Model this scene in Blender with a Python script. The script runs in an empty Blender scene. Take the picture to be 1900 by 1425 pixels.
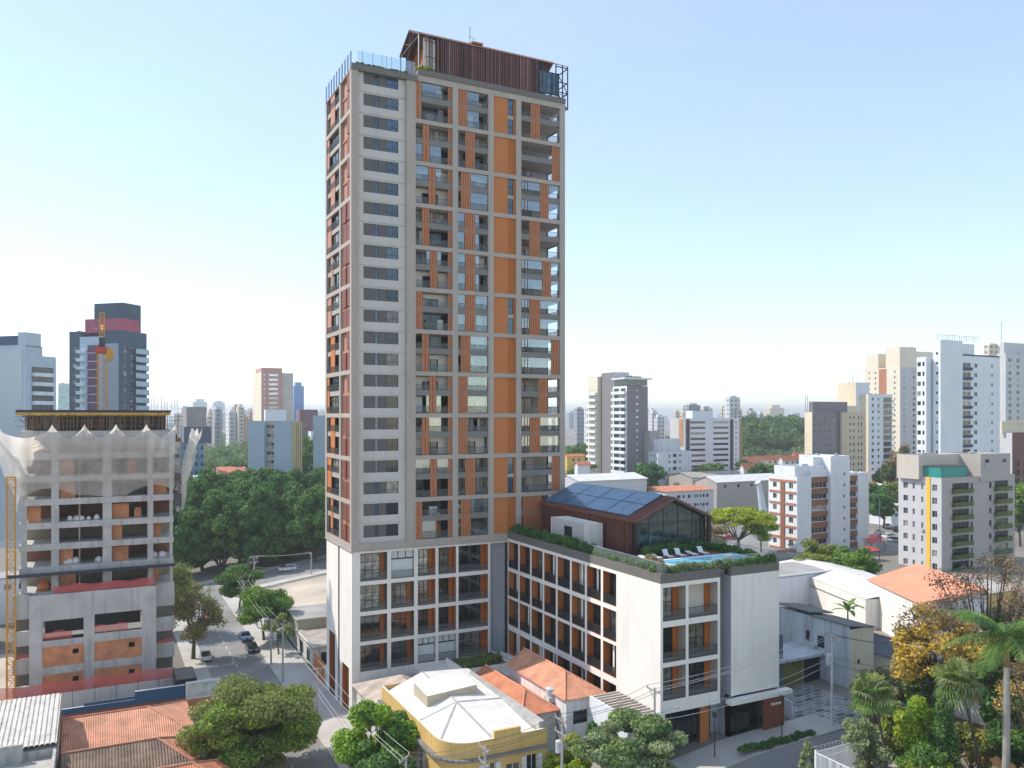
import bpy, math, random
import numpy as np
from mathutils import Vector, Matrix

D = bpy.data
SC = bpy.context.scene
COL = SC.collection
R = math.radians
rng = random.Random(7)

# ------------------------------------------------------------------ camera
# world axes: x along the tower's street front, y along its side street, z up; origin at the tower's corner
CAMZ = 41.4
CAM = Vector((-29.8, -106.0, CAMZ))
FX, FY = 0.452, 0.892                     # viewing direction on the map
FPX, PX0, PY0 = 1510.0, 950.0, 772.0      # focal length and horizon in photo pixels
cd = D.cameras.new('camera')
cd.sensor_width = 36.0
cd.lens = FPX / 1900 * 36
cd.shift_y = (PY0 - 712.5) / 1900
cd.clip_start, cd.clip_end = 1.0, 40000.0
cam = D.objects.new('camera', cd)
COL.objects.link(cam)
cam.location = CAM
cam.rotation_euler = (R(90), 0, math.atan2(FY, FX) - R(90))
SC.camera = cam

# ------------------------------------------------------------------ light
SUN_EL, SUN_AZ = R(45), R(44)             # sun stands to the left (-x) and a little behind the tower (+y)
sdir = Vector((-math.cos(SUN_EL) * math.cos(SUN_AZ), math.cos(SUN_EL) * math.sin(SUN_AZ), math.sin(SUN_EL)))
ld = D.lights.new('sun', 'SUN')
ld.energy = 2.3
ld.angle = R(0.5)
ld.color = (1.0, 0.94, 0.86)
sun = D.objects.new('sun', ld)
COL.objects.link(sun)
sun.rotation_euler = (-sdir).to_track_quat('-Z', 'Y').to_euler()
W = D.worlds.new('World')
SC.world = W
W.use_nodes = True
nt = W.node_tree
nt.nodes.clear()
sky = nt.nodes.new('ShaderNodeTexSky')
sky.sky_type = 'NISHITA'
sky.sun_disc = False
sky.sun_elevation = SUN_EL
sky.sun_rotation = math.atan2(sdir.x, sdir.y)
sky.air_density, sky.dust_density, sky.ozone_density = 1.0, 0.1, 1.6
sky.altitude = 700
bg = nt.nodes.new('ShaderNodeBackground')
bg.inputs['Strength'].default_value = 0.15
wo = nt.nodes.new('ShaderNodeOutputWorld')
tcw = nt.nodes.new('ShaderNodeTexCoord'); mpw = nt.nodes.new('ShaderNodeMapping')
mpw.inputs['Scale'].default_value = (1.1, 1.6, 5.0); mpw.inputs['Rotation'].default_value = (.25, .1, .6)
nt.links.new(tcw.outputs['Generated'], mpw.inputs['Vector'])
cir = nt.nodes.new('ShaderNodeTexNoise'); cir.inputs['Scale'].default_value = 1.5; cir.inputs['Detail'].default_value = 9; cir.inputs['Roughness'].default_value = .6
nt.links.new(mpw.outputs[0], cir.inputs['Vector'])
crw = nt.nodes.new('ShaderNodeMapRange'); crw.inputs[1].default_value = .45; crw.inputs[2].default_value = .75; crw.inputs[3].default_value = .34; crw.inputs[4].default_value = .62
nt.links.new(cir.outputs[0], crw.inputs[0])          # even haze colour mixed in to level the sky, with cirrus wisps
vl = nt.nodes.new('ShaderNodeMix'); vl.data_type = 'RGBA'
nt.links.new(crw.outputs[0], vl.inputs[0]); nt.links.new(sky.outputs[0], vl.inputs[6]); vl.inputs[7].default_value = (2.15, 2.55, 2.95, 1)
nt.links.new(vl.outputs[2], bg.inputs[0])
nt.links.new(bg.outputs[0], wo.inputs[0])
SC.view_settings.view_transform = 'Standard'
SC.view_settings.look = 'None'
SC.view_settings.exposure = 1.08
SC.view_settings.use_white_balance = True       # the camera's daylight balance
SC.view_settings.white_balance_temperature = 6900
SC.view_settings.gamma = 1.0
SC.cycles.max_bounces = 6
SC.cycles.diffuse_bounces = 4
SC.cycles.glossy_bounces = 3
SC.cycles.transparent_max_bounces = 12
SC.cycles.transmission_bounces = 4
SC.cycles.volume_bounces = 0
SC.cycles.use_denoising = True
SC.cycles.caustics_reflective = False
SC.cycles.caustics_refractive = False

# ------------------------------------------------------------------ helpers
def lin(c):
    return tuple(((x / 255) / 12.92 if x / 255 <= .04045 else ((x / 255 + .055) / 1.055) ** 2.4) for x in c)

def gz(x, y=0):
    """height of the ground: the front street climbs to the right"""
    if x <= -8: return 0.0
    if x <= 32: return 5.5 * (x + 8) / 40
    if x <= 70: return 5.5 + 1.5 * (x - 32) / 38
    return 7.0

def at(px, py, d):
    X = (px - PX0) / FPX * d
    return Vector((CAM.x + X * FY + d * FX, CAM.y - X * FX + d * FY, CAMZ - (py - PY0) / FPX * d))

def gat(px, d):
    p = at(px, PY0, d)
    p.z = gz(p.x, p.y)
    return p

MATS = {}
def mat(name, col, rough=.75, var=.12, vscale=.35, fine=.06, bump=0.0, bscale=30, metal=0.0, spec=.5, stain=0.0):
    """painted / mineral surface: soft blotches, fine grain, optional vertical stains"""
    if name in MATS: return MATS[name]
    m = D.materials.new(name); MATS[name] = m; m.use_nodes = True
    n = m.node_tree.nodes; l = m.node_tree.links
    b = n['Principled BSDF']
    b.inputs['Roughness'].default_value = rough
    b.inputs['Metallic'].default_value = metal
    b.inputs['Specular IOR Level'].default_value = spec
    tc = n.new('ShaderNodeTexCoord')
    no = n.new('ShaderNodeTexNoise'); no.inputs['Scale'].default_value = vscale; no.inputs['Detail'].default_value = 6
    l.new(tc.outputs['Object'], no.inputs['Vector'])
    mr = n.new('ShaderNodeMapRange'); mr.inputs[1].default_value = .3; mr.inputs[2].default_value = .7
    mr.inputs[3].default_value = 1 - var; mr.inputs[4].default_value = 1 + var
    l.new(no.outputs[0], mr.inputs[0])
    nf = n.new('ShaderNodeTexNoise'); nf.inputs['Scale'].default_value = 9; nf.inputs['Detail'].default_value = 4
    l.new(tc.outputs['Object'], nf.inputs['Vector'])
    mf = n.new('ShaderNodeMapRange'); mf.inputs[1].default_value = .3; mf.inputs[2].default_value = .7
    mf.inputs[3].default_value = 1 - fine; mf.inputs[4].default_value = 1 + fine
    l.new(nf.outputs[0], mf.inputs[0])
    mu = n.new('ShaderNodeMath'); mu.operation = 'MULTIPLY'
    l.new(mr.outputs[0], mu.inputs[0]); l.new(mf.outputs[0], mu.inputs[1])
    last = mu.outputs[0]
    if stain:
        mp = n.new('ShaderNodeMapping'); mp.inputs['Scale'].default_value = (1.6, 1.6, .09)
        l.new(tc.outputs['Object'], mp.inputs['Vector'])
        ns = n.new('ShaderNodeTexNoise'); ns.inputs['Scale'].default_value = 1; ns.inputs['Detail'].default_value = 8
        l.new(mp.outputs[0], ns.inputs['Vector'])
        ms = n.new('ShaderNodeMapRange'); ms.inputs[1].default_value = .52; ms.inputs[2].default_value = .72
        ms.inputs[3].default_value = 1; ms.inputs[4].default_value = 1 - stain
        l.new(ns.outputs[0], ms.inputs[0])
        m2 = n.new('ShaderNodeMath'); m2.operation = 'MULTIPLY'
        l.new(last, m2.inputs[0]); l.new(ms.outputs[0], m2.inputs[1]); last = m2.outputs[0]
    vm = n.new('ShaderNodeVectorMath'); vm.operation = 'SCALE'
    vm.inputs[0].default_value = col[:3]
    l.new(last, vm.inputs['Scale'])
    l.new(vm.outputs[0], b.inputs['Base Color'])
    if bump:
        nb = n.new('ShaderNodeTexNoise'); nb.inputs['Scale'].default_value = bscale; nb.inputs['Detail'].default_value = 5
        l.new(tc.outputs['Object'], nb.inputs['Vector'])
        bp = n.new('ShaderNodeBump'); bp.inputs['Strength'].default_value = bump; bp.inputs['Distance'].default_value = .05
        l.new(nb.outputs[0], bp.inputs['Height']); l.new(bp.outputs[0], b.inputs['Normal'])
    return m

def glass(name, dark, light=None, share=.3, rough=.06, ior=1.75):
    """window glass seen from outside: dark room or pale blind behind, mirror on top"""
    if name in MATS: return MATS[name]
    m = D.materials.new(name); MATS[name] = m; m.use_nodes = True
    n = m.node_tree.nodes; l = m.node_tree.links
    b = n['Principled BSDF']; b.inputs['Roughness'].default_value = rough; b.inputs['IOR'].default_value = ior
    oi = n.new('ShaderNodeObjectInfo')
    cr = n.new('ShaderNodeValToRGB'); cr.color_ramp.interpolation = 'CONSTANT'
    e = cr.color_ramp.elements
    e[0].position = 0; e[0].color = (*dark, 1)
    e[1].position = .35; e[1].color = (*[c * 1.9 for c in dark], 1)
    if light:
        x = e.new(1 - share); x.color = (*[(c + d) * .4 for c, d in zip(light, dark)], 1)
        x = e.new(1 - share * .4); x.color = (*light, 1)
    l.new(oi.outputs['Random'], cr.inputs[0])
    tc = n.new('ShaderNodeTexCoord')
    no = n.new('ShaderNodeTexNoise'); no.inputs['Scale'].default_value = 1.3
    l.new(tc.outputs['Object'], no.inputs['Vector'])
    mr = n.new('ShaderNodeMapRange'); mr.inputs[1].default_value = .35; mr.inputs[2].default_value = .65
    mr.inputs[3].default_value = .55; mr.inputs[4].default_value = 1.4
    l.new(no.outputs[0], mr.inputs[0])
    vm = n.new('ShaderNodeVectorMath'); vm.operation = 'SCALE'
    l.new(cr.outputs[0], vm.inputs[0]); l.new(mr.outputs[0], vm.inputs['Scale'])
    l.new(vm.outputs[0], b.inputs['Base Color'])
    return m

def clear(name, col, alpha=.25, rough=.05):
    if name in MATS: return MATS[name]
    m = D.materials.new(name); MATS[name] = m; m.use_nodes = True
    b = m.node_tree.nodes['Principled BSDF']
    b.inputs['Base Color'].default_value = (*col, 1); b.inputs['Roughness'].default_value = rough
    b.inputs['Alpha'].default_value = alpha
    return m

def uvmat(name, kind, c1, c2, c3=None, sx=1.0, sy=1.0, rough=.8, bump=.4, stain=.25):
    """patterns laid in metres on each face: brick courses, roof tiles, corrugation, boards, window bands"""
    if name in MATS: return MATS[name]
    m = D.materials.new(name); MATS[name] = m; m.use_nodes = True
    n = m.node_tree.nodes; l = m.node_tree.links
    b = n['Principled BSDF']; b.inputs['Roughness'].default_value = rough
    uv = n.new('ShaderNodeUVMap'); uv.uv_map = 'UVMap'
    mp = n.new('ShaderNodeMapping'); mp.inputs['Scale'].default_value = (1 / sx, 1 / sy, 1)
    l.new(uv.outputs[0], mp.inputs['Vector'])
    mix = n.new('ShaderNodeMix'); mix.data_type = 'RGBA'
    mix.inputs[6].default_value = (*c1, 1); mix.inputs[7].default_value = (*c2, 1)
    height = None
    if kind == 'brick':
        t = n.new('ShaderNodeTexBrick')
        t.inputs['Scale'].default_value = 1; t.inputs['Brick Width'].default_value = 1; t.inputs['Row Height'].default_value = 1
        t.inputs['Mortar Size'].default_value = .06; t.inputs['Color1'].default_value = (0, 0, 0, 1)
        t.inputs['Color2'].default_value = (.6, .6, .6, 1); t.inputs['Mortar'].default_value = (1, 1, 1, 1)
        l.new(mp.outputs[0], t.inputs['Vector']); l.new(t.outputs['Color'], mix.inputs[0])
    else:
        sp = n.new('ShaderNodeSeparateXYZ'); l.new(mp.outputs[0], sp.inputs[0])
        def fn(op, a, bb=None):
            q = n.new('ShaderNodeMath'); q.operation = op
            for i, s in enumerate((a, bb)):
                if s is None: continue
                if isinstance(s, (int, float)): q.inputs[i].default_value = s
                else: l.new(s, q.inputs[i])
            return q.outputs[0]
        cu = fn('MULTIPLY', fn('ADD', fn('SINE', fn('MULTIPLY', sp.outputs[0], 2 * math.pi)), 1), .5)
        if kind == 'tile':
            row = fn('FRACT', sp.outputs[1])
            height = fn('ADD', fn('MULTIPLY', cu, .8), fn('MULTIPLY', fn('SUBTRACT', 1, row), .5))
            wn = n.new('ShaderNodeTexWhiteNoise'); wn.noise_dimensions = '2D'
            fl = n.new('ShaderNodeVectorMath'); fl.operation = 'FLOOR'; l.new(mp.outputs[0], fl.inputs[0])
            l.new(fl.outputs[0], wn.inputs['Vector'])
            gap = fn('MULTIPLY', fn('LESS_THAN', cu, .12), .55)
            l.new(fn('MAXIMUM', fn('MULTIPLY', wn.outputs[0], .45), gap), mix.inputs[0])
        elif kind == 'ribs':
            height = cu
            l.new(fn('MULTIPLY', fn('SUBTRACT', 1, cu), .6), mix.inputs[0])
        elif kind == 'boards':
            fr = fn('FRACT', sp.outputs[0])
            gap = fn('GREATER_THAN', fr, .82)
            height = fn('SUBTRACT', 1, gap)
            l.new(gap, mix.inputs[0])
        elif kind == 'bands':      # far windows: dark panes in a pale wall
            fx = fn('FRACT', sp.outputs[0]); fy = fn('FRACT', sp.outputs[1])
            l.new(fn('MULTIPLY', fn('MULTIPLY', fn('GREATER_THAN', fx, .35), fn('LESS_THAN', fx, .8)),
                     fn('MULTIPLY', fn('GREATER_THAN', fy, .35), fn('LESS_THAN', fy, .8))), mix.inputs[0])
    tc = n.new('ShaderNodeTexCoord')
    no = n.new('ShaderNodeTexNoise'); no.inputs['Scale'].default_value = .6; no.inputs['Detail'].default_value = 8
    l.new(tc.outputs['Object'], no.inputs['Vector'])
    mr = n.new('ShaderNodeMapRange'); mr.inputs[1].default_value = .35; mr.inputs[2].default_value = .68
    mr.inputs[3].default_value = 1 + stain * .5; mr.inputs[4].default_value = 1 - stain
    l.new(no.outputs[0], mr.inputs[0])
    vm = n.new('ShaderNodeVectorMath'); vm.operation = 'SCALE'
    l.new(mix.outputs[2], vm.inputs[0]); l.new(mr.outputs[0], vm.inputs['Scale'])
    l.new(vm.outputs[0], b.inputs['Base Color'])
    if height is not None and bump:
        bp = n.new('ShaderNodeBump'); bp.inputs['Strength'].default_value = bump; bp.inputs['Distance'].default_value = .08
        l.new(height, bp.inputs['Height']); l.new(bp.outputs[0], b.inputs['Normal'])
    return m

def leafmat(name, c1, c2, trans=.35):
    if name in MATS: return MATS[name]
    m = D.materials.new(name); MATS[name] = m; m.use_nodes = True
    n = m.node_tree.nodes; l = m.node_tree.links
    b = n['Principled BSDF']; b.inputs['Roughness'].default_value = .55; b.inputs['Specular IOR Level'].default_value = .3
    tc = n.new('ShaderNodeTexCoord')
    no = n.new('ShaderNodeTexNoise'); no.inputs['Scale'].default_value = .55; no.inputs['Detail'].default_value = 5
    l.new(tc.outputs['Object'], no.inputs['Vector'])
    mr = n.new('ShaderNodeMapRange'); mr.inputs[1].default_value = .35; mr.inputs[2].default_value = .65
    l.new(no.outputs[0], mr.inputs[0])
    ge = n.new('ShaderNodeNewGeometry')
    ad = n.new('ShaderNodeMath'); ad.operation = 'MULTIPLY_ADD'
    l.new(ge.outputs['Random Per Island'], ad.inputs[0]); ad.inputs[1].default_value = .6
    sb = n.new('ShaderNodeMath'); sb.operation = 'MULTIPLY'; l.new(mr.outputs[0], sb.inputs[0]); sb.inputs[1].default_value = .55
    l.new(sb.outputs[0], ad.inputs[2])
    mix = n.new('ShaderNodeMix'); mix.data_type = 'RGBA'; mix.clamp_factor = True
    mix.inputs[6].default_value = (*c1, 1); mix.inputs[7].default_value = (*c2, 1)
    l.new(ad.outputs[0], mix.inputs[0]); l.new(mix.outputs[2], b.inputs['Base Color'])
    tr = n.new('ShaderNodeBsdfTranslucent'); l.new(mix.outputs[2], tr.inputs[0])
    ms = n.new('ShaderNodeMixShader'); ms.inputs[0].default_value = trans
    out = n['Material Output']
    l.new(b.outputs[0], ms.inputs[1]); l.new(tr.outputs[0], ms.inputs[2]); l.new(ms.outputs[0], out.inputs[0])
    return m

class MB:
    """collects faces and links them as ONE mesh object"""
    def __init__(s): s.v = []; s.f = []; s.m = []; s.mats = []
    def mi(s, m):
        if m not in s.mats: s.mats.append(m)
        return s.mats.index(m)
    def poly(s, pts, m):
        i = len(s.v); s.v += [tuple(p) for p in pts]; s.f.append(tuple(range(i, i + len(pts)))); s.m.append(s.mi(m)); return s
    def box(s, x0, x1, y0, y1, z0, z1, m, top=None):
        if x1 < x0: x0, x1 = x1, x0
        if y1 < y0: y0, y1 = y1, y0
        if z1 < z0: z0, z1 = z1, z0
        p = [(x0, y0, z0), (x1, y0, z0), (x1, y1, z0), (x0, y1, z0), (x0, y0, z1), (x1, y0, z1), (x1, y1, z1), (x0, y1, z1)]
        s.hexa(p, m, top); return s
    def hexa(s, p, m, top=None):
        i = len(s.v); s.v += [tuple(q) for q in p]; k = s.mi(m)
        for q in ((0, 3, 2, 1), (4, 5, 6, 7), (0, 1, 5, 4), (1, 2, 6, 5), (2, 3, 7, 6), (3, 0, 4, 7)):
            s.f.append(tuple(i + a for a in q)); s.m.append(k)
        if top is not None: s.m[-5] = s.mi(top)
    def beam(s, a, b, w, h, m, up=(0, 0, 1)):
        a = Vector(a); b = Vector(b); d = (b - a).normalized(); u = Vector(up)
        if abs(d.dot(u)) > .98: u = Vector((0, 1, 0)) if abs(d.y) < .9 else Vector((1, 0, 0))
        r = d.cross(u).normalized() * w / 2; t = r.cross(d).normalized() * h / 2
        s.hexa([a - r - t, a + r - t, b + r - t, b - r - t, a - r + t, a + r + t, b + r + t, b - r + t], m); return s
    def tube(s, pts, rad, n, m, caps=True):
        pts = [Vector(p) for p in pts]
        if not isinstance(rad, (list, tuple)): rad = [rad] * len(pts)
        i0 = len(s.v); k = s.mi(m); prev = None
        for j, p in enumerate(pts):
            d = (pts[min(j + 1, len(pts) - 1)] - pts[max(j - 1, 0)]).normalized()
            u = prev if prev is not None else (Vector((1, 0, 0)) if abs(d.x) < .8 else Vector((0, 1, 0)))
            a = (u - d * u.dot(d)).normalized(); b = d.cross(a); prev = a
            for q in range(n):
                t = 2 * math.pi * q / n
                s.v.append(tuple(p + a * math.cos(t) * rad[j] + b * math.sin(t) * rad[j]))
        for j in range(len(pts) - 1):
            for q in range(n):
                a = i0 + j * n + q; b = i0 + j * n + (q + 1) % n
                s.f.append((a, b, b + n, a + n)); s.m.append(k)
        if caps:
            s.f.append(tuple(i0 + q for q in range(n))[::-1]); s.m.append(k)
            e = i0 + (len(pts) - 1) * n
            s.f.append(tuple(e + q for q in range(n))); s.m.append(k)
        return s
    def prism(s, poly, z0, z1, m, top=None):
        n = len(poly)
        s.poly([(x, y, z0) for x, y in reversed(poly)], m)
        s.poly([(x, y, z1) for x, y in poly], top or m)
        for i in range(n):
            (a, b), (c, d) = poly[i], poly[(i + 1) % n]
            s.poly([(a, b, z0), (c, d, z0), (c, d, z1), (a, b, z1)], m)
        return s
    def wall(s, o, e, w, h, holes, dep, m, rev=None):
        """upright wall seen from outside: o = lower left, e = unit vector to the right; rectangular openings with reveals dep deep"""
        o = Vector(o); e = Vector((e[0], e[1], 0)); nin = Vector((-e.y, e.x, 0)); rev = rev or m; z = Vector((0, 0, 1))
        X = sorted({0.0, w, *[round(q, 3) for hl in holes for q in (hl[0], hl[0] + hl[2])]})
        Z = sorted({0.0, h, *[round(q, 3) for hl in holes for q in (hl[1], hl[1] + hl[3])]})
        byc = set()
        for hl in holes:
            for i in range(len(X) - 1):
                xc = (X[i] + X[i + 1]) / 2
                if not hl[0] < xc < hl[0] + hl[2]: continue
                for j in range(len(Z) - 1):
                    if hl[1] < (Z[j] + Z[j + 1]) / 2 < hl[1] + hl[3]: byc.add((i, j))
        for i in range(len(X) - 1):
            j = 0
            while j < len(Z) - 1:
                if (i, j) in byc: j += 1; continue
                k = j
                while k < len(Z) - 1 and (i, k) not in byc: k += 1
                s.poly([o + e * X[i] + z * Z[j], o + e * X[i + 1] + z * Z[j], o + e * X[i + 1] + z * Z[k], o + e * X[i] + z * Z[k]], m)
                j = k
        for x, zz, a, b in holes:
            p = [o + e * x + z * zz, o + e * (x + a) + z * zz, o + e * (x + a) + z * (zz + b), o + e * x + z * (zz + b)]
            q = [t + nin * dep for t in p]
            for i in range(4):
                j = (i + 1) % 4
                s.poly([p[i], p[j], q[j], q[i]], rev)
        return s
    def mesh(s, name):
        me = D.meshes.new(name); me.from_pydata(s.v, [], s.f)
        for m in s.mats: me.materials.append(m)
        me.polygons.foreach_set('material_index', s.m)
        uv = me.uv_layers.new(name='UVMap'); me.update()
        co = np.empty(len(me.vertices) * 3); me.vertices.foreach_get('co', co); co = co.reshape(-1, 3)
        no = np.empty(len(me.polygons) * 3); me.polygons.foreach_get('normal', no); no = no.reshape(-1, 3)
        lt = np.empty(len(me.polygons), int); me.polygons.foreach_get('loop_total', lt)
        li = np.empty(len(me.loops), int); me.loops.foreach_get('vertex_index', li)
        nn = np.repeat(no, lt, 0); t = np.stack([-nn[:, 1], nn[:, 0], np.zeros(len(nn))], 1)
        ln = np.linalg.norm(t, axis=1); flat = ln < .05; t[flat] = (1, 0, 0); ln[flat] = 1; t /= ln[:, None]
        b = np.cross(nn, t); p = co[li]
        uv.data.foreach_set('uv', np.stack([(p * t).sum(1), (p * b).sum(1)], 1).ravel())
        return me
    def build(s, name, parent=None, loc=None, rz=0, smooth=False):
        me = s.mesh(name)
        if smooth: me.polygons.foreach_set('use_smooth', [True] * len(me.polygons))
        return link(name, me, parent, loc, rz)

def link(name, me, parent=None, loc=None, rz=0):
    o = D.objects.new(name, me); COL.objects.link(o)
    if parent is not None: o.parent = parent
    if loc is not None: o.location = loc
    if rz: o.rotation_euler = (0, 0, rz)
    return o

def tag(o, label, cat, group=None, kind=None):
    if label: o['label'] = label
    if cat: o['category'] = cat
    if group: o['group'] = group
    if kind: o['kind'] = kind
    return o

def thing(name, label, cat, loc=(0, 0, 0), rz=0, group=None):
    o = D.objects.new(name, None); COL.objects.link(o)
    o.location = loc; o.rotation_euler = (0, 0, rz); o.empty_display_size = .5
    return tag(o, label, cat, group, 'thing')

def struct(o):
    o['kind'] = 'structure'; return o

def copy_tree(o, parent=None):
    c = o.copy(); COL.objects.link(c)
    if parent is not None: c.parent = parent
    for ch in list(o.children): copy_tree(ch, c)
    return c

# ------------------------------------------------------------------ shared materials
GREY = mat('grey_concrete_paint', (.41, .36, .315), .8, .06, .2, .04, stain=.12)
LIGHT = mat('light_grey_paint', (.55, .52, .49), .8, .05, .2, .03, stain=.08)
WHITE = mat('white_render', (.80, .765, .71), .8, .05, .15, .03, stain=.13)
TAUPE = mat('taupe_panel', (.105, .098, .095), .6, .08)
ORANGE = mat('orange_panel', (.52, .185, .06), .7, .06, .3, .05, spec=.2)
ORANGE2 = mat('dark_orange_panel', (.44, .135, .03), .7, .1, .3, .06, spec=.2)
RUST = mat('rust_louvre', (.43, .155, .06), .65, .12, .5, .1)
TERRA = mat('terracotta_panel', (.46, .21, .145), .7, .06)
BROWNRED = mat('red_brown_shutter', (.20, .055, .032), .65, .1)
DARKSLAT = mat('dark_red_brown_slat', (.15, .055, .045), .6, .15, .8, .1)
BLACK = mat('black_steel', (.018, .018, .022), .45, .1)
DGREY = mat('dark_grey_paint', (.15, .14, .125), .75, .08)
INT = mat('interior_plaster', (.42, .38, .34), .85, .1)
CEIL = mat('white_soffit', (.62, .58, .54), .85, .04)
GLS = glass('dark_window_glass', (.007, .012, .014), (.34, .32, .28), .3, .05, 1.6)
GLB = glass('blue_window_glass', (.012, .045, .085), (.05, .10, .15), .3)
GLD = glass('deep_window_glass', (.008, .010, .012), None)
RAILG = clear('railing_glass', (.30, .36, .36), .20)
CLEARG = D.materials.new('enclosing_glass'); MATS['enclosing_glass'] = CLEARG; CLEARG.use_nodes = True
_n = CLEARG.node_tree.nodes; _l = CLEARG.node_tree.links; _n.remove(_n['Principled BSDF'])
_t = _n.new('ShaderNodeBsdfTransparent'); _t.inputs[0].default_value = (.72, .84, .85, 1); _g = _n.new('ShaderNodeBsdfGlossy'); _g.inputs['Roughness'].default_value = .03; _g.inputs[0].default_value = (.85, .95, 1, 1)
_m = _n.new('ShaderNodeMixShader'); _m.inputs[0].default_value = .26; _l.new(_t.outputs[0], _m.inputs[1]); _l.new(_g.outputs[0], _m.inputs[2]); _l.new(_m.outputs[0], _n['Material Output'].inputs[0])

WCACHE = {}
def window_mesh(w, h, nx=2, nz=1, fr=.06, mf=None, mg=None, sill=None):
    """frame bars with a pane set behind; origin at the opening's lower left, y runs into the wall"""
    mf = mf or BLACK; mg = mg or GLS
    key = (round(w, 2), round(h, 2), nx, nz, fr, mf.name, mg.name)
    if key in WCACHE: return WCACHE[key]
    a = MB()
    for i in range(nx + 1):
        x = fr / 2 + (w - fr) * i / nx
        a.box(x - fr / 2, x + fr / 2, 0, .06, 0, h, mf)
    for j in range(nz + 1):
        z = fr / 2 + (h - fr) * j / nz
        a.box(fr, w - fr, .003, .055, z - fr / 2, z + fr / 2, mf)
    g = MB().poly([(0, .045, 0), (w, .045, 0), (w, .045, h), (0, .045, h)], mg)
    WCACHE[key] = (a.mesh('window'), g.mesh('pane'))
    return WCACHE[key]

def add_window(parent, o, e, hole, dep=.12, panes=True, name='window', **kw):
    x, z, w, h = hole
    e = Vector((e[0], e[1], 0)); nin = Vector((-e.y, e.x, 0))
    me, pm = window_mesh(w, h, **kw)
    p = Vector(o) + e * x + nin * dep + Vector((0, 0, z))
    ang = math.atan2(e.y, e.x)
    if panes:
        a = link(name, me, parent, p, ang); link('pane', pm, a)
        return a
    key = ('j', me.name, pm.name)
    if key not in WCACHE:
        import bmesh
        bm = bmesh.new(); bm.from_mesh(me); k = len(me.materials)
        n0 = len(bm.faces); bm.from_mesh(pm); bm.faces.ensure_lookup_table()
        for f in bm.faces[n0:]: f.material_index = k
        j = D.meshes.new('window'); bm.to_mesh(j); bm.free()
        for m in list(me.materials) + list(pm.materials): j.materials.append(m)
        WCACHE[key] = j
    return link(name, WCACHE[key], parent, p, ang)

def rail_mesh(w, h=1.05, gap=.12, m=None, glassy=None):
    m = m or BLACK
    key = ('rail', round(w, 2), h, gap, m.name, bool(glassy))
    if key in WCACHE: return WCACHE[key]
    a = MB()
    a.box(0, w, 0, .04, h - .05, h, m); a.box(0, w, 0, .04, .06, .10, m)
    if glassy: a.poly([(0, .02, .1), (w, .02, .1), (w, .02, h - .05), (0, .02, h - .05)], glassy)
    n = max(2, int(w / gap))
    for i in range(n + 1):
        x = .012 + (w - .024) * i / n
        a.box(x - .011, x + .011, .008, .03, .1, h - .05, m)
    WCACHE[key] = a.mesh('railing')
    return WCACHE[key]
# ================================================================== the tall apartment tower
FL = 2.905
DB = 2 * FL                                # the frame takes two storeys at a time
Z0 = 24.35                                 # foot of the lowest frame opening
UW, VD = 32.9, 14.0
tower = thing('apartment_tower', 'tall grey apartment tower with orange louvre panels and a dark slatted roof house', 'apartment tower')
TOPZ = Z0 + 11 * DB + .25                  # top of the frame
OPEN = DB - .58

# ---- front frame: one wall with large openings, the four bays
BAYS = [(9.04, 14.53), (15.39, 20.12), (20.98, 24.59), (25.46, 31.99)]
f = MB()
holes = []
for k in range(11):
    for (a, b) in BAYS: holes.append((a, Z0 + k * DB - 23.5, b - a, OPEN))
f.wall((0, 0, 23.5), (1, 0), .94, TOPZ - 1.0 - 23.5, [], 0, GREY)
f.wall((7.74, -.003, 23.5), (1, 0), UW - 7.74, TOPZ - 23.5, [(x - 7.74, z, w, h) for x, z, w, h in holes], .55, GREY)
f.poly([(7.74, 0, 23.5), (7.74, .6, 23.5), (7.74, .6, TOPZ), (7.74, 0, TOPZ)][::-1], GREY)
f.poly([(.94, 0, 23.5), (.94, .45, 23.5), (.94, .45, TOPZ - 1), (.94, 0, TOPZ - 1)], GREY)
f.box(.94, 7.74, 0, .45, 23.5, 24.3, GREY)
# left side frame: two bays
SB = [(.75, 5.45), (6.15, 13.2)]           # measured from the street corner backwards
hl = []
for k in range(11):
    for (a, b) in SB: hl.append((VD - b, Z0 + k * DB - 23.5, b - a, OPEN))
f.wall((0, VD, 23.5), (0, -1), VD, TOPZ - 1.0 - 23.5, hl, .5, GREY)
# back, right side, roofs
f.poly([(0, VD, 23.5), (0, VD, TOPZ - 1), (UW, VD, TOPZ - 1), (UW, VD, 23.5)], GREY)
f.wall((UW, 5.2, 23.5), (0, 1), VD - 5.2, TOPZ - 23.5, [], 0, GREY)
f.box(UW - .9, UW - .003, .003, .9, 23.5, TOPZ, GREY)      # free corner column
for k in range(12):
    z1 = Z0 + k * DB; z0 = z1 - .58 if k else 23.5
    f.box(UW - .62, UW - .004, .9, 5.2, z0, z1 if k < 11 else TOPZ, GREY)
f.poly([(.5, .5, TOPZ - 1.3), (9.3, .5, TOPZ - 1.3), (9.3, VD - .3, TOPZ - 1.3), (.5, VD - .3, TOPZ - 1.3)], DGREY)
f.poly([(9.3, .5, TOPZ - .3), (UW - .3, .5, TOPZ - .3), (UW - .3, VD - .3, TOPZ - .3), (9.3, VD - .3, TOPZ - .3)], DGREY)
f.poly([(9.3, .5, TOPZ - 1.3), (9.3, .5, TOPZ), (9.3, VD, TOPZ), (9.3, VD, TOPZ - 1.3)][::-1], GREY)
f.box(0, .35, 0.01, VD - .01, TOPZ - 1, TOPZ - .85, GREY)
f.build('frame', tower)
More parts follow.
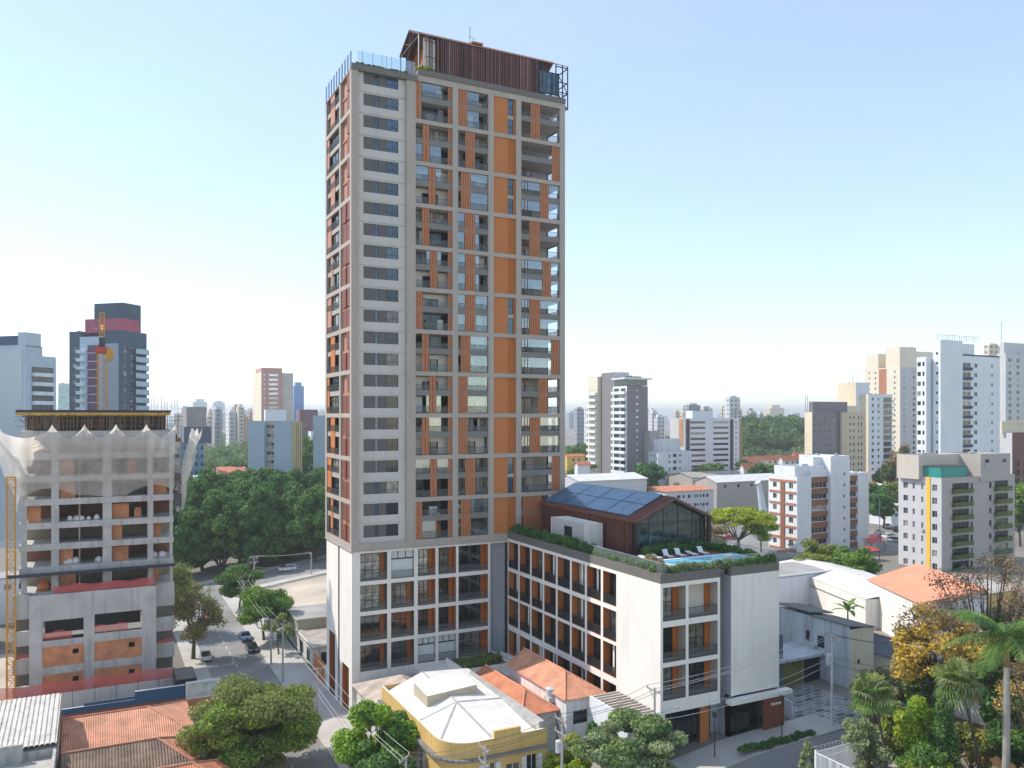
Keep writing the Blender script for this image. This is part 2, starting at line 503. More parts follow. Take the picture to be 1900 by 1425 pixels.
# inner core that closes every bay at the back
c = MB()
c.wall((8.6, 1.75, 23.5), (1, 0), 11.9, TOPZ - 24, [], 0, INT)
c.box(20.55, 25.0, .58, 1.75, 23.6, TOPZ - .5, INT)
c.wall((25.0, 4.7, 23.5), (1, 0), UW - 25.6, TOPZ - 24, [], 0, INT)
c.poly([(25.0, .5, 23.5), (25.0, .5, TOPZ - .5), (25.0, 4.7, TOPZ - .5), (25.0, 4.7, 23.5)][::-1], INT)
for x in (8.8, 14.95):
    c.box(x - .24, x + .24, .56, 1.75, 23.6, TOPZ - .5, INT)
c.box(.55, 1.0, .62, VD - .2, 23.6, TOPZ - 1.5, INT)
c.box(.48, .94, .46, .9, 23.6, TOPZ - 1.4, INT)
c.box(.02, .56, 5.5, 6.1, 23.6, TOPZ - 1.4, GREY)
c.build('core_wall', tower)

# ---- parapet planters with glass fins
pp = MB()
pp.box(.002, 9.3, -.12, .75, TOPZ - .995, TOPZ - .18, DGREY)
pp.box(9.35, UW + .02, -.13, .9, TOPZ + .003, TOPZ + .78, DGREY)
pp.build('planter', tower)
for i in range(10):
    y = .3 + i * 1.45
    g = MB().box(.05, .11, y, y + .55, TOPZ - .86, TOPZ + 1.55, mat('blue_glass_fin', (.012, .07, .17), .15, .1))
    g.build('glass_fin', tower)
post = MB().box(-.035, .035, -.03, .03, 0, 2.0, mat('pale_steel', (.32, .36, .4), .4)).mesh('fence_post')
for x in (1.6, 3.0, 4.3, 4.9, 5.6, 6.9, 8.2): link('fence_post', post, tower, (x, .2, TOPZ - .2))
gp = MB().poly([(.9, .2, TOPZ - .18), (9.0, .2, TOPZ - .18), (9.0, .2, TOPZ + 1.7), (.9, .2, TOPZ + 1.7)], CLEARG)
gp.build('glass_screen', tower)

# ---- column of small windows near the corner
wf = MB()
wh = [(.85, 25.05 + k * FL - 24.3, 4.9, 1.62) for k in range(22)]
wf.wall((.94, .45, 24.3), (1, 0), 6.8, TOPZ - 1 - 24.3, wh, .2, LIGHT)
rr = random.Random(3)
for k in range(22):
    z = 25.05 + k * FL
    wf.box(.96, 7.72, .34, .449, z - 1.08, z - .98, LIGHT)
    if rr.random() < .55:
        xa = rr.choice((.95, 3.2, 4.2)); wf.box(xa, rr.choice((xa + 2.2, 7.7)), .40, .448, z - .97, z - .03 - rr.random() * .4, LIGHT)
    if rr.random() < .5: wf.box(6.75, 7.7, .40, .447, z + .1, z + 1.6, LIGHT)
wf.build('window_column_wall', tower)
pm1 = MB(); pm1.box(0, 1.6, .0, .05, 0, 1.62, TAUPE); pm1.box(2.12, 3.2, .0, .05, 0, 1.62, TAUPE)
pm1.box(1.6, 1.64, -.02, .06, 0, 1.62, BLACK); pm1.box(2.06, 2.12, -.02, .06, 0, 1.62, BLACK)
pm1.box(3.2, 3.25, -.02, .06, 0, 1.62, BLACK); pm1.box(4.85, 4.9, -.02, .06, 0, 1.62, BLACK)
pm1.box(3.25, 4.85, -.015, .06, 0, .05, BLACK); pm1.box(3.25, 4.85, -.015, .06, .52, .57, BLACK); pm1.box(3.25, 4.85, -.015, .06, 1.57, 1.62, BLACK)
pm1 = pm1.mesh('window')
pa = MB().poly([(1.64, .03, 0), (2.06, .03, 0), (2.06, .03, 1.62), (1.64, .03, 1.62)], GLB).mesh('pane')
pb = MB().poly([(3.25, .03, .03), (4.85, .03, .03), (4.85, .03, 1.6), (3.25, .03, 1.6)], GLB).mesh('pane')
pb2 = MB().poly([(3.25, .03, .03), (4.85, .03, .03), (4.85, .03, 1.6), (3.25, .03, 1.6)], GLS).mesh('pane')
for k in range(22):
    o = link('window', pm1, tower, (1.79, .57, 25.05 + k * FL))
    link('pane', pa, o); link('pane', pb if k > 11 else pb2, o)

# ---- what fills a bay: mid slab, louvre screens, glazing, railings
def screen_mesh(w, h, m):
    a = MB(); n = max(2, int(w / .36))
    for i in range(n):
        x = w * i / n
        a.box(x, x + w / n * .78, 0, .07, 0, h, m)
    a.poly([(0, .05, 0), (w, .05, 0), (w, .05, h), (0, .05, h)], BROWNRED)
    a.box(0, w, -.004, .078, 0, .06, m); a.box(0, w, -.004, .078, h - .06, h, m)
    return a.mesh('louvre_screen')
SCREENS = {}
def put_screen(bay, x, w, m=RUST, y=.12):
    k = (round(w, 2), m.name)
    if k not in SCREENS: SCREENS[k] = screen_mesh(w, OPEN - .02, m)
    link('louvre_screen', SCREENS[k], bay, (x, y, .01))

DAUM = mat('door_frame_grey', (.035, .034, .034), .5)
LITW = mat('pale_room_wall', (.62, .57, .5), .85, .06)
GREENP = mat('potted_plant_green', (.05, .12, .03), .9, .3)
CURTS = [mat('cream_curtain', (.55, .5, .42), .9), mat('grey_blind', (.26, .26, .27), .9), mat('white_blind', (.66, .66, .64), .9), mat('brown_curtain', (.24, .16, .11), .9)]
def glazed(bay, x, z, w, h, y, rnd):
    t = rnd.random()
    nx = max(2, round(w / 1.25))
    g = GLS if t < .72 else GLD
    a, p = window_mesh(w, h, nx=nx, nz=1, fr=.08, mf=DAUM, mg=g)
    o = link('glass_door', a, bay, (x, y, z)); link('pane', p, o)
    for _ in range(rnd.choice((0, 1, 1, 2))):                # drawn curtains, things left on the balcony
        cw = rnd.uniform(.4, 1.3); cx = rnd.uniform(.05, max(.1, w - cw - .1))
        MB().box(cx, cx + cw, -.06, -.01, .1, h - rnd.choice((.1, .1, .8)), rnd.choice(CURTS)).build('curtain', bay, (x, y, z))
    if rnd.random() < .55:
        fx = rnd.uniform(.1, max(.2, w - 1.2)); fw_ = rnd.uniform(.4, 1.1); fm = rnd.choice((DAUM, LITW, TAUPE, BROWNRED, GREENP))
        q = MB(); q.box(fx, fx + fw_, -.75, -.25, .02, rnd.uniform(.45, .8), fm); q.box(fx, fx + .1, -.75, -.25, .8, rnd.uniform(.85, 1.5), fm); q.build('balcony_furniture', bay, (x, y, z))
    if t > .6 and w > 2.4:                  # pale wall of a closed-in balcony
        q = MB(); q.wall((0, 0, 0), (1, 0), w, h, [(w * .25, .1, w * .45, h - .7)], .1, LITW)
        link('inner_wall', q.mesh('inner_wall'), bay, (x, y - .2, z))

S1 = [(0, .17), (.2, .19), (.36, .19), (.18, .2), (.4, .2), (0, .2), (.18, .19), (.38, .19), (.18, .19), (.4, .19), (0, .19)]
S2 = [(0, .31), (.25, .32), (.1, .33), (.23, .34), (.25, .33), (.25, .33), (.1, .32), (0, .33), (0, .31), (.25, .33), (.1, .33)]
S4 = [(.25, .25), (.8, .2), (.5, .22), (.22, .28), (.56, .22), (.22, .28), (.78, .22), (.45, .23), (.23, .27), (.8, .2), (.05, .5)]
W3 = {0, 2, 5, 9}
SLAB = mat('slab_edge_grey', (.20, .19, .18), .8, .06)
rr = random.Random(11)
for row in range(11):
    k = 10 - row
    z = Z0 + k * DB
    for bi, (a, b) in enumerate(BAYS):
        w = b - a
        if bi == 2:
            bay = thing('panel_bay', None, None, (a, 0, z)); bay.parent = tower; del bay['kind']
            q = MB(); q.box(.02, w * .64, .15, .3, 0, OPEN, ORANGE); q.build('flat_panel', bay)
            if row in W3:
                q = MB(); q.box(w * .9, w - .02, .2, .3, 0, OPEN, ORANGE2); q.box(w * .64 + .003, w * .9, .2, .3, OPEN * .44, OPEN * .54, GREY); q.build('side_panel', bay)
                for zz, hh in ((0, OPEN * .44), (OPEN * .54, OPEN * .46)):
                    m1, m2 = window_mesh(w * .26, hh, nx=1, nz=2, fr=.06, mg=GLB)
                    o = link('window', m1, bay, (w * .64, .26, zz)); link('pane', m2, o)
            else:
                MB().box(w * .645, w - .02, .24, .34, 0, OPEN, ORANGE2).build('side_panel', bay)
            continue
        bay = thing('balcony_bay', None, None, (a, 0, z)); bay.parent = tower; del bay['kind']
        dep = 1.75 if bi < 2 else 4.68
        s = MB()
        s.box(.004, w - .004, .16, dep, FL - .32, FL - .12, CEIL)
        s.box(.004, w - .004, .14, .26, FL - .45, FL + .36, SLAB)
        s.box(.004, w - .004, .56, dep, OPEN - .02, OPEN + .1, CEIL)
        if bi == 3:                       # the slab runs on round the open corner
            s.box(w - .1, w + .88, .95, dep, FL - .32, FL - .12, CEIL)
            s.box(w + .70, w + .88, .95, 5.2, FL - .45, FL + .36, SLAB)
            s.box(w - .1, w + .88, .95, dep, OPEN - .02, OPEN + .1, CEIL)
            s.box(w - .1, w + .3, .95, dep, -.12, 0, CEIL)
        s.build('mid_slab', bay)
        if bi < 2:
            glazed(bay, .08, 0.02, w - .16, FL - .5, dep - .25, rr)
            glazed(bay, .08, FL + .02, w - .16, OPEN - FL - .15, dep - .25, rr)
            x, sw = (S1, S2)[bi][row]
            put_screen(bay, x * w, sw * w)
            if bi == 0: put_screen(bay, w * .89, w * .11, RUST, .2)
            elif x > .05: MB().box(.01, x * w - .3, 1.0, 1.1, 0, OPEN, DGREY).build('side_wall', bay)
            for zz in (0.02, FL + .37):
                hh = 1.0 if zz < 1 else .75
                link('railing', rail_mesh(w - .02, hh, .14, DAUM, RAILG), bay, (.01, .2, zz))
            if rr.random() < .7:           # balcony closed with clear sheets
                q = MB(); x0_ = rr.choice((.02, w * .3)); x1_ = rr.choice((w - .02, w * .7)); top = rr.random() < .65
                if top: q.poly([(x0_, .24, FL + .4), (x1_, .24, FL + .4), (x1_, .24, OPEN), (x0_, .24, OPEN)], CLEARG)
                if not top or rr.random() < .5: q.poly([(x0_, .24, .1), (x1_, .24, .1), (x1_, .24, FL - .45), (x0_, .24, FL - .45)], CLEARG)
                q.build('glass_curtain', bay)
        else:
            glazed(bay, .1, 0.02, w * .62, FL - .5, 4.4, rr)
            glazed(bay, .1, FL + .02, w * .62, OPEN - FL - .15, 4.4, rr)
            x, sw = S4[row]
            put_screen(bay, x * w, sw * w)
            q = MB()
            for i in range(3):
                q.box(.12 + i * .5, .16 + i * .5, .15, .2, 0, OPEN, BROWNRED)
            q.build('thin_louvre', bay)
            for zz in (0.02, FL + .37):
                hh = 1.0 if zz < 1 else .75
                link('railing', rail_mesh(w - .02, hh, .14, DAUM, RAILG), bay, (.01, .2, zz))
                link('railing', rail_mesh(4.1, hh, .14, DAUM, RAILG), bay, (w + .84, 1.0, zz), R(90))
            if row in (2, 4, 5, 6, 8, 10):
                q = MB().poly([(0.02, .24, FL + 1.1), (w - .02, .24, FL + 1.1), (w - .02, .24, OPEN), (.02, .24, OPEN)], CLEARG)
                q.poly([(0.02, .24, 1.0), (w - .02, .24, 1.0), (w - .02, .24, FL - .45), (.02, .24, FL - .45)], CLEARG); q.build('glass_curtain', bay)
            if row == 8:
                q = MB(); q.wall((w * .5, 1.2, 0), (1, 0), w * .49, OPEN, [(.3, .1, .9, 2.1), (1.75, .1, .9, 2.1), (.3, FL + .3, .9, 1.9), (1.75, FL + .3, .9, 1.9)], .2, DGREY); q.build('corner_wall', bay)

# side street face: deep bays with shutters near the corner, windows behind
rr = random.Random(5)
for row in range(11):
    k = 10 - row; z = Z0 + k * DB
    a, b = SB[0]; w = b - a
    bay = thing('shutter_bay', None, None, (0, b, z), R(-90)); bay.parent = tower; del bay['kind']
    MB().box(.02, w - .02, .45, .53, 0, OPEN, TERRA).build('flat_panel', bay)
    q = MB(); q.box(.02, w - .02, .3, .44, FL - .45, FL - .15, TERRA); q.build('mid_slab', bay)
    for fl in (0, 1):
        zz = (0.02, FL - .1)[fl]; hh = (FL - .5, OPEN - FL + .05)[fl]
        if row < 3: xs = [(w - 1.55, 1.45)]
        elif (row + fl) % 2: xs = [(w - 3.4, 1.5), (w - 1.7, 1.6)]
        else: xs = [(w - 3.9, 1.7), (w - 1.5, 1.4)]
        if row in (2, 6, 7) and fl: xs = xs[-1:]
        for x, sw in xs:
            q = MB(); q.box(x, x + sw, .06, .44, zz, zz + hh - .08, BROWNRED)
            q.box(x - .04, x + sw + .04, .04, .44, zz + hh - .08, zz + hh - .02, TERRA); q.build('folding_shutter', bay)
    a, b = SB[1]; w = b - a
    bay = thing('side_bay', None, None, (0, b, z), R(-90)); bay.parent = tower; del bay['kind']
    q = MB(); q.box(.01, w - .01, .2, .5, FL - .4, FL + .3, GREY); q.build('mid_slab', bay)
    o0 = 0 if row % 3 else .3
    pw = w * (.32 if row % 3 != 1 else .16)
    px_ = 0.03 if row % 2 else w * .28
    MB().box(px_, px_ + pw, .12, .2, 0, OPEN, ORANGE if row > 5 else TERRA).build('flat_panel', bay)
    for zz, hh in ((0.02, FL - .45), (FL + .32, OPEN - FL - .34)):
        m1, m2 = window_mesh(w - .1, hh, nx=4, nz=1, fr=.08, mf=DAUM, mg=GLS)
        o = link('window', m1, bay, (.05, .38, zz)); link('pane', m2, o)
        link('railing', rail_mesh(w - .02, .9, .16, DAUM, RAILG), bay, (.01, .1, zz))

# ---- podium: four taller storeys under the frame
PROW = [(7.2, 3.5), (11.2, 3.45), (15.2, 3.5), (19.25, 3.75)]
PB = [(1.25, 5.0), (5.55, 8.85), (9.4, 12.0), (12.45, 15.1), (15.5, 20.1)]
p = MB()
YP = .12
ph = [(a - .18, zz, b - a, h) for (a, b) in PB for zz, h in PROW]
p.wall((.18, YP, 0), (1, 0), 20.3, 23.5, [(x, z, w, h) for x, z, w, h in ph] + [(1.0, 1.2, 18.9, 4.6)], 1.5, WHITE, INT)
p.poly([(20.48, YP, 0), (20.48, 1.0, 0), (20.48, 1.0, 23.5), (20.48, YP, 23.5)], WHITE)
p.wall((20.48, 1.0, 0), (1, 0), 2.75, 23.5, [], 0, mat('blue_grey_render', (.36, .38, .42), .8, .06, .2, .03, stain=.1))
sh = [(3.0, 0, 2.3, 9.3), (9.2, 0, 2.4, 7.2)]
p.wall((.18, VD - .1, 0), (0, -1), 6.6, 23.5, [(1.6, 0, 3.2, 10.2)], .6, WHITE, ORANGE2)
p.wall((.18, 6.6, 0), (0, -1), VD - .1 - 6.6 - .92, 23.5, [(1.4, 0, 3.4, 7.4)], .6, WHITE, ORANGE2)
p.box(.5, 1.0, 6.6, 7.3, 0, 23.5, DGREY)
p.poly([(.18, VD - .1, 0), (UW, VD - .1, 0), (UW, VD - .1, 23.5), (.18, VD - .1, 23.5)][::-1], WHITE)
p.poly([(UW, 1, 0), (UW, VD - .1, 0), (UW, VD - .1, 23.5), (UW, 1, 23.5)], WHITE)
p.box(-.05, UW, -.05, VD, 23.3, 23.52, GREY)
p.box(20.3, UW, 0.2, 1.0, 23.0, 23.3, WHITE)
p.build('podium_wall', tower)
q = MB()
q.box(.86, .96, VD - 5.0, VD - 1.6, 0, 9.6, ORANGE); q.box(.86, .96, 1.0, 5.2, 0, 7.0, ORANGE)
q.build('entrance_panel', tower)
for y, h in ((10.6, 9.5), (11.7, 9.5), (4.1, 7.0)):
    m1, m2 = window_mesh(.8, h, nx=1, nz=5, fr=.06, mg=GLD)
    o = link('entrance_window', m1, tower, (.72, y, 0.02), R(-90)); link('pane', m2, o)
rr = random.Random(21)
CURT = mat('pale_curtain', (.62, .66, .66), .9, .05)
GLV = glass('varied_window_glass', (.010, .014, .016), (.42, .40, .35), .5, .05, 1.9)  # large pale share: blinds, and bright reflections put into the colour
for bi, (a, b) in enumerate(PB):
    for ri, (zz, h) in enumerate(PROW):
        w = b - a
        bay = thing('podium_balcony', None, None, (a, YP, zz)); bay.parent = tower; del bay['kind']
        curt = (bi, ri) in ((1, 3), (2, 0), (3, 0))
        y = .35 if curt else 1.42
        m1, m2 = window_mesh(w - .62, h - .3, nx=3, nz=3 if not curt else 1, fr=.07, mf=BLACK, mg=GLV)
        if not curt:
            o = link('glass_door', m1, bay, (.04, y, .02)); link('pane', m2, o)
            MB().poly([(w - .6, 1.3, 0), (w - .006, 1.3, 0), (w - .006, 1.3, h), (w - .6, 1.3, h)], ORANGE2).build('side_panel', bay)
            MB().poly([(w - .012, .05, 0), (w - .012, 1.46, 0), (w - .012, 1.46, h), (w - .012, .05, h)], ORANGE2 if bi > 1 else TAUPE).build('jamb_panel', bay)
        else:
            q = MB(); q.poly([(.02, .5, .02), (w - .02, .5, .02), (w - .02, .5, h * .68), (.02, .5, h * .68)], CURT)
            q.poly([(.02, .5, h * .72), (w - .02, .5, h * .72), (w - .02, .5, h), (.02, .5, h)], CURT); q.build('curtain', bay)
            q = MB(); q.box(0, w, .38, .46, h * .68, h * .72, BLACK)
            for i in range(1, 3): q.box(w * i / 3 - .04, w * i / 3 + .04, .4, .44, h * .72, h, BLACK)
            q.build('window_frame', bay)
        link('railing', rail_mesh(w - .02, 1.05, .14, DAUM, RAILG), bay, (.01, .08, .02))

# ================================================================== roof house on the tower
rh = thing('roof_house', 'dark red-brown slatted gabled house on top of the tall tower', 'roof house', (9.7, .5, TOPZ + .3))
L_, WD, EH, RH = 23.6, 8.0, 5.6, 7.75
SLATS = [DARKSLAT, DARKSLAT, mat('weathered_slat', (.24, .12, .10), .7, .15, .8, .1), mat('plum_slat', (.085, .035, .04), .6, .15, .8, .1)]
q = MB(); n = 62
for i in range(n):
    x = 1.0 + (L_ - 4.6 - 1.0) * i / n
    if i < 8 and i % 3: continue
    q.box(x, x + rr.choice((.12, .16, .2)), -.02 - rr.random() * .05, .10, .05 - rr.random() * .12, EH, rr.choice(SLATS))
for z in (.6, 2.7, 4.9): q.box(.9, L_ - 3.4, .09, .15, z, z + .09, BLACK)
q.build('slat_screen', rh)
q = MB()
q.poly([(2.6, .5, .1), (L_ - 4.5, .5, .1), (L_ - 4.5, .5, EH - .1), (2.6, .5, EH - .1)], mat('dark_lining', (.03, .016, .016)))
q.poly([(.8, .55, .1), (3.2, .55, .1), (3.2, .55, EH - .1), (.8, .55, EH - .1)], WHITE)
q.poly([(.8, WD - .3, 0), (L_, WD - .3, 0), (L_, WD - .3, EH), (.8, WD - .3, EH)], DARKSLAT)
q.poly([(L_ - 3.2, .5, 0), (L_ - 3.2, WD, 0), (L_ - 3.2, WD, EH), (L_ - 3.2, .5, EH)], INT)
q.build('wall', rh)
q = MB()
ROOFT = uvmat('small_clay_roof', 'tile', (.42, .17, .09), (.18, .08, .05), sx=.25, sy=.35)
for s_, e_, mm in ((-.1, WD / 2, DARKSLAT), (WD / 2, WD + .1, DARKSLAT)):
    pass
q.hexa([(-.05, -.12, EH - .02), (L_ + .2, -.12, EH - .02), (L_ + .2, WD / 2, RH - .02), (-.05, WD / 2, RH - .02),
        (-.05, -.12, EH + .06), (L_ + .2, -.12, EH + .06), (L_ + .2, WD / 2, RH + .06), (-.05, WD / 2, RH + .06)], DARKSLAT, top=ROOFT)
q.hexa([(-.05, WD / 2, RH - .02), (L_ + .2, WD / 2, RH - .02), (L_ + .2, WD + .12, EH - .02), (-.05, WD + .12, EH - .02),
        (-.05, WD / 2, RH + .14), (L_ + .2, WD / 2, RH + .14), (L_ + .2, WD + .12, EH + .14), (-.05, WD + .12, EH + .14)], BROWNRED, top=ROOFT)
q.box(-.07, .05, .0, .12, 0, EH, WHITE)
q.build('roof', rh)
q = MB()                                  # open trusses at the left gable
for x in (.1, 1.6):
    q.beam((x, 0, EH), (x, WD / 2, RH - .1), .14, .16, BLACK); q.beam((x, WD, EH), (x, WD / 2, RH - .1), .14, .16, BLACK)
    q.beam((x, 0, EH - .1), (x, WD, EH - .1), .14, .16, BLACK); q.beam((x, WD / 2, EH), (x, WD / 2, RH - .1), .12, .12, BLACK)
    for t in (.25, .75):
        q.beam((x, WD * .5, EH), (x, WD * t, EH + (RH - EH) * .5), .1, .1, BLACK)
    q.beam((x, .05, 0), (x, .05, EH), .16, .16, BLACK); q.beam((x, WD, 0), (x, WD, EH), .16, .16, BLACK)
    q.beam((x, WD, 0), (x, WD * .45, EH), .1, .1, BLACK)
q.poly([(1.9, .5, .1), (1.9, WD, .1), (1.9, WD, EH), (1.9, WD / 2, RH - .2), (1.9, .5, EH)], ORANGE2)
q.build('gable_truss', rh)
q = MB()                                  # steel cage hung on the right end
x0, x1 = L_ - 4.2, L_ + .15
for x in (x0, x0 + 2.3, x1 - .9, x1): q.box(x, x + .14, -.28, -.14, -1.0 if x > x0 + 1 else -.8, EH, BLACK)
for z in (-.9, 1.4, 2.9, 5.2): q.box(x0 + 2.3, x1 + .14, -.27, -.15, z, z + .12, BLACK)
for y in (2.5, 5.2, 8.0): q.box(x1, x1 + .14, y, y + .14, -1.0, EH, BLACK)
for z in (-.9, 1.4, 3.0, 5.2): q.box(x1 + .01, x1 + .13, -.14, 8.1, z, z + .12, BLACK)
q.beam((x1 + .07, 0, -.8), (x1 + .07, 5, 5.2), .12, .12, BLACK); q.beam((x1 + .07, 7.8, -.8), (x1 + .07, 3, 5.2), .12, .12, BLACK)
q.beam((x1 + .07, -.2, 1.4), (x1 + .07, 2.5, 5.2), .1, .1, BLACK)
for i in range(8): q.box(x0 + .4 + i * .5, x0 + .45 + i * .5, -.24, -.2, -.3, 1.1, BLACK)
q.box(x0, x1, -.25, -.19, 1.1, 1.16, BLACK)
q.build('steel_cage', rh)
m1, m2 = window_mesh(3.4, 3.4, nx=3, nz=1, fr=.08, mg=GLB)
o = link('window', m1, rh, (L_ - 4.3, .42, 1.1)); link('pane', m2, o)
q = MB(); q.tube([(9.5, 4, RH), (9.5, 4, RH + 2.6)], .05, 6, DGREY); q.beam((9.3, 4, RH + 1.2), (10.4, 4, RH + .8), .05, .05, DGREY)
q.build('aerial', rh)
q = MB(); q.box(9.6, 11.4, 3.4, 4.4, RH + .05, RH + .3, mat('clay_cap', (.45, .22, .14))); q.build('ridge_box', rh)

# ================================================================== low wing with the pool on its roof
UX, UXR, VN = 23.2, 40.1, -36.2
RZ = 24.4
wing = thing('apartment_wing', 'low white four-storey apartment wing with grids of balconies and a pool on its roof', 'apartment block', (UX, 0, 0))
w_ = UXR - UX
VB = [.25 + 3.56 * i for i in range(8)]
BW = [3.1] * 7 + [2.75]
WROW = [(11.2, 3.75), (15.35, 3.55), (19.45, 3.75)]
p = MB()
hl = [(v, z - 4, bw, h) for v, bw in zip(VB, BW) for z, h in WROW]
hl += [(v, 7.0 - 4, bw, 3.4) for v, bw in zip(VB, BW)]
p.wall((0, 0, 4), (0, -1), 28.35, 19.6, hl, 1.0, WHITE, ORANGE2)
p.wall((0, -28.35, 4), (0, -1), 7.85, 19.6, [], 0, WHITE)
FB = [(.33, 3.05, 11.15), (3.75, 4.05, 11.15)]
fh = [(x, z, w, h) for (x, w, _) in FB for z, h in ((11.1 - 9.7, 3.55), (15.15 - 9.7, 3.75), (19.55 - 9.7, 3.6))]
p.wall((0, VN, 9.7), (1, 0), 8.15, 13.9, fh, 1.5, WHITE, INT)
p.poly([(8.15, VN, 9.7), (8.15, VN + 2.2, 9.7), (8.15, VN + 2.2, 23.6), (8.15, VN, 23.6)], WHITE)
p.wall((8.15, VN + 2.2, 4), (1, 0), 1.55, 19.6, [], 0, MATS['blue_grey_render'])
p.poly([(9.7, VN, 4), (9.7, VN + 2.2, 4), (9.7, VN + 2.2, 23.6), (9.7, VN, 23.6)][::-1], MATS['blue_grey_render'])
p.wall((9.7, VN, 10.2), (1, 0), w_ - 9.7, 13.4, [], 0, WHITE)
p.box(8.9, w_ + 1.2, VN - .9, VN - .001, 9.5, 10.0, WHITE)       # canopy over the entrance
p.poly([(0, VN, 9.7), (8.15, VN, 9.7), (8.15, VN + 1.6, 9.7), (0, VN + 1.6, 9.7)], CEIL)
p.poly([(w_, VN, 4), (w_, 0, 4), (w_, 0, 23.6), (w_, VN, 23.6)], WHITE)
p.poly([(0, 0, 4), (0, 0, 23.6), (w_, 0, 23.6), (w_, 0, 4)], WHITE)
p.box(0.0, .6, VN + .0, VN + 1.55, 4, 9.69, WHITE)
p.poly([(9.7, VN, 4), (9.7, VN, 10.2), (9.7, VN + 1, 10.2), (9.7, VN + 1, 4)][::-1], WHITE)
p.build('wall', wing)
p = MB()
for (x0, x1, y0, y1) in ((0, w_, VN - .003, VN + .55), (-.003, .5, VN + .55, -.1), (w_ - .5, w_ + .003, VN + .55, -.1)):
    if y0 < VN + .1:
        p.box(-.003, 8.2, y0, y1, 23.6, 24.62, DGREY); p.box(8.2, 9.65, y0 + .9, y1 + .6, 23.6, 24.6, DGREY); p.box(9.65, x1 + .003, y0, y1, 23.6, 24.62, DGREY)
    else: p.box(x0, x1, y0, y1, 23.6, 24.62, DGREY)
p.build('parapet', wing)
DECK = uvmat('red_deck_boards', 'boards', (.27, .10, .06), (.12, .05, .03), sx=.15, sy=1)
p = MB()
p.poly([(.4, VN + .4, 24.2), (w_ - .4, VN + .4, 24.2), (w_ - .4, -.1, 24.2), (.4, -.1, 24.2)], mat('roof_paving', (.22, .20, .18)))
p.poly([(1.2, VN + 3.3, 24.42), (3.6, VN + 3.3, 24.42), (3.6, VN + 7.6, 24.42), (1.2, VN + 7.6, 24.42)], DECK)
p.poly([(3.6, VN + 6.8, 24.42), (w_ - .9, VN + 6.8, 24.42), (w_ - .9, VN + 12.2, 24.42), (3.6, VN + 12.2, 24.42)], DECK)
p.build('roof_deck', wing)
# pool
WATER = mat('pool_water', (.10, .58, .82), .08, .12, .8, .03, bump=.25, bscale=3)
p = MB()
X0, X1, Y0, Y1 = 4.4, 15.6, VN + 2.5, VN + 6.2
for (a, b, c_, d_) in ((X0 - .4, X1 + .4, Y0 - .4, Y0), (X0 - .4, X1 + .4, Y1, Y1 + .4), (X0 - .4, X0, Y0, Y1), (X1, X1 + .4, Y0, Y1)):
    p.box(a, b, c_, d_, 24.2, 24.75, mat('white_pool_edge', (.78, .79, .8)))
pool = p.build('pool_surround', wing)
MATS['pool_water'].node_tree.nodes['Principled BSDF'].inputs['IOR'].default_value = 1.2
MB().poly([(X0, Y0, 24.66), (X1, Y0, 24.66), (X1, Y1, 24.66), (X0, Y1, 24.66)], WATER).build('water', pool)
p = MB(); p.box(10.3, 11.3, VN + 1.0, VN + 2.0, 24.5, 25.6, clear('pale_glass_block', (.4, .5, .52), .35)); p.build('glass_box', wing)
# balconies of the courtyard face
jam = MB().poly([(-.0, 0, 0), (0, 1.46, 0), (0, 1.46, 3.7), (0, 0, 3.7)], ORANGE)
rr = random.Random(31)
for v, bw in zip(VB, BW):
    for ri, (z, h) in enumerate([(7.0, 3.4)] + WROW):
        bay = thing('courtyard_balcony', None, None, (0, -v, z), R(-90)); bay.parent = wing; del bay['kind']
        a, b = window_mesh(bw - .1, h - .25, nx=3, nz=1, fr=.09, mf=DAUM, mg=GLS)
        o = link('glass_door', a, bay, (.05, .92, .02)); link('pane', b, o)
        q = MB(); q.poly([(.012, .06, 0), (.012, .98, 0), (.012, .98, h), (.012, .06, h)], ORANGE if rr.random() < .25 else ORANGE2); q.build('side_panel', bay)
        if rr.random() < .4: MB().box(bw * .30, bw * .42, .84, .9, 0, h - .3, WHITE).build('curtain', bay)
        if ri: link('railing', rail_mesh(bw - .02, 1.1, .10, BLACK, clear('dark_railing_mesh', (.03, .035, .035), .72, .4)), bay, (.01, .06, .02))
for (x, w, _) in FB:
    for z, h in ((11.1, 3.55), (15.15, 3.75), (19.55, 3.6)):
        bay = thing('street_balcony', None, None, (x, VN, z)); bay.parent = wing; del bay['kind']
        empty_room = x > 1 and z > 19
        if empty_room: MB().poly([(.05, 1.44, 0), (w - .1, 1.44, 0), (w - .1, 1.44, h), (.05, 1.44, h)], LITW).build('inner_wall', bay)
        else:
            a, b = window_mesh(w - .8, h - .3, nx=3, nz=2, fr=.08, mf=BLACK, mg=GLS)
            o = link('glass_door', a, bay, (.05, 1.42, .02)); link('pane', b, o)
        MB().box(w - .75, w - .02, 1.3, 1.46, 0, h - .02, ORANGE2).build('side_panel', bay)
        link('railing', rail_mesh(w - .02, 1.1, .12, BLACK, RAILG), bay, (.01, .06, .02))
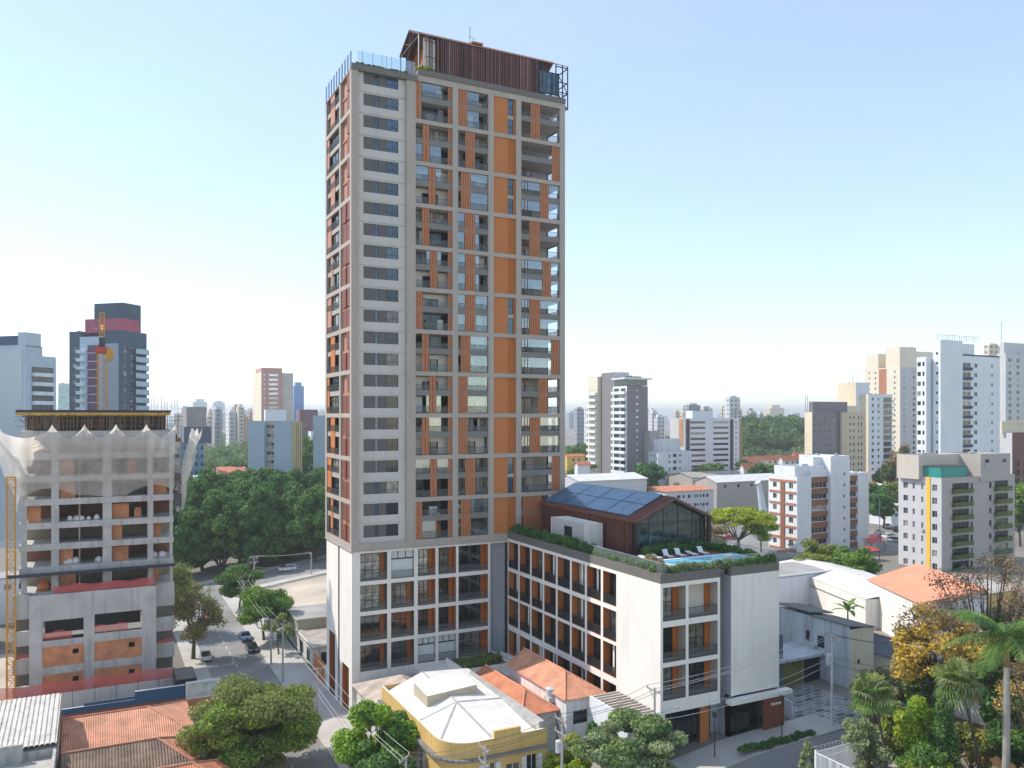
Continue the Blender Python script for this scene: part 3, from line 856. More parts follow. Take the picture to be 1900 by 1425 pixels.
# ground floor shop front
a, b = window_mesh(7.4, 4.0, nx=6, nz=2, fr=.09, mf=BLACK, mg=GLD)
o = link('shop_front', a, wing, (.6, VN + 1.5, 5.6)); link('pane', b, o)
MB().box(6.4, 7.6, VN + 1.2, VN + 1.45, 5.0, 9.69, ORANGE).build('entrance_panel', wing)
a, b = window_mesh(4.2, 3.9, nx=4, nz=2, fr=.09, mf=BLACK, mg=GLD)
o = link('entrance_door', a, wing, (9.8, VN + .5, 5.5)); link('pane', b, o)
p = MB(); p.box(14.0, w_ + .2, VN - .6, VN - .4, 5.2, 9.39, uvmat('red_wood_cladding', 'boards', (.25, .075, .035), (.14, .04, .02), sx=.14, sy=1)); 
p.box(9.7, 14.0, VN + .9, VN + 1.0, 4.5, 9.4, DGREY)
o = p.build('entrance_panel', wing)
q = MB()
for i in range(7): q.box(15.1 + i * .22, 15.1 + i * .22 + .14, VN - .66, VN - .603, 8.5, 8.75 + (.08 if i == 0 else 0), WHITE)
q.build('sign_letters', o)

# glazed gable house beside the pool
ph = thing('pool_house', 'dark timber gabled pool house with solar panels and a glazed end', 'pool house', (28.7, -23.6, 24.35))
PW, PL, PE, PR = 11.3, 23.4, 4.1, 6.7
TIM = mat('red_brown_timber', (.20, .07, .045), .65, .15, .7, .1)
q = MB(); n = 58
for i in range(n):
    y = .3 + (PL - .5) * i / n
    q.box(-.10 - rr.random() * .05, .02, y, y + .2, 0.05, PE, rr.choice((TIM, TIM, BROWNRED, DARKSLAT)))
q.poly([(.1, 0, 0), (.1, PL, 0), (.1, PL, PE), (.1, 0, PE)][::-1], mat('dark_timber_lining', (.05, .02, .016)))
q.build('slat_screen', ph)
q = MB()
q.hexa([(-.25, -.9, PE - .1), (PW / 2, -.9, PR - .1), (PW / 2, PL, PR - .1), (-.25, PL, PE - .1), (-.25, -.9, PE + .2), (PW / 2, -.9, PR + .2), (PW / 2, PL, PR + .2), (-.25, PL, PE + .2)], TIM)
q.hexa([(PW / 2, -.9, PR - .1), (PW + .25, -.9, PE - .1), (PW + .25, PL, PE - .1), (PW / 2, PL, PR - .1), (PW / 2, -.9, PR + .2), (PW + .25, -.9, PE + .2), (PW + .25, PL, PE + .2), (PW / 2, PL, PR + .2)], TIM)
n = 60
for i in range(n):                       # battens laid over the roof
    y = -.8 + (PL + .6) * i / n
    q.beam((-.2, y, PE + .24), (PW / 2, y, PR + .24), .12, .08, DARKSLAT)
q.build('roof', ph)
q = MB()
q.box(-.2, .3, -.85, -.45, 0, PE + .1, BLACK); q.box(PW - .3, PW + .2, -.85, -.45, 0, PE + .1, BLACK)
q.beam((-.1, -.65, PE), (PW / 2, -.65, PR - .05), .4, .35, BLACK); q.beam((PW + .1, -.65, PE), (PW / 2, -.65, PR - .05), .4, .35, BLACK)
for i in range(1, 5):
    x = PW * i / 5; q.box(x - .05, x + .05, -.02, .05, 0, PE + (PR - PE) * (1 - abs(x - PW / 2) / (PW / 2)), BLACK)
q.box(.2, PW - .2, -.02, .06, PE - .5, PE - .38, BLACK); q.box(PW - 1.2, PW - 1.05, -.6, -.5, 0, PE, BLACK)
q.box(PW - 1.0, PW - .9, -.03, .06, 0, PE, BLACK)
q.build('gable_frame', ph)
q = MB(); q.poly([(.2, .03, 0), (PW - .2, .03, 0), (PW - .2, .03, PE), (PW / 2, .03, PR - .1), (.2, .03, PE)], glass('pool_house_glass', (.02, .035, .033), None, ior=1.9)); q.build('gable_glass', ph)
q = MB(); q.poly([(PW, 0, 0), (PW, PL, 0), (PW, PL, PE), (PW, 0, PE)], TIM); q.poly([(0, PL, 0), (PW, PL, 0), (PW, PL, PE), (PW / 2, PL, PR), (0, PL, PE)], TIM); q.build('wall', ph)
PVM = uvmat('solar_cells', 'boards', (.04, .15, .27), (.13, .26, .36), sx=.33, sy=1, rough=.12, bump=0, stain=.3)
sl = Vector((PW / 2, 0, PR - PE)).normalized()
for i in range(4):
    for j in range(2):
        y0 = 1.5 + i * 5.35; y1 = y0 + 5.15; t0 = .3 + j * 2.95; t1 = t0 + 2.8
        q = MB()
        P_ = lambda t, y, hh: Vector((0, y, PE)) + sl * t + Vector((0, 0, .36 + hh))
        q.hexa([P_(t0, y0, 0), P_(t1, y0, 0), P_(t1, y1, 0), P_(t0, y1, 0), P_(t0, y0, .1), P_(t1, y0, .1), P_(t1, y1, .1), P_(t0, y1, .1)], PVM)
        q.build('solar_panel', ph)
bx = thing('plant_box', 'white open-sided plant enclosure beside the dark timber pool house', 'enclosure', (25.5, -17.5, 24.25))
q = MB(); q.box(0, 2.7, 0, .2, 0, 3.3, WHITE); q.box(0, .2, .2, 8.6, 0, 3.3, LIGHT); q.box(0, 2.7, 8.6, 8.8, 0, 3.3, WHITE); q.box(2.5, 2.7, .2, 8.6, 0, 3.3, WHITE)  # left wall in light grey, its shade put into the colour
q.box(.2, 2.5, .2, 8.6, 2.9, 3.1, WHITE); q.build('wall', bx)
q = MB(); q.box(-.02, .05, 3.2, 5.2, .3, 2.6, BLACK); q.build('louvre', bx)
# loungers by the pool
LG = mat('white_sling', (.75, .76, .78), .6)
def lounger(back):
    t = thing('sun_lounger', None, 'sun lounger', group='white sun loungers beside the roof pool')
    q = MB(); q.box(-.33, .33, -1.0, .35, .28, .35, LG); q.build('seat', t)
    q = MB(); q.beam((0, .35, .32), (0, .35 + .75 * math.cos(back), .32 + .75 * math.sin(back)), .66, .06, LG, up=(0, -math.sin(back), math.cos(back))); q.build('backrest', t)
    for x in (-.3, .27):
        for y in (-.9, .3): MB().box(x, x + .05, y, y + .05, 0, .28, LG).build('leg', t)
    return t
for i, (dx, bk, lab) in enumerate(((4.2, 8, 'flat white lounger nearest the timber wall'), (5.9, 8, 'flat white lounger, second from the timber wall'), (7.6, 55, 'white lounger with raised back, third from the timber wall'),
                             (9.4, 55, 'white lounger with raised back in the middle of the pool row'), (11.2, 8, 'flat white lounger, fifth from the timber wall'), (12.9, 50, 'raised white lounger at the far end of the pool row'))):
    t = lounger(R(bk)); t.location = (UX + dx, VN + 8.6, 24.42); t.rotation_euler = (0, 0, R(-8)); t['label'] = lab
# ================================================================== ground, streets, pavements
def axis(lo, hi, fine_lo, fine_hi, step, extra):
    a = set(np.arange(fine_lo, fine_hi + .1, step).round(3).tolist()) | set(extra)
    t = step
    v = fine_hi
    while v < hi: t *= 1.5; v += t; a.add(round(min(v, hi), 2))
    t = step; v = fine_lo
    while v > lo: t *= 1.5; v -= t; a.add(round(max(v, lo), 2))
    return sorted(a)
GX = axis(-12000, 12000, -80, 140, 10, (-8, 32, 70))
GY = axis(-400, 12000, -80, 220, 20, ())
GROUND = mat('city_ground', (.21, .195, .17), .9, .35, .02, .15, bump=.3, bscale=2)
me = D.meshes.new('ground')
vv = [(x, y, gz(x, y) - .02) for y in GY for x in GX]
nx = len(GX)
me.from_pydata(vv, [], [(j * nx + i, j * nx + i + 1, (j + 1) * nx + i + 1, (j + 1) * nx + i) for j in range(len(GY) - 1) for i in range(nx - 1)])
me.materials.append(GROUND)
struct(link('ground', me))

ASPH = mat('asphalt', (.24, .235, .23), .9, .28, .12, .12, bump=.3, bscale=40)
PAVE = mat('pavement_concrete', (.46, .44, .41), .85, .12, .3, .1, bump=.2, bscale=20)
PATT = uvmat('patterned_paving', 'brick', (.10, .10, .10), (.50, .50, .50), sx=1.6, sy=.8, bump=0)
BREAKS = (-8.0, 32.0, 70.0)
def sheet(name, x0, x1, y0, y1, m, dz=.004, kerb=0.0):
    xs = [x0] + [b for b in BREAKS if x0 < b < x1] + [x1]
    q = MB()
    for a, b in zip(xs, xs[1:]):
        za, zb = gz(a) + dz + kerb, gz(b) + dz + kerb
        q.poly([(a, y0, za), (b, y0, zb), (b, y1, zb), (a, y1, za)], m)
        if kerb:
            q.poly([(a, y0, za - kerb - .05), (b, y0, zb - kerb - .05), (b, y0, zb), (a, y0, za)], m)
            q.poly([(a, y1, za - kerb - .05), (b, y1, zb - kerb - .05), (b, y1, zb), (a, y1, za)][::-1], m)
    if kerb:
        for x, fl in ((x0, 1), (x1, 0)):
            z = gz(x) + dz + kerb
            p = [(x, y0, z - kerb - .05), (x, y1, z - kerb - .05), (x, y1, z), (x, y0, z)]
            q.poly(p[::-1] if fl else p, m)
    return struct(q.build(name))
sheet('side_road', -14, -5, -41, 92, ASPH)
sheet('front_road', -60, 160, -48.6, -41.004, ASPH)
sheet('back_road', -120, 140, 92.004, 106, ASPH)
sheet('pavement', -5, .15, -36.1, 90, PAVE, kerb=.14)
sheet('pavement', -17.2, -14, -38, 90, PAVE, kerb=.14)
sheet('pavement', -5, 45.5, -40.9, -36.15, PAVE, kerb=.14)
sheet('pavement', 45.52, 110, -40.9, -36.5, PATT, kerb=.14)
sheet('patterned_forecourt', 42.2, 53, -36.3, -22, PATT, dz=.02)
sheet('pavement', -60, 120, -52, -48.7, PAVE, kerb=.14)
sheet('pavement', -100, -17, 88, 91.5, PAVE, kerb=.14)
sheet('pavement', 1, 120, 88.2, 91.5, PAVE, kerb=.14)
sheet('pavement', -100, 120, 106.2, 109, PAVE, kerb=.14)
sheet('vacant_lot', .3, 38, 49, 86.4, mat('bare_sandy_soil', (.50, .43, .35), .95, .28, .09, .12, bump=.3, bscale=3), dz=.03)
sheet('courtyard', .5, 23.1, -36, -.1, mat('courtyard_paving', (.30, .29, .28), .85, .15), dz=.05)
sheet('car_park', 95, 175, 40, 90, ASPH, dz=.03)
MARK = mat('road_paint', (.6, .6, .58), .8, .2, 1.0, .2)
q = MB()
for i in range(26):
    x = -58 + i * 8
    if not (x < -8 < x + 3 or x < 32 < x + 3 or x < 70 < x + 3):
        q.poly([(x, -44.9, gz(x) + .012), (x + 3, -44.9, gz(x + 3) + .012), (x + 3, -44.75, gz(x + 3) + .012), (x, -44.75, gz(x) + .012)], MARK)
struct(q.build('road_markings'))
q = MB()
for i in range(30): q.poly([(-9.6, -30 + i * 4, .012), (-9.45, -30 + i * 4, .012), (-9.45, -28 + i * 4, .012), (-9.6, -28 + i * 4, .012)], MARK)
struct(q.build('road_markings'))

# the wooded hill beyond the low houses on the right
hc = at(1440, 790, 640)
q = MB(); HR, HH = 120, 25
def hillz(x, y):
    r2 = ((x - hc.x) / HR) ** 2 + ((y - hc.y) / (HR * .8)) ** 2
    return 6.5 + HH * max(0, 1 - r2) ** 1.3
N = 24
for i in range(N):
    for j in range(N):
        xs = [hc.x - HR + 2 * HR * (i + a) / N for a in (0, 1)]; ys = [hc.y - HR + 2 * HR * (j + a) / N for a in (0, 1)]
        q.poly([(xs[0], ys[0], hillz(xs[0], ys[0])), (xs[1], ys[0], hillz(xs[1], ys[0])), (xs[1], ys[1], hillz(xs[1], ys[1])), (xs[0], ys[1], hillz(xs[0], ys[1]))],
               mat('hill_soil', (.09, .10, .05), .95, .3, .05))
struct(q.build('hill', smooth=True))
# ================================================================== trees and plants
LF = {
 'dark': leafmat('dark_green_leaves', (0.036, 0.11, 0.035), (0.13, 0.28, 0.075)),
 'mid': leafmat('mid_green_leaves', (0.056, 0.140, 0.028), (0.196, 0.336, 0.070)),
 'olive': leafmat('olive_leaves', (0.105, 0.154, 0.035), (0.350, 0.392, 0.119)),
 'fresh': leafmat('fresh_green_leaves', (0.112, 0.252, 0.025), (0.378, 0.560, 0.063)),
 'lime': leafmat('lime_green_leaves', (0.140, 0.224, 0.017), (0.532, 0.588, 0.056)),
 'silver': leafmat('grey_green_leaves', (0.105, 0.168, 0.070), (0.448, 0.532, 0.266)),
 'yellow': leafmat('yellow_blossom', (.58, .38, .04), (.78, .58, .12)),
 'brown': leafmat('brown_dry_leaves', (.22, .15, .08), (.42, .31, .18)),
 'far': leafmat('far_wood_leaves', (0.063, 0.140, 0.042), (0.196, 0.294, 0.098)),
}
BARK = mat('bark', (.10, .075, .055), .9, .25, 1.5, .2, bump=.5, bscale=8)
PALEBARK = mat('pale_palm_bark', (.36, .33, .29), .85, .15, .6, .1, bump=.3, bscale=6)
STEMS = mat('dry_twigs', (.20, .14, .095), .9, .2)

def leaf_cloud(name, blobs, n, size, m, seed, flat=.25):
    """n small folded leaves spread through the shells of many clumps"""
    g = np.random.default_rng(seed)
    B = np.array(blobs, float)
    wt = (B[:, 3] * B[:, 4] * B[:, 5]) ** (2 / 3); wt /= wt.sum()
    k = g.choice(len(B), n, p=wt)
    d = g.normal(size=(n, 3)); d /= np.linalg.norm(d, axis=1)[:, None]
    r = 1 - g.random(n) ** 1.6 * .75
    c = B[k, :3] + d * B[k, 3:6] * r[:, None]
    nrm = d * .8 + g.normal(size=(n, 3)) * .75 + np.array([0, 0, flat])
    nrm /= np.linalg.norm(nrm, axis=1)[:, None]
    a = np.cross(nrm, g.normal(size=(n, 3))); a /= np.linalg.norm(a, axis=1)[:, None]
    b = np.cross(nrm, a)
    s = size * (.6 + .8 * g.random(n))[:, None]
    v = np.empty((n, 4, 3))
    v[:, 0] = c - a * s * .75; v[:, 1] = c + b * s * .42 - nrm * s * .12; v[:, 2] = c + a * s * .75; v[:, 3] = c - b * s * .42 - nrm * s * .12
    me = D.meshes.new(name)
    me.vertices.add(n * 4); me.vertices.foreach_set('co', v.ravel())
    me.loops.add(n * 4); me.loops.foreach_set('vertex_index', np.arange(n * 4))
    me.polygons.add(n); me.polygons.foreach_set('loop_start', np.arange(n) * 4); me.polygons.foreach_set('loop_total', np.full(n, 4))
    me.update(calc_edges=True)
    me.materials.append(m)
    return me

def crown_blobs(h0, h1, rx, ry, nb, seed, br=.32, shape='round'):
    g = random.Random(seed); out = []
    cz, rz = (h0 + h1) / 2, (h1 - h0) / 2
    for i in range(nb):
        u = g.uniform(-1, 1); t = g.uniform(0, 2 * math.pi); q = math.sqrt(1 - u * u)
        k = g.uniform(.45, .9)
        if shape == 'umbrella': u = abs(u) * .9 - .1
        if shape == 'cone': k *= (1 - .75 * (u + 1) / 2)
        b = br * g.uniform(.6, 1.25)
        out.append((math.cos(t) * q * rx * k, math.sin(t) * q * ry * k, cz + u * rz * (k if shape != 'cone' else .85), rx * b, ry * b, rz * b * (.8 if shape != 'umbrella' else .6)))
    return out

def trunk_mesh(h, r, blobs, seed, m=BARK, nl=7, fork=.35):
    g = random.Random(seed); q = MB()
    top = Vector((g.uniform(-.3, .3), g.uniform(-.3, .3), h * fork))
    q.tube([(0, 0, -.3), (top.x * .4, top.y * .4, h * fork * .5), top], [r * 1.25, r, r * .8], 8, m)
    for b in g.sample(blobs, min(nl, len(blobs))):
        e = Vector(b[:3]); mid = top.lerp(e, .5) + Vector((0, 0, -.06 * h))
        q.tube([top, mid, e], [r * .6, r * .35, r * .1], 6, m, caps=False)
        for _ in range(2):
            p = top.lerp(e, g.uniform(.45, .8)); z = p + Vector((g.uniform(-1, 1) * b[3], g.uniform(-1, 1) * b[4], g.uniform(.2, 1) * b[5]))
            q.tube([mid.lerp(p, .7), z], [r * .2, r * .05], 5, m, caps=False)
    return q.mesh('trunk')

TM = {}
def tree_meshes(key, h0, h1, rx, ry, nb, n, size, kind, tr, br=.32, shape='round', extra=None, nl=7, fork=None):
    if key not in TM:
        s = sum(ord(ch) * (i + 3) for i, ch in enumerate(str(key)))
        bl = crown_blobs(h0, h1, rx, ry, nb, s, br, shape)
        cr = [leaf_cloud('crown', bl, n, size, LF[kind], s)]
        if extra:
            g = random.Random(s + 5)
            cr.append(leaf_cloud('blossom', g.sample(bl, max(2, int(len(bl) * extra[1]))), int(n * extra[2]), size, LF[extra[0]], s + 9))
        TM[key] = (cr, trunk_mesh(h1, tr, bl, s, nl=nl, fork=fork or h0 / h1 * .9))
    return TM[key]

def tree(name, label, p, key, rz=0.0, sc=1.0, group=None, **kw):
    cr, tr = tree_meshes(key, **kw) if kw else TM[key]
    t = thing(name, label, 'tree', p, rz, group)
    t.scale = (sc, sc, sc)
    link('trunk', tr, t)
    for c in cr: link(c.name.split('.')[0], c, t)
    return t

# ---- near trees
def gp(x, y): return (x, y, gz(x, y))
tree('street_tree', 'big round green street tree in front of the orange tiled roofs', gp(-14.4, -9.6), 'big_near', h0=1.2, h1=11.4, rx=8.4, ry=8.0, nb=80, n=62000, size=.24, kind='olive', tr=.42, br=.26, extra=('fresh', .35, .3))
tree('street_tree', 'glossy bright green tree beside the yellow corner house', gp(-3.4, -21.5), 'glossy', h0=3.0, h1=10.4, rx=4.2, ry=4.2, nb=34, n=17000, size=.3, kind='fresh', tr=.28, br=.3, extra=('dark', .5, .5))
tree('street_tree', 'dark green tree at the lower edge of the yellow corner house', gp(-4.2, -27.5), 'glossy_low', h0=1.8, h1=7.6, rx=4.0, ry=3.6, nb=30, n=14000, size=.3, kind='mid', tr=.25, br=.3, extra=('dark', .5, .6))
tree('street_tree', 'grey-green rounded street tree in front of the low wing', gp(17.4, -38.9), 'silver', h0=2.4, h1=8.2, rx=5.6, ry=5.2, nb=46, n=30000, size=.23, kind='silver', tr=.3, br=.27, extra=('mid', .4, .4))
tree('yard_tree', 'yellow-green bush in the yard of the white tiled house', gp(13.6, -33.4), 'limebush', h0=.8, h1=5.0, rx=2.4, ry=2.2, nb=20, n=6000, size=.24, kind='lime', tr=.12)
tree('yard_tree', 'small dark conical tree by the white house wall', gp(18.3, -30.6), 'darkcone', h0=.4, h1=4.8, rx=1.1, ry=1.1, nb=16, n=3500, size=.2, kind='dark', tr=.1, shape='cone')
tree('yard_tree', 'leafy yellow-green shrub beside the grey-green street tree', gp(12.2, -36.4), 'limebush2', h0=.5, h1=4.0, rx=2.6, ry=2.0, nb=20, n=6000, size=.24, kind='fresh', tr=.12)

# ---- side street trees
tree('street_tree', 'half-bare brownish tree on the pavement beside the building site', gp(-15.6, 42), 'halfbare', h0=3.5, h1=13.0, rx=5.8, ry=5.6, nb=50, n=5200, size=.26, kind='olive', tr=.32, br=.24, extra=('brown', .6, .8), nl=16)
tree('street_tree', 'clipped flat-topped olive tree behind the half-bare street tree', gp(-19.6, 62), 'clipped', h0=2.5, h1=14.2, rx=6.0, ry=5.5, nb=50, n=14000, size=.3, kind='olive', tr=.3, br=.34)
tree('street_tree', 'dark leafy street tree under the wires, farther of the pair', gp(-3.4, 74), 'leafy', h0=2.6, h1=9.8, rx=5.0, ry=5.2, nb=38, n=14000, size=.27, kind='mid', tr=.2, extra=('dark', .5, .6))
tree('street_tree', 'leafy street tree beside the two parked dark cars', gp(-3.2, 46), 'leafy2', h0=2.4, h1=10.2, rx=5.0, ry=6.0, nb=44, n=18000, size=.27, kind='mid', tr=.22, extra=('fresh', .4, .4))
tree('street_tree', 'bare slender street tree behind the parked cars', gp(-2.6, 35.5), 'slender', h0=2.5, h1=7.0, rx=2.2, ry=2.4, nb=16, n=1800, size=.24, kind='olive', tr=.13, nl=14)
g = random.Random(12)
i = 0
KD = dict(h0=1.2, h1=23, rx=9.8, ry=9.2, nb=90, n=21000, size=.55, kind='dark', tr=.5, br=.22, extra=('mid', .5, .55))
for (px, d, s) in ((338, 214, .92), (376, 222, 1.06), (412, 216, .95), (446, 226, 1.04), (480, 216, .92), (505, 240, 1.02), (524, 218, .82), (552, 226, .86), (585, 216, .84), (610, 230, .8),
                   (350, 246, 1.0), (395, 250, 1.08), (440, 252, 1.05), (545, 252, .9), (588, 254, .9)):
    k = 'mass%d' % (i % 3)
    lab = ('tall dense dark green tree in the leafy block between the building site and the tower' if d < 235 else 'tall dark green tree in the rear rows of the leafy block behind the back road')
    tree('dense_tree', lab, gat(px, d - 6), k, g.uniform(0, 6), s, 'dark trees beyond the back road', **(KD if k not in TM else {}))
    i += 1

# ---- right hand garden
tree('trumpet_tree', 'yellow flowering tree with bare branches behind the palms', gp(50.6, -48.8), 'ipe', h0=5.0, h1=15.5, rx=6.8, ry=6.0, nb=80, n=3200, size=.28, kind='brown', tr=.3, br=.2, extra=('yellow', .6, 2.0), nl=40)
tree('bare_tree', 'tall brown leafless tree behind the yellow flowering tree', gp(62.5, -46.5), 'bare', h0=5.0, h1=19.4, rx=7.8, ry=7.0, nb=80, n=9000, size=.2, kind='brown', tr=.35, br=.2, nl=60)
tree('bare_tree', 'brown thin-leaved tree at the right picture edge above the retaining wall', gp(49.5, -60.5), 'bare2', h0=4.0, h1=15, rx=5.5, ry=5.0, nb=60, n=5000, size=.2, kind='brown', tr=.3, br=.2, nl=50, extra=('yellow', .2, .15))
tree('garden_tree', 'yellow-green shrubby tree between the two fan palms', gp(41.5, -53.2), 'gardenlime', h0=1.0, h1=8.4, rx=2.7, ry=2.7, nb=22, n=6500, size=.22, kind='fresh', tr=.15, extra=('lime', .5, .6))
tree('garden_tree', 'low bright green shrub in front of the retaining wall', gp(37.5, -57.8), 'gardenlime2', h0=.6, h1=6.0, rx=2.9, ry=2.6, nb=22, n=6500, size=.22, kind='mid', tr=.15, extra=('lime', .4, .5))
tree('garden_tree', 'dark green broad shrub under the yellow-green tree', gp(39.2, -55.8), 'gardendark', h0=.4, h1=4.2, rx=2.8, ry=2.4, nb=22, n=6500, size=.22, kind='dark', tr=.15, extra=('fresh', .4, .4))
tree('cypress', 'narrow dark green cypress left of the second fan palm', gp(40.7, -56.5), 'cypress', h0=.4, h1=9.4, rx=1.5, ry=1.5, nb=40, n=9000, size=.17, kind='dark', tr=.12, br=.42, shape='cone', extra=('olive', .4, .3))
tree('garden_tree', 'thin greyish shrubby tree left of the first fan palm', gp(37.6, -50.4), 'greyshrub', h0=1.0, h1=6.2, rx=2.7, ry=2.4, nb=22, n=4200, size=.2, kind='silver', tr=.14, nl=14)
tree('street_tree', 'young slim tree beside the white fence corner', gp(31.4, -48.9), 'slim', h0=.6, h1=4.4, rx=.9, ry=.9, nb=14, n=2600, size=.17, kind='silver', tr=.06)
tree('yard_tree', 'round dark green tree at the corner behind the low wing', gp(54.5, -14), 'rounddark', h0=2.5, h1=10.8, rx=3.9, ry=3.7, nb=34, n=13000, size=.28, kind='dark', tr=.25, extra=('silver', .5, .4))
tree('garden_tree', 'purple-brown shrub below the green transformer pole', gp(49, -41.5), 'purplebush', h0=1.5, h1=7.4, rx=2.5, ry=2.2, nb=20, n=3000, size=.2, kind='brown', tr=.12, nl=14, extra=('dark', .5, .8))
tree('garden_tree', 'dry brown undergrowth bush below the royal palm', gp(45.5, -64.5), 'drybush', h0=.5, h1=6.4, rx=4.2, ry=3.6, nb=30, n=4500, size=.2, kind='brown', tr=.12, nl=30, extra=('olive', .5, .8))
tree('garden_tree', 'dark olive tree behind the royal palm trunk', gp(53, -61), 'darkolive', h0=2.5, h1=10.5, rx=5, ry=4.5, nb=36, n=9000, size=.26, kind='olive', tr=.2, nl=20, extra=('dark', .5, .8))

for (px, d, kk, lb, kw) in ((1700, 74, 'gd1', 'leafy mid-green shrub at the bottom edge below the yellow-green tree', dict(h0=.4, h1=6.0, rx=2.8, ry=2.4, nb=24, n=8000, size=.22, kind='mid', tr=.12, extra=('fresh', .5, .5))),
  (1668, 82, 'gd2', 'olive shrub behind the first fan palm', dict(h0=.5, h1=7.2, rx=2.6, ry=2.4, nb=24, n=6000, size=.22, kind='olive', tr=.12, extra=('lime', .4, .4))),
  (1735, 88, 'gd3', 'dark bushy tree before the teal painted house', dict(h0=.8, h1=8.6, rx=3.4, ry=3.0, nb=30, n=8000, size=.26, kind='dark', tr=.15, extra=('olive', .5, .6))),
  (1690, 95, 'gd4', 'pale olive shrub before the little gable house', dict(h0=.6, h1=6.4, rx=3.2, ry=2.6, nb=26, n=6000, size=.26, kind='olive', tr=.12, extra=('brown', .4, .5))),
  (1630, 90, 'gd5', 'greyish dry shrub above the first fan palm', dict(h0=.6, h1=7.4, rx=2.8, ry=2.4, nb=26, n=4200, size=.24, kind='silver', tr=.12, nl=16, extra=('brown', .6, .9))),
  (1850, 92, 'gd6', 'tangled dark olive tree behind the royal palm crown', dict(h0=1.5, h1=12.5, rx=4.6, ry=4.0, nb=40, n=8000, size=.26, kind='olive', tr=.2, nl=24, extra=('dark', .5, .8))),
  (1800, 80, 'gd7', 'yellow-tinged bush on the garden terrace by the retaining wall', dict(h0=.6, h1=5.6, rx=2.4, ry=2.2, nb=24, n=4500, size=.22, kind='olive', tr=.12, extra=('yellow', .3, .3))),
  (1885, 80, 'gd8', 'dark broad-leaved tree at the lower right corner', dict(h0=.8, h1=8.0, rx=3.6, ry=3.2, nb=30, n=7000, size=.28, kind='dark', tr=.15, extra=('mid', .5, .6)))):
    tree('garden_tree', lb, gat(px, d), kk, **kw)

def frond(q, base, az, el, length, m, nl=34, wl=.62, droop=1.0):
    """one feather frond: curved midrib with drooping leaflets on both sides"""
    pts = []
    for i in range(9):
        t = i / 8
        a = el - droop * 1.5 * t * t
        r = length * (t * math.cos(el * .6 - droop * .35 * t))
        pts.append(Vector((math.cos(az) * r, math.sin(az) * r, length * (math.sin(el) * t - droop * .62 * t * t))) + base)
    q.tube(pts, [.05, .045, .04, .035, .03, .025, .02, .014, .008], 4, m, caps=False)
    side = Vector((-math.sin(az), math.cos(az), 0))
    for i in range(nl):
        t = .12 + .88 * i / nl; k = min(7, int(t * 8)); p = pts[k].lerp(pts[k + 1], t * 8 - k); d = (pts[k + 1] - pts[k]).normalized()
        w = wl * math.sin(math.pi * min(1, .18 + t * .8)) + .12
        for s in (-1, 1):
            e = p + side * s * w * .8 + d * w * .45 + Vector((0, 0, -w * rng.uniform(.25, .75)))
            q.poly([p - d * .035, p + d * .035, e + d * .02, e - d * .02], m)

def royal_palm():
    p = gp(43.2, -60.6); H = 15.6
    t = thing('royal_palm', 'tall royal palm with smooth pale trunk and drooping feather fronds', 'palm tree', p)
    q = MB(); q.tube([(0, 0, -.2), (.05, 0, H * .3), (.1, 0, H * .6), (.12, 0, H * .82)], [.34, .33, .30, .24], 14, PALEBARK); q.build('trunk', t, smooth=True)
    q = MB(); q.tube([(.12, 0, H * .82), (.12, 0, H * .9), (.12, 0, H)], [.26, .24, .12], 12, mat('brown_crownshaft', (.30, .19, .10), .7)); q.build('crownshaft', t, smooth=True)
    q = MB(); n = 27
    for i in range(n):
        frond(q, Vector((.12, 0, H - .1)), i * 2.4, R(rng.choice((75, 55, 38, 20, 5))), rng.uniform(4.4, 5.6), LF['mid'] if i % 3 else LF['dark'], nl=46, wl=.95, droop=rng.uniform(.75, 1.1))
    q.build('crown', t)
royal_palm()

def fan_palm(label, p, H, lean, n=34, r=1.25):
    t = thing('fan_palm', label, 'palm tree', p, 0, 'fan palms in the garden')
    q = MB(); top = Vector((lean[0], lean[1], H))
    q.tube([(0, 0, -.2), (lean[0] * .2, lean[1] * .2, H * .4), (lean[0] * .6, lean[1] * .6, H * .75), top], [.17, .14, .13, .16], 9, BARK); q.build('trunk', t)
    q = MB(); ms = (LF['olive'], LF['mid'], LF['silver'])
    for i in range(n):
        az = i * 2.4; el = R(rng.choice((80, 60, 40, 20, 0, -25, -45)))
        st = rng.uniform(.5, 1.3)
        d = Vector((math.cos(az) * math.cos(el), math.sin(az) * math.cos(el), math.sin(el)))
        c = top + d * st
        q.tube([top, c], .02, 4, ms[0], caps=False)
        side = Vector((-math.sin(az), math.cos(az), 0)); up = side.cross(d)
        m = ms[i % 3]
        for k in range(17):
            a = R(-105 + 210 * k / 16)
            dd = d * math.cos(a) + side * math.sin(a) + up * .1
            e = c + dd * r * rng.uniform(.85, 1.1); mid = c + dd * r * .6
            w = dd.cross(up).normalized() * .075
            e += Vector((0, 0, -.38 * rng.uniform(.5, 1.3))); 
            q.poly([c, mid - w, mid + w], m); q.poly([mid - w, e, mid + w], m)
    q.build('crown', t)
fan_palm('fan palm with slim dark trunk right behind the white picket fence', gp(38.0, -52.4), 8.8, (-1.4, .7), 44, 1.5)
fan_palm('fan palm with leaning trunk beside the dark cypress', gp(43.7, -58.0), 10.6, (-2.0, .9), 44, 1.6)
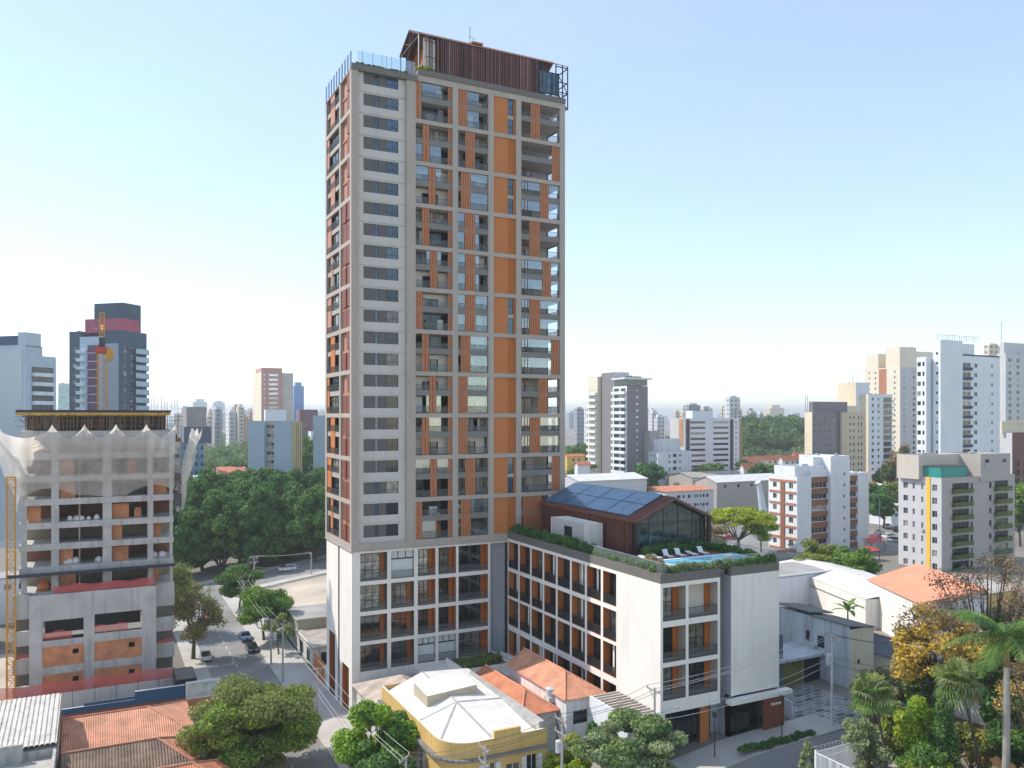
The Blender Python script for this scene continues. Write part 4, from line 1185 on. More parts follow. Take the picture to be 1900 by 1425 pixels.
# banana plant by the white wall
t = thing('banana_plant', 'small banana plant with broad leaves behind the blue-shaded house', 'plant', gat(1573, 122))
q = MB(); q.tube([(0, 0, 0), (0, 0, 5.5)], [.16, .1], 8, LF['mid']); q.build('stem', t)
q = MB()
for i in range(9):
    az = i * 2.4; el = R(rng.choice((75, 45, 25)))
    pr = Vector((0, 0, 5.2)); sd = Vector((-math.sin(az), math.cos(az), 0))
    for k in range(5):
        a = el - k * .28; nx_ = pr + Vector((math.cos(az) * math.cos(a), math.sin(az) * math.cos(a), math.sin(a))) * .55
        w0 = .1 + .3 * math.sin(math.pi * k / 5); w1 = .1 + .3 * math.sin(math.pi * (k + 1) / 5) if k < 4 else .02
        q.poly([pr - sd * w0, pr + sd * w0, nx_ + sd * w1, nx_ - sd * w1], LF['mid']); pr = nx_
q.build('leaf', t)

# ---- middle distance trees
for a in (
 ('spreading_tree', 'wide yellow-green umbrella-shaped tree behind the low wing', 1372, 196, 'umb', dict(h0=5, h1=13.5, rx=8.5, ry=8, nb=60, n=14000, size=.4, kind='lime', tr=.4, br=.26, shape='umbrella', nl=12)),
 ('street_tree', 'brownish sparse tree left of the yellow-green umbrella tree', 1324, 190, 'brn', dict(h0=3, h1=9.5, rx=4.2, ry=4, nb=30, n=3500, size=.35, kind='brown', tr=.2, nl=16, extra=('lime', .4, .5))),
 ('street_tree', 'green tree right beside the white and brown flats', 1412, 206, 'grn', dict(h0=3, h1=10, rx=4.4, ry=4, nb=30, n=6000, size=.38, kind='fresh', tr=.2)),
 ('street_tree', 'olive tree in front of the white and brown flats', 1520, 165, 'olv', dict(h0=2.5, h1=9.3, rx=5.2, ry=4.5, nb=36, n=9000, size=.36, kind='olive', tr=.2, extra=('lime', .4, .4))),
 ('street_tree', 'round fresh green tree in front of the white and brown flats', 1588, 160, 'frs', dict(h0=2, h1=8.8, rx=4.5, ry=4.5, nb=36, n=9000, size=.36, kind='mid', tr=.2, extra=('fresh', .5, .5))),
 ('flowering_tree', 'yellow flowering tree below the grey flats with a yellow stripe', 1758, 126, 'yel', dict(h0=3, h1=9.5, rx=3.6, ry=3.6, nb=34, n=5000, size=.3, kind='yellow', tr=.2, nl=16, extra=('olive', .4, .6))),
 ('street_tree', 'dark green tree between the white-brown flats and the grey flats', 1640, 250, 'dkg', dict(h0=3, h1=12, rx=5.5, ry=5, nb=34, n=7000, size=.5, kind='dark', tr=.3, extra=('mid', .5, .5))),
 ('street_tree', 'brown-grey tree beside the tall white balcony tower', 1668, 300, 'bgt', dict(h0=3, h1=26, rx=6, ry=5, nb=40, n=6000, size=.6, kind='brown', tr=.3, extra=('dark', .5, .9))),
 ('street_tree', 'green tree at the right edge behind the grey flats', 1893, 215, 'rge', dict(h0=4, h1=19, rx=5.5, ry=5, nb=36, n=8000, size=.5, kind='mid', tr=.3, extra=('fresh', .4, .4))),
 ('street_tree', 'dark green tree near the orange roofs below the wooded hill', 1412, 330, 'dk1', dict(h0=3, h1=15, rx=7, ry=6, nb=36, n=7000, size=.6, kind='dark', tr=.3, extra=('mid', .5, .4))),
 ('street_tree', 'dark tree at the foot of the wooded hill, left of the orange roofs', 1386, 380, 'dk2', dict(h0=3, h1=14, rx=6, ry=6, nb=36, n=6000, size=.6, kind='dark', tr=.3)),
 ('street_tree', 'green trees beside the yellow building right of the tower', 1062, 420, 'gr1', dict(h0=4, h1=20, rx=13, ry=9, nb=50, n=8000, size=.8, kind='mid', tr=.4)),
 ('street_tree', 'green tree beside the beige-sided blue-grey slab block', 578, 330, 'gr2', dict(h0=4, h1=28, rx=9, ry=8, nb=50, n=9000, size=.7, kind='dark', tr=.4, extra=('fresh', .4, .4))),
 ('street_tree', 'olive tree below the distant orange villa on the left', 420, 290, 'ol1', dict(h0=3, h1=17, rx=7, ry=6, nb=40, n=8000, size=.6, kind='olive', tr=.3, extra=('dark', .4, .5))),
):
    nm, lb, px, d, k, kw = a
    tree(nm, lb, gat(px, d), k, **kw)
# far woods nobody could count
def woods(name, label, spots, seed):
    bl = []
    g = random.Random(seed)
    for (x, y, z, r, h) in spots:
        for _ in range(4):
            bl.append((x + g.uniform(-.5, .5) * r, y + g.uniform(-.5, .5) * r, z + h * g.uniform(.35, .75), r * .55, r * .55, h * .4))
    me = leaf_cloud(name, bl, len(spots) * 420, 1.5, LF['far'], seed)
    return tag(link(name, me), label, 'woods', kind='stuff')
g = random.Random(4)
sp = []
for _ in range(330):
    x = hc.x + g.uniform(-1, 1) * HR * .95; y = hc.y + g.uniform(-1, .35) * HR * .75
    sp.append((x, y, hillz(x, y) - 1, g.uniform(6, 10), g.uniform(8, 13)))
woods('woods', 'dark green wood covering the far hill', sp, 3)
sp = []
for _ in range(70):
    p = gat(g.uniform(365, 470), g.uniform(430, 620)); sp.append((p.x, p.y, 0, g.uniform(8, 14), g.uniform(12, 22)))
woods('woods', 'hazy olive park woods far behind the orange villa', sp, 8)
sp = []
for _ in range(60):
    p = gat(g.uniform(360, 480), g.uniform(900, 1300)); sp.append((p.x, p.y, 0, g.uniform(14, 22), g.uniform(14, 20)))
woods('woods', 'blue-hazed tree belt at the foot of the far left skyline', sp, 9)
# ================================================================== other buildings
def camxy(p):
    v = Vector((p[0] - CAM.x, p[1] - CAM.y)); return v.x * FY - v.y * FX, v.x * FX + v.y * FY
def reach(c, e, px):
    X, dd = camxy(c); r = (px - PX0) / FPX
    ex, ed = e[0] * FY - e[1] * FX, e[0] * FX + e[1] * FY
    return (r * dd - X) / (ex - r * ed)
BC = {}
class Bld:
    """a building placed by its near corner; local x along the front (to the right), y away from the street"""
    def __init__(s, name, label, cat, pxc, d, pxf, pxs=None, rot=0.0, depth=14, group=None, base=None):
        c = gat(pxc, d); a = R(rot); e = (math.cos(a), math.sin(a))
        t = reach(c, e, pxf); s.W = abs(t); s.d = d
        if t < 0: c = Vector((c.x + e[0] * t, c.y + e[1] * t, c.z))
        near = c if t > 0 else Vector((c.x - e[0] * t, c.y - e[1] * t, 0))
        s.D = abs(reach(near, (-e[1], e[0]), pxs)) if pxs else depth
        c.z = gz(c.x, c.y) if base is None else base
        s.z0 = c.z; s.root = thing(name, label, cat, c, a, group); s.mb = MB(); s.roofs = []; s.a = a; s.rightnear = t < 0; s.pxc = pxc; s.pxf = pxf
    def z(s, py, d=None): return CAMZ - (py - PY0) / FPX * (d or s.d) - s.z0
    def shell(s, x0, x1, y0, y1, z0, z1, m, front=(), left=(), right=(), dep=.22, roof=None, par=.7, ml=None):
        q = s.mb; ml = ml or m
        q.wall((x0, y0, z0), (1, 0), x1 - x0, z1 - z0, [(h[0] - x0, h[1] - z0, h[2], h[3]) for h in front], dep, m)
        q.wall((x0, y1, z0), (0, -1), y1 - y0, z1 - z0, [(h[0], h[1] - z0, h[2], h[3]) for h in left], dep, ml)
        q.wall((x1, y0, z0), (0, 1), y1 - y0, z1 - z0, [(h[0], h[1] - z0, h[2], h[3]) for h in right], dep, ml)
        q.poly([(x1, y1, z0), (x0, y1, z0), (x0, y1, z1), (x1, y1, z1)], m)
        t = .25
        if par > 0: s.roofs.append((x0, x1, y0, y1, z1 - par))
        if par > 0:
            q.poly([(x0, y0, z1), (x1, y0, z1), (x1 - t, y0 + t, z1), (x0 + t, y0 + t, z1)], m)
            q.poly([(x1, y0, z1), (x1, y1, z1), (x1 - t, y1 - t, z1), (x1 - t, y0 + t, z1)], m)
            q.poly([(x1, y1, z1), (x0, y1, z1), (x0 + t, y1 - t, z1), (x1 - t, y1 - t, z1)], m)
            q.poly([(x0, y1, z1), (x0, y0, z1), (x0 + t, y0 + t, z1), (x0 + t, y1 - t, z1)], m)
            c = [(x0 + t, y0 + t), (x1 - t, y0 + t), (x1 - t, y1 - t), (x0 + t, y1 - t)]
            for i in range(4):
                (a, b), (e, f_) = c[i], c[(i + 1) % 4]
                q.poly([(e, f_, z1 - par), (a, b, z1 - par), (a, b, z1), (e, f_, z1)], m)
            q.poly([(a, b, z1 - par) for a, b in c], roof or ROOFGREY)
        else: q.poly([(x0, y0, z1), (x1, y0, z1), (x1, y1, z1), (x0, y1, z1)], roof or ROOFGREY)
    def wins(s, side, holes, x0=0, x1=None, y0=0, y1=None, dep=.16, **kw):
        x1 = s.W if x1 is None else x1; y1 = s.D if y1 is None else y1
        o, e = {'front': ((0, y0, 0), (1, 0)), 'left': ((x0, y1, 0), (0, -1)), 'right': ((x1, y0, 0), (0, 1))}[side]
        ac = random.Random(len(holes) * 7 + int(s.pxc))
        for h in holes:
            w_ = add_window(s.root, o, e, h, dep=dep, panes=False, **kw)
            if s.d < 360 and h[2] < 2 and ac.random() < .10:
                if 'ac' not in BC: BC['ac'] = MB().box(0, .75, -.5, -.18, -.62, -.08, mat('air_conditioner_grey', (.42, .44, .46), .6)).mesh('air_conditioner')
                link('air_conditioner', BC['ac'], w_)
    def done(s, name='wall'):
        if s.d < 480:
            g = random.Random(int(s.pxc))
            for (x0, x1, y0, y1, z) in s.roofs:
                for _ in range(2 if (x1 - x0) * (y1 - y0) > 40 else 0):
                    x, y = g.uniform(x0 + 1, x1 - 2), g.uniform(y0 + 1, max(y0 + 1.5, y1 - 2)); q = MB()
                    if g.random() < .5: q.tube([(x, y, z), (x, y, z + 1.0), (x, y, z + 1.2)], [.6, .65, .2], 9, mat('roof_tank_grey', (.30, .34, .38), .6)); q.build('roof_tank', s.root)
                    elif g.random() < .6: q.box(x, x + 1.1, y, y + .8, z, z + .9, mat('roof_vent_box', (.5, .5, .48), .6)); q.build('roof_vent', s.root)
                    else: q.tube([(x, y, z), (x, y, z + 2.6)], .035, 4, DGREY); q.beam((x - .5, y, z + 2.3), (x + .5, y, z + 2.5), .04, .04, DGREY); q.build('aerial', s.root)
        return s.mb.build(name, s.root)
ROOFGREY = mat('flat_roof_grey', (.34, .33, .32), .9, .2, .2, .1)
def rows(zf, n, fh, cols): return [(x, zf + k * fh + sl, w, h) for k in range(n) for (x, w, sl, h) in cols]

C = lambda r, g_, b: lin((r, g_, b))
GLM = glass('mid_window_glass', (.018, .022, .028), (.20, .20, .19), .25, .12, 1.6)
FRW = mat('white_window_frame', (.6, .6, .6), .5)
FRD = mat('dark_window_frame', (.05, .05, .055), .5)
def balc(w, dp, h, m, key, glassy=None):
    k = (round(w, 2), dp, h, m.name, key)
    if k not in BC:
        q = MB(); q.box(0, w, -dp, .3, -.15, 0, m)
        if glassy: q.box(0, w, -dp, -dp + .04, .05, h, glassy); q.box(0, .04, -dp + .05, 0, .05, h, glassy); q.box(w - .04, w, -dp + .05, 0, .05, h, glassy); q.box(0, w, -dp - .01, -dp + .05, h, h + .05, FRD)
        else: q.box(0, w, -dp, -dp + .12, .002, h, m); q.box(0, .12, -dp + .122, 0, .002, h, m); q.box(w - .12, w, -dp + .122, 0, .002, h, m)
        BC[k] = q.mesh('balcony')
    return BC[k]
def balconies(b, side, x, zs, w, dp, h, m, key='', glassy=None, x0=0, x1=None, y0=0, y1=None):
    for z in zs:
        p, r = {'front': ((x, y0, z), 0), 'left': ((x0, (b.D if y1 is None else y1) - x, z), R(-90)), 'right': ((b.W if x1 is None else x1, y0 + x, z), R(90))}[side]
        link('balcony', balc(w, dp, h, m, key, glassy), b.root, p, r)

WPAINT = mat('white_paint', C(222, 226, 230), .8, .05, .1, .03, stain=.12)
CREAM = mat('cream_paint', C(226, 212, 184), .8, .06, .1, .03, stain=.12)

# ---- white flats with brown bands (right, middle distance)
b = Bld('apartment_block', 'white six-storey flats with brown bands and a tall white core', 'apartment block', 1479, 205, 1612, 1426)
W_, D_ = b.W, b.D; H1 = b.z(885); fh = 2.9; zf = H1 - 6 * fh - 1.2
BRN = mat('brown_band', C(140, 96, 74), .8, .08, .3, .05)
ORB = mat('orange_brown_band', C(178, 118, 90), .8, .08, .3, .05)
x1, x2, x3, x4 = W_ * .19, W_ * .42, W_ * .69, W_ * .84
lw = rows(zf, 6, fh, [(.16 * D_, 1.3, 1.0, 1.3), (.72 * D_, 1.4, 1.0, 1.4)])
b.shell(0, x1, 0, D_, 0, H1, WPAINT, left=lw); b.wins('left', lw, mf=FRW)
fw = rows(zf, 6, fh, [(x1 + .1, x2 - x1 - .2, 1.05, 1.45)])
b.shell(x1 + .002, x2, .25, D_ - .01, 0, H1 + 1.6, WPAINT, front=fw); b.wins('front', fw, y0=.25, nx=4, mf=FRW)
cw = rows(zf, 7, fh, [((x2 + x3) / 2 + 1.2, .6, 1.2, .7)])
b.shell(x2 + .002, x3, -.8, D_ - .02, 0, b.z(848), WPAINT, front=cw); b.wins('front', cw, y0=-.8, nx=1)
rw = rows(zf, 6, fh, [(x3 + .3, x4 - x3 - .5, 1.05, 1.4)])
b.shell(x3 + .002, x4, .3, D_ - .03, 0, H1 + .4, WPAINT, front=rw); b.wins('front', rw, y0=.3, nx=3, mf=FRW)
b.shell(x4 + .002, W_, 0, D_ - .04, 0, H1 + .4, WPAINT)
b.shell(x1 * .1, x2 - .1, 1.2, D_ - 1.5, H1 - .6, b.z(866), WPAINT); b.shell(x2 - 3, x2 - .01, 2.2, D_ - 3, H1 + .5, b.z(850), WPAINT)
b.done()
for k in range(7):
    z = zf + k * fh - .5
    q = MB(); q.box(x1 + .01, x2 - .01, .12, .249, z, z + 1.45, BRN); q.build('brown_band', b.root)
    q = MB(); q.box(x3 + .01, x4 - .01, .16, .299, z, z + 1.4, BRN); q.build('brown_band', b.root)
    q = MB(); q.box(-.18, -.001, .3, D_ - .4, z + .2, z + .75, ORB); q.build('brown_band', b.root)
q = MB(); q.box(-.22, -.001, D_ * .42, D_ * .56, .5, zf + 6 * fh - .4, BRN); q.build('brown_pier', b.root)

# ---- grey flats with the yellow stripe
b = Bld('apartment_block', 'grey eight-storey flats with a tall yellow stripe and green balconies', 'apartment block', 1747, 180, 1883, 1667)
W_, D_ = b.W, b.D; H1 = b.z(887); fh = 2.93; zf = H1 - 7 * fh - .9
PALEG = mat('pale_grey_render', C(196, 196, 198), .8, .05, .15, .03, stain=.08); WARMG = mat('warm_grey_render', C(172, 166, 160), .8, .05, .15, .03, stain=.08)
lw = rows(zf, 7, fh, [(.12 * D_, 1.15, .9, 1.35), (.34 * D_, .6, .9, 1.35), (.54 * D_, .55, .9, 1.35), (.79 * D_, 1.2, .8, 1.45)])
fw = rows(zf, 7, fh, [(.14 * W_, .22 * W_, .2, 2.3), (.38 * W_, .9, .9, 1.4), (.635 * W_, .9, .9, 1.4), (.71 * W_, .19 * W_, .2, 2.3)])
b.shell(0, W_, 0, D_, 0, H1, WARMG, front=fw, left=lw, ml=PALEG)
b.wins('left', lw, mf=FRW); b.wins('front', fw, mf=FRD)
cwn = [(.56 * W_, b.z(862), 1.5, .8), (.80 * W_, b.z(862), 1.5, .8), (.52 * W_, b.z(884) , 1.0, .9), (.62 * W_, b.z(884), 1.0, .9)]
b.shell(.50 * W_, .80 * W_ + 3, -.35, D_ * .8, H1 - 1.2, b.z(845), WARMG, front=cwn[:2]); b.wins('front', cwn[:2], y0=-.35, mf=FRD)
b.shell(.02 * W_ - 1.5, .5 * W_ - .01, D_ * .45, D_ - .3, H1 - .6, b.z(846), mat('stone_cream_render', C(198, 190, 178), .8, .05, .1, .03, stain=.12))
b.done()
q = MB(); q.box(-.14, -.001, D_ * .25, D_ * .33, 0, H1 + .05, mat('yellow_stripe', C(240, 188, 60), .7, .04)); q.build('yellow_stripe', b.root)
GRG = clear('green_balcony_glass', C(92, 120, 50), .5, .1); TEALG = clear('teal_roof_glass', C(60, 170, 160), .7, .1)
balconies(b, 'front', .13 * W_, [zf + k * fh + .15 for k in range(7)], .24 * W_, 1.0, 1.1, WARMG, 'g', GRG)
balconies(b, 'front', .70 * W_, [zf + k * fh + .15 for k in range(7)], .21 * W_, 1.0, 1.1, WARMG, 'g', GRG)
q = MB(); q.box(.5, .36 * W_, .6, 5.5, H1, H1 + 2.3, TEALG); q.box(.4, .37 * W_, .5, 5.6, H1 + 2.3, H1 + 2.45, FRD); q.box(.02, 5, 6.0, D_ - 1, H1, H1 + 2.4, TEALG); q.build('roof_conservatory', b.root)

# ---- grey-beige tower
b = Bld('apartment_tower', 'grey and beige high-rise with rows of small windows', 'apartment tower', 1507, 330, 1604, 1493)
W_, D_ = b.W, b.D; H1 = b.z(765); fh = 2.8; n = 13; zf = H1 - n * fh - 1.0
BEI = mat('beige_render', C(200, 186, 160), .8, .05, .1, .03); MGR = mat('mid_grey_render', C(128, 124, 126), .8, .05, .1, .03)
fw = rows(zf, n, fh, [(W_ * f, .75, 1.2, 1.0) for f in (.04, .12, .24, .32, .385)])
b.shell(0, W_ * .46, 0, D_, 0, H1, MGR, front=fw, ml=CREAM); b.wins('front', fw, nx=1, mf=FRW)
b.shell(W_ * .46, W_ * .55, .9, D_ - .2, 0, H1 + .5, DGREY)
fw2 = rows(zf, n, fh, [(W_ * f, .8, 1.1, 1.2) for f in (.70, .77, .86, .92)])
b.shell(W_ * .55, W_, -.2, D_ - .1, 0, H1, BEI, front=fw2); b.wins('front', fw2, y0=-.2, nx=1, mf=FRD)
b.shell(.06 * W_, W_ * .72, 1.5, D_ - .6, H1 - .5, b.z(745), MGR); b.shell(.35 * W_, W_ * .95, 3, D_ - 2, H1, b.z(752), CREAM)
b.done()
q = MB(); [q.tube([(x, 4, H1), (x, 4, H1 + 7)], .08, 5, FRD) for x in (.5, 1.6)]; q.build('aerial', b.root)

# ---- white balcony tower behind it
b = Bld('apartment_tower', 'white high-rise with stacked dark balconies behind the grey-beige tower', 'apartment tower', 1611, 356, 1656, 1577)
W_, D_ = b.W, b.D; H1 = b.z(731); fh = 2.8; n = 16; zf = H1 - n * fh - 1
fw = rows(zf, n, fh, [(W_ * .14, 1.4, 1, 1.2), (W_ * .38, 1.2, 1, 1.2), (W_ * .62, W_ * .32, .3, 2.1)])
b.shell(0, W_, 0, D_, 0, H1, WPAINT, front=fw, ml=CREAM); b.wins('front', fw, mf=FRD)  # cream side walls: sunlight painted onto the white tower
b.shell(-3, W_ * .35, 4, D_ + 4, 0, b.z(709), WPAINT, ml=CREAM); b.done()
balconies(b, 'front', W_ * .62, [zf + k * fh + .2 for k in range(n)], W_ * .36, 1.2, 1.0, WPAINT, 'd', RAILG)
q = MB(); [q.tube([(x, 8, b.z(709)), (x, 8, b.z(709) + h)], .09, 5, FRD) for x, h in ((-2, 6), (-.5, 3.5), (3, 5))]; q.build('aerial', b.root)

# ---- cream tower
b = Bld('apartment_tower', 'tall cream high-rise with an orange-brown stripe and stepped crown', 'apartment tower', 1670, 430, 1722, 1604)
W_, D_ = b.W, b.D; H1 = b.z(681); fh = 2.9; n = 20; zf = H1 - n * fh - 1
CRW = mat('cream_white_render', C(224, 214, 194), .8, .05, .1, .03)
fw = rows(zf, n, fh, [(W_ * .12, .9, 1, 1.1), (W_ * .45, 1.8, .8, 1.6), (W_ * .72, 2.4, .8, 1.6)])
lw = rows(zf, n, fh, [(D_ * .12, .8, 1, 1.1), (D_ * .3, .8, 1, 1.1), (D_ * .84, .8, 1, 1.1)])
b.shell(0, W_, 0, D_, 0, H1, PALEG, front=fw, left=lw, ml=CRW); b.wins('front', fw, mf=FRW); b.wins('left', lw, nx=1)  # cream sides and grey front paint in the sunlit and shaded faces
b.shell(.3, W_ * .6, .4, D_ * .4, H1 - .6, b.z(643), CRW); b.shell(.5, W_ * .5, D_ * .62, D_ - .3, H1 - .6, b.z(653), CRW); b.shell(W_ * .62, W_ * 1.35, 1, D_ * .4, 0, b.z(650), CRW, roof=ORB)
b.done(); q = MB(); q.box(-.2, -.001, D_ * .38, D_ * .58, 2, H1 - .5, ORB); q.build('orange_stripe', b.root)

# ---- tall white tower
b = Bld('apartment_tower', 'tall bright white high-rise with a windowed core and blue balcony column', 'apartment tower', 1745, 250, 1862, 1731)
W_, D_ = b.W, b.D; H1 = b.z(657); fh = 3.04; n = 15; zf = H1 - n * fh - 1.4
BLUEB = mat('blue_black_parapet', C(44, 56, 92), .6)
XC = W_ * .34
fw = rows(zf, n, fh, [(W_ * .36, W_ * .16, .9, 1.35), (W_ * .58, 1.5, .9, 1.2), (W_ * .86, .75, 1.1, .9)])
b.shell(XC + .01, W_, 1.2, D_ * 1.4, 0, H1, WPAINT, front=fw); b.wins('front', fw, y0=1.2, mf=FRD)
lw = rows(zf, n + 1, fh, [(D_ * .4, .7, 1.3, .8)])
b.shell(0, XC, 0, D_, 0, b.z(630), WPAINT, left=lw); b.wins('left', lw, nx=1)
wc = Vector((b.root.location.x - 2.5, b.root.location.y + D_ + .5, 0)); LD = abs(reach(wc, (0, 1), 1701))
lw = rows(zf, n, fh, [(LD * .08, LD * .36, .9, 1.3), (LD * .62, LD * .2, .9, 1.3)])
b.shell(-2.5, W_ * .5, D_ + .5, D_ + .5 + LD, 0, b.z(661), WPAINT, left=lw)
for h in lw: add_window(b.root, (-2.5, D_ + .5 + LD, 0), (0, -1), h, panes=False, mf=FRD)
b.shell(XC + .02, W_ * .64, 2.4, D_ * 1.2, H1 - .5, b.z(633), WPAINT); b.done()
for k in range(n):
    q = MB(); q.box(W_ * .36, W_ * .52, .95, 1.199, zf + k * fh + .1, zf + k * fh + .85, CREAM); q.build('balcony_front', b.root)
    q = MB(); q.box(W_ * .25, W_ * .52, -.25 if 0 else .6, 1.19, zf + k * fh - .15, zf + k * fh + .1, BLUEB); q.box(W_ * .345, W_ * .53, .55, .94, zf + k * fh + .1, zf + k * fh + .8, BLUEB); q.build('balcony_band', b.root)
q = MB()
for i in range(18):
    x = .1 + i * W_ * .63 / 17; q.box(x, x + .08, 1.0, 1.08, b.z(630), b.z(630) + 1.6, FRD)
q.box(.1, W_ * .64, 1.0, 1.08, b.z(630) + 1.6, b.z(630) + 1.7, FRD); q.build('roof_railing', b.root)
q = MB(); q.box(XC + .1, W_, 1.22, 1.4, H1, H1 + .5, BLUEB); q.build('parapet', b.root)

# ---- right edge pieces
b = Bld('apartment_tower', 'glassy grey high-rise at the right edge behind the bright white one', 'apartment tower', 1866, 380, 1915, 1850)
H1 = b.z(655); fw = rows(8, 18, 3, [(b.W * f, 2.2, .7, 1.7) for f in (.1, .4, .7)])
b.shell(0, b.W, 0, b.D, 0, H1, PALEG, front=fw); b.wins('front', fw, mf=FRW)
b.shell(2, b.W, 2, b.D, H1 - .6, b.z(634), PALEG); b.done()
q = MB(); q.tube([(3, 4, b.z(634)), (3, 4, b.z(634) + 10)], .12, 5, FRD); q.build('aerial', b.root)
b = Bld('unfinished_tower', 'grey concrete shell with brown brick bays at the far right edge', 'unfinished building', 1878, 285, 1915, 1862)
H1 = b.z(803); fw = rows(1, 6, 3, [(b.W * .12, 3, .5, 2.1), (b.W * .55, 3, .5, 2.1)])
b.shell(0, b.W, 0, b.D, 0, H1, mat('brown_block_wall', C(120, 84, 80), .9), front=fw, ml=PALEG); b.wins('front', fw, mf=FRD)
b.shell(-1, b.W + 1, 5, b.D, H1 - .6, b.z(782), CREAM); b.done()

# ---- grey and white tower right of the main tower
b = Bld('apartment_tower', 'grey and white high-rise with stacked white balconies right of the tall tower', 'apartment tower', 1163, 350, 1202, 1090)
W_, D_ = b.W, b.D; H1 = b.z(716); fh = 2.86; n = 13; zf = H1 - n * fh - .6
fw = rows(zf, n, fh, [(W_ * .45, 1.1, 1.1, .8)])
b.shell(0, W_, 0, D_ * .34, 0, H1, MGR, front=fw, ml=WPAINT); b.wins('front', fw, nx=2, mf=FRW, mg=glass('pale_pane', C(200, 205, 208), None))
lw = rows(zf, n, fh, [(1.0, D_ * .12, .3, 2.2), (D_ * .2, D_ * .11, .3, 2.2)])
b.wins('left', lw, y1=D_ * .34, x0=-.06, dep=.0, mf=FRD)
b.shell(1.0, W_ * .8, D_ * .34 + .01, D_ * .66, 0, b.z(688), PALEG, ml=MGR); b.shell(1.5, W_ * .9, D_ * .1, D_ * .33, H1 - .5, b.z(697), MGR)
b.shell(2.2, W_ * .7, D_ * .66 + .01, D_ * .74, 0, b.z(690), DGREY)
b.shell(.3, W_ * .8, D_ * .74 + .01, D_, 0, b.z(694), CRW); 
lw2 = rows(zf, n, fh, [(1.2, D_ * .22, .3, 2.1)])
b.wins('left', lw2, x0=.26, y1=D_, dep=.0, mf=FRD)
b.done()
balconies(b, 'left', .6, [zf + k * fh + .1 for k in range(n)], D_ * .32, 1.4, 1.05, WPAINT, 'l', y1=D_ * .34)
balconies(b, 'left', .6, [zf + k * fh + .1 for k in range(n)], D_ * .24, 1.4, 1.05, WPAINT, 'l2', x0=.3, y1=D_)
q = MB(); q.box(-1.6, W_ + 2, -.6, D_ * .3, H1 + 2.9, H1 + 3.6, WPAINT); q.box(.2, W_, .3, D_ * .28, H1 + .2, H1 + 2.9, MATS['mid_window_glass']); q.build('penthouse', b.root)

# ---- white and brown striped tower
b = Bld('apartment_tower', 'white high-rise with long dark window strips and brown accents', 'apartment tower', 1270, 410, 1375, 1243)
W_, D_ = b.W, b.D; H1 = b.z(776); fh = 2.8; n = 10; zf = H1 - n * fh - .8
fw = rows(zf, n, fh, [(W_ * .10, W_ * .26, .9, 1.15), (W_ * .5, W_ * .27, .9, 1.15), (W_ * .9, .7, 1, 1)])
b.shell(0, W_, 0, D_, 0, H1, WPAINT, front=fw, ml=PALEG); b.wins('front', fw, nx=5, mf=FRD)
b.shell(W_ * .18, W_ * .52, 2, D_ * .6, H1 - .5, b.z(762), WPAINT); b.done()
for x in (.03, .80):
    q = MB(); q.box(W_ * x, W_ * (x + .055), -.25, -.001, zf, H1 - .6, mat('dark_plum_panel', C(84, 66, 72), .8)); q.build('brown_pier', b.root)
q = MB(); q.box(W_ * .97, W_ + .2, -.22, D_ * .4, zf - 2, H1 - .3, mat('tan_panel', C(186, 134, 96), .8)); q.build('brown_pier', b.root)
q = MB(); q.box(-.22, -.001, 1, D_ * .35, H1 - 14, H1 - .4, MATS['tan_panel']); q.build('brown_pier', b.root)

# ---- older white block in front of it
b = Bld('apartment_block', 'weathered white eight-storey block with small windows beside the striped high-rise', 'apartment block', 1221, 345, 1283, 1203)
W_, D_ = b.W, b.D; H1 = b.z(838); fh = 2.78; n = 7; zf = H1 - n * fh - .6
OLDW = mat('weathered_white_render', C(214, 216, 220), .9, .1, .2, .05, stain=.3)
fw = rows(zf, n, fh, [(W_ * .32, .8, 1.1, .9), (W_ * .44, 2.0, .9, 1.3), (W_ * .63, .9, 1.1, .9)])
lw = rows(zf, n, fh, [(D_ * .2, 1, 1, 1), (D_ * .55, 1, 1, 1)])
b.shell(0, W_, 0, D_, 0, H1, OLDW, front=fw, left=lw); b.wins('front', fw, mf=FRD); b.wins('left', lw, mf=FRW)
b.shell(2, W_ * .8, 3, D_, H1 - .5, b.z(815), OLDW); b.shell(0.2, 5, 6, D_ + 10, H1 - 8, b.z(800), WARMG); b.done()
# ---- small office with an orange roof
b = Bld('office_building', 'low grey-white building with a flat orange tiled roof below the old white block', 'office building', 1236, 265, 1324, 1203)
W_, D_ = b.W, b.D; H1 = b.z(913); fw = rows(H1 - 3.1 * 3 + .3, 3, 2.9, [(W_ * f, w, .9, 1.0) for f, w in ((.22, 1.6), (.34, .8), (.45, 1.2), (.58, 1), (.64, .7), (.7, .7), (.76, 1), (.84, 1))])
b.shell(0, W_, 0, D_, 0, H1, PALEG, front=fw, par=0, roof=uvmat('orange_roof_tiles_far', 'tile', C(214, 142, 108), C(160, 92, 66), sx=.4, sy=.5)); b.wins('front', fw, mf=FRD)
b.mb.hexa([(-.4, -.4, H1 + .01), (W_ + .4, -.4, H1 + .01), (W_ + .4, D_ + .3, H1 + .01), (-.4, D_ + .3, H1 + .01), (-.4, -.4, H1 + .1), (W_ + .4, -.4, H1 + .1), (W_ + .4, D_ + .3, H1 + 1.0), (-.4, D_ + .3, H1 + 1.0)], ORB, top=MATS['orange_roof_tiles_far'])
b.done()

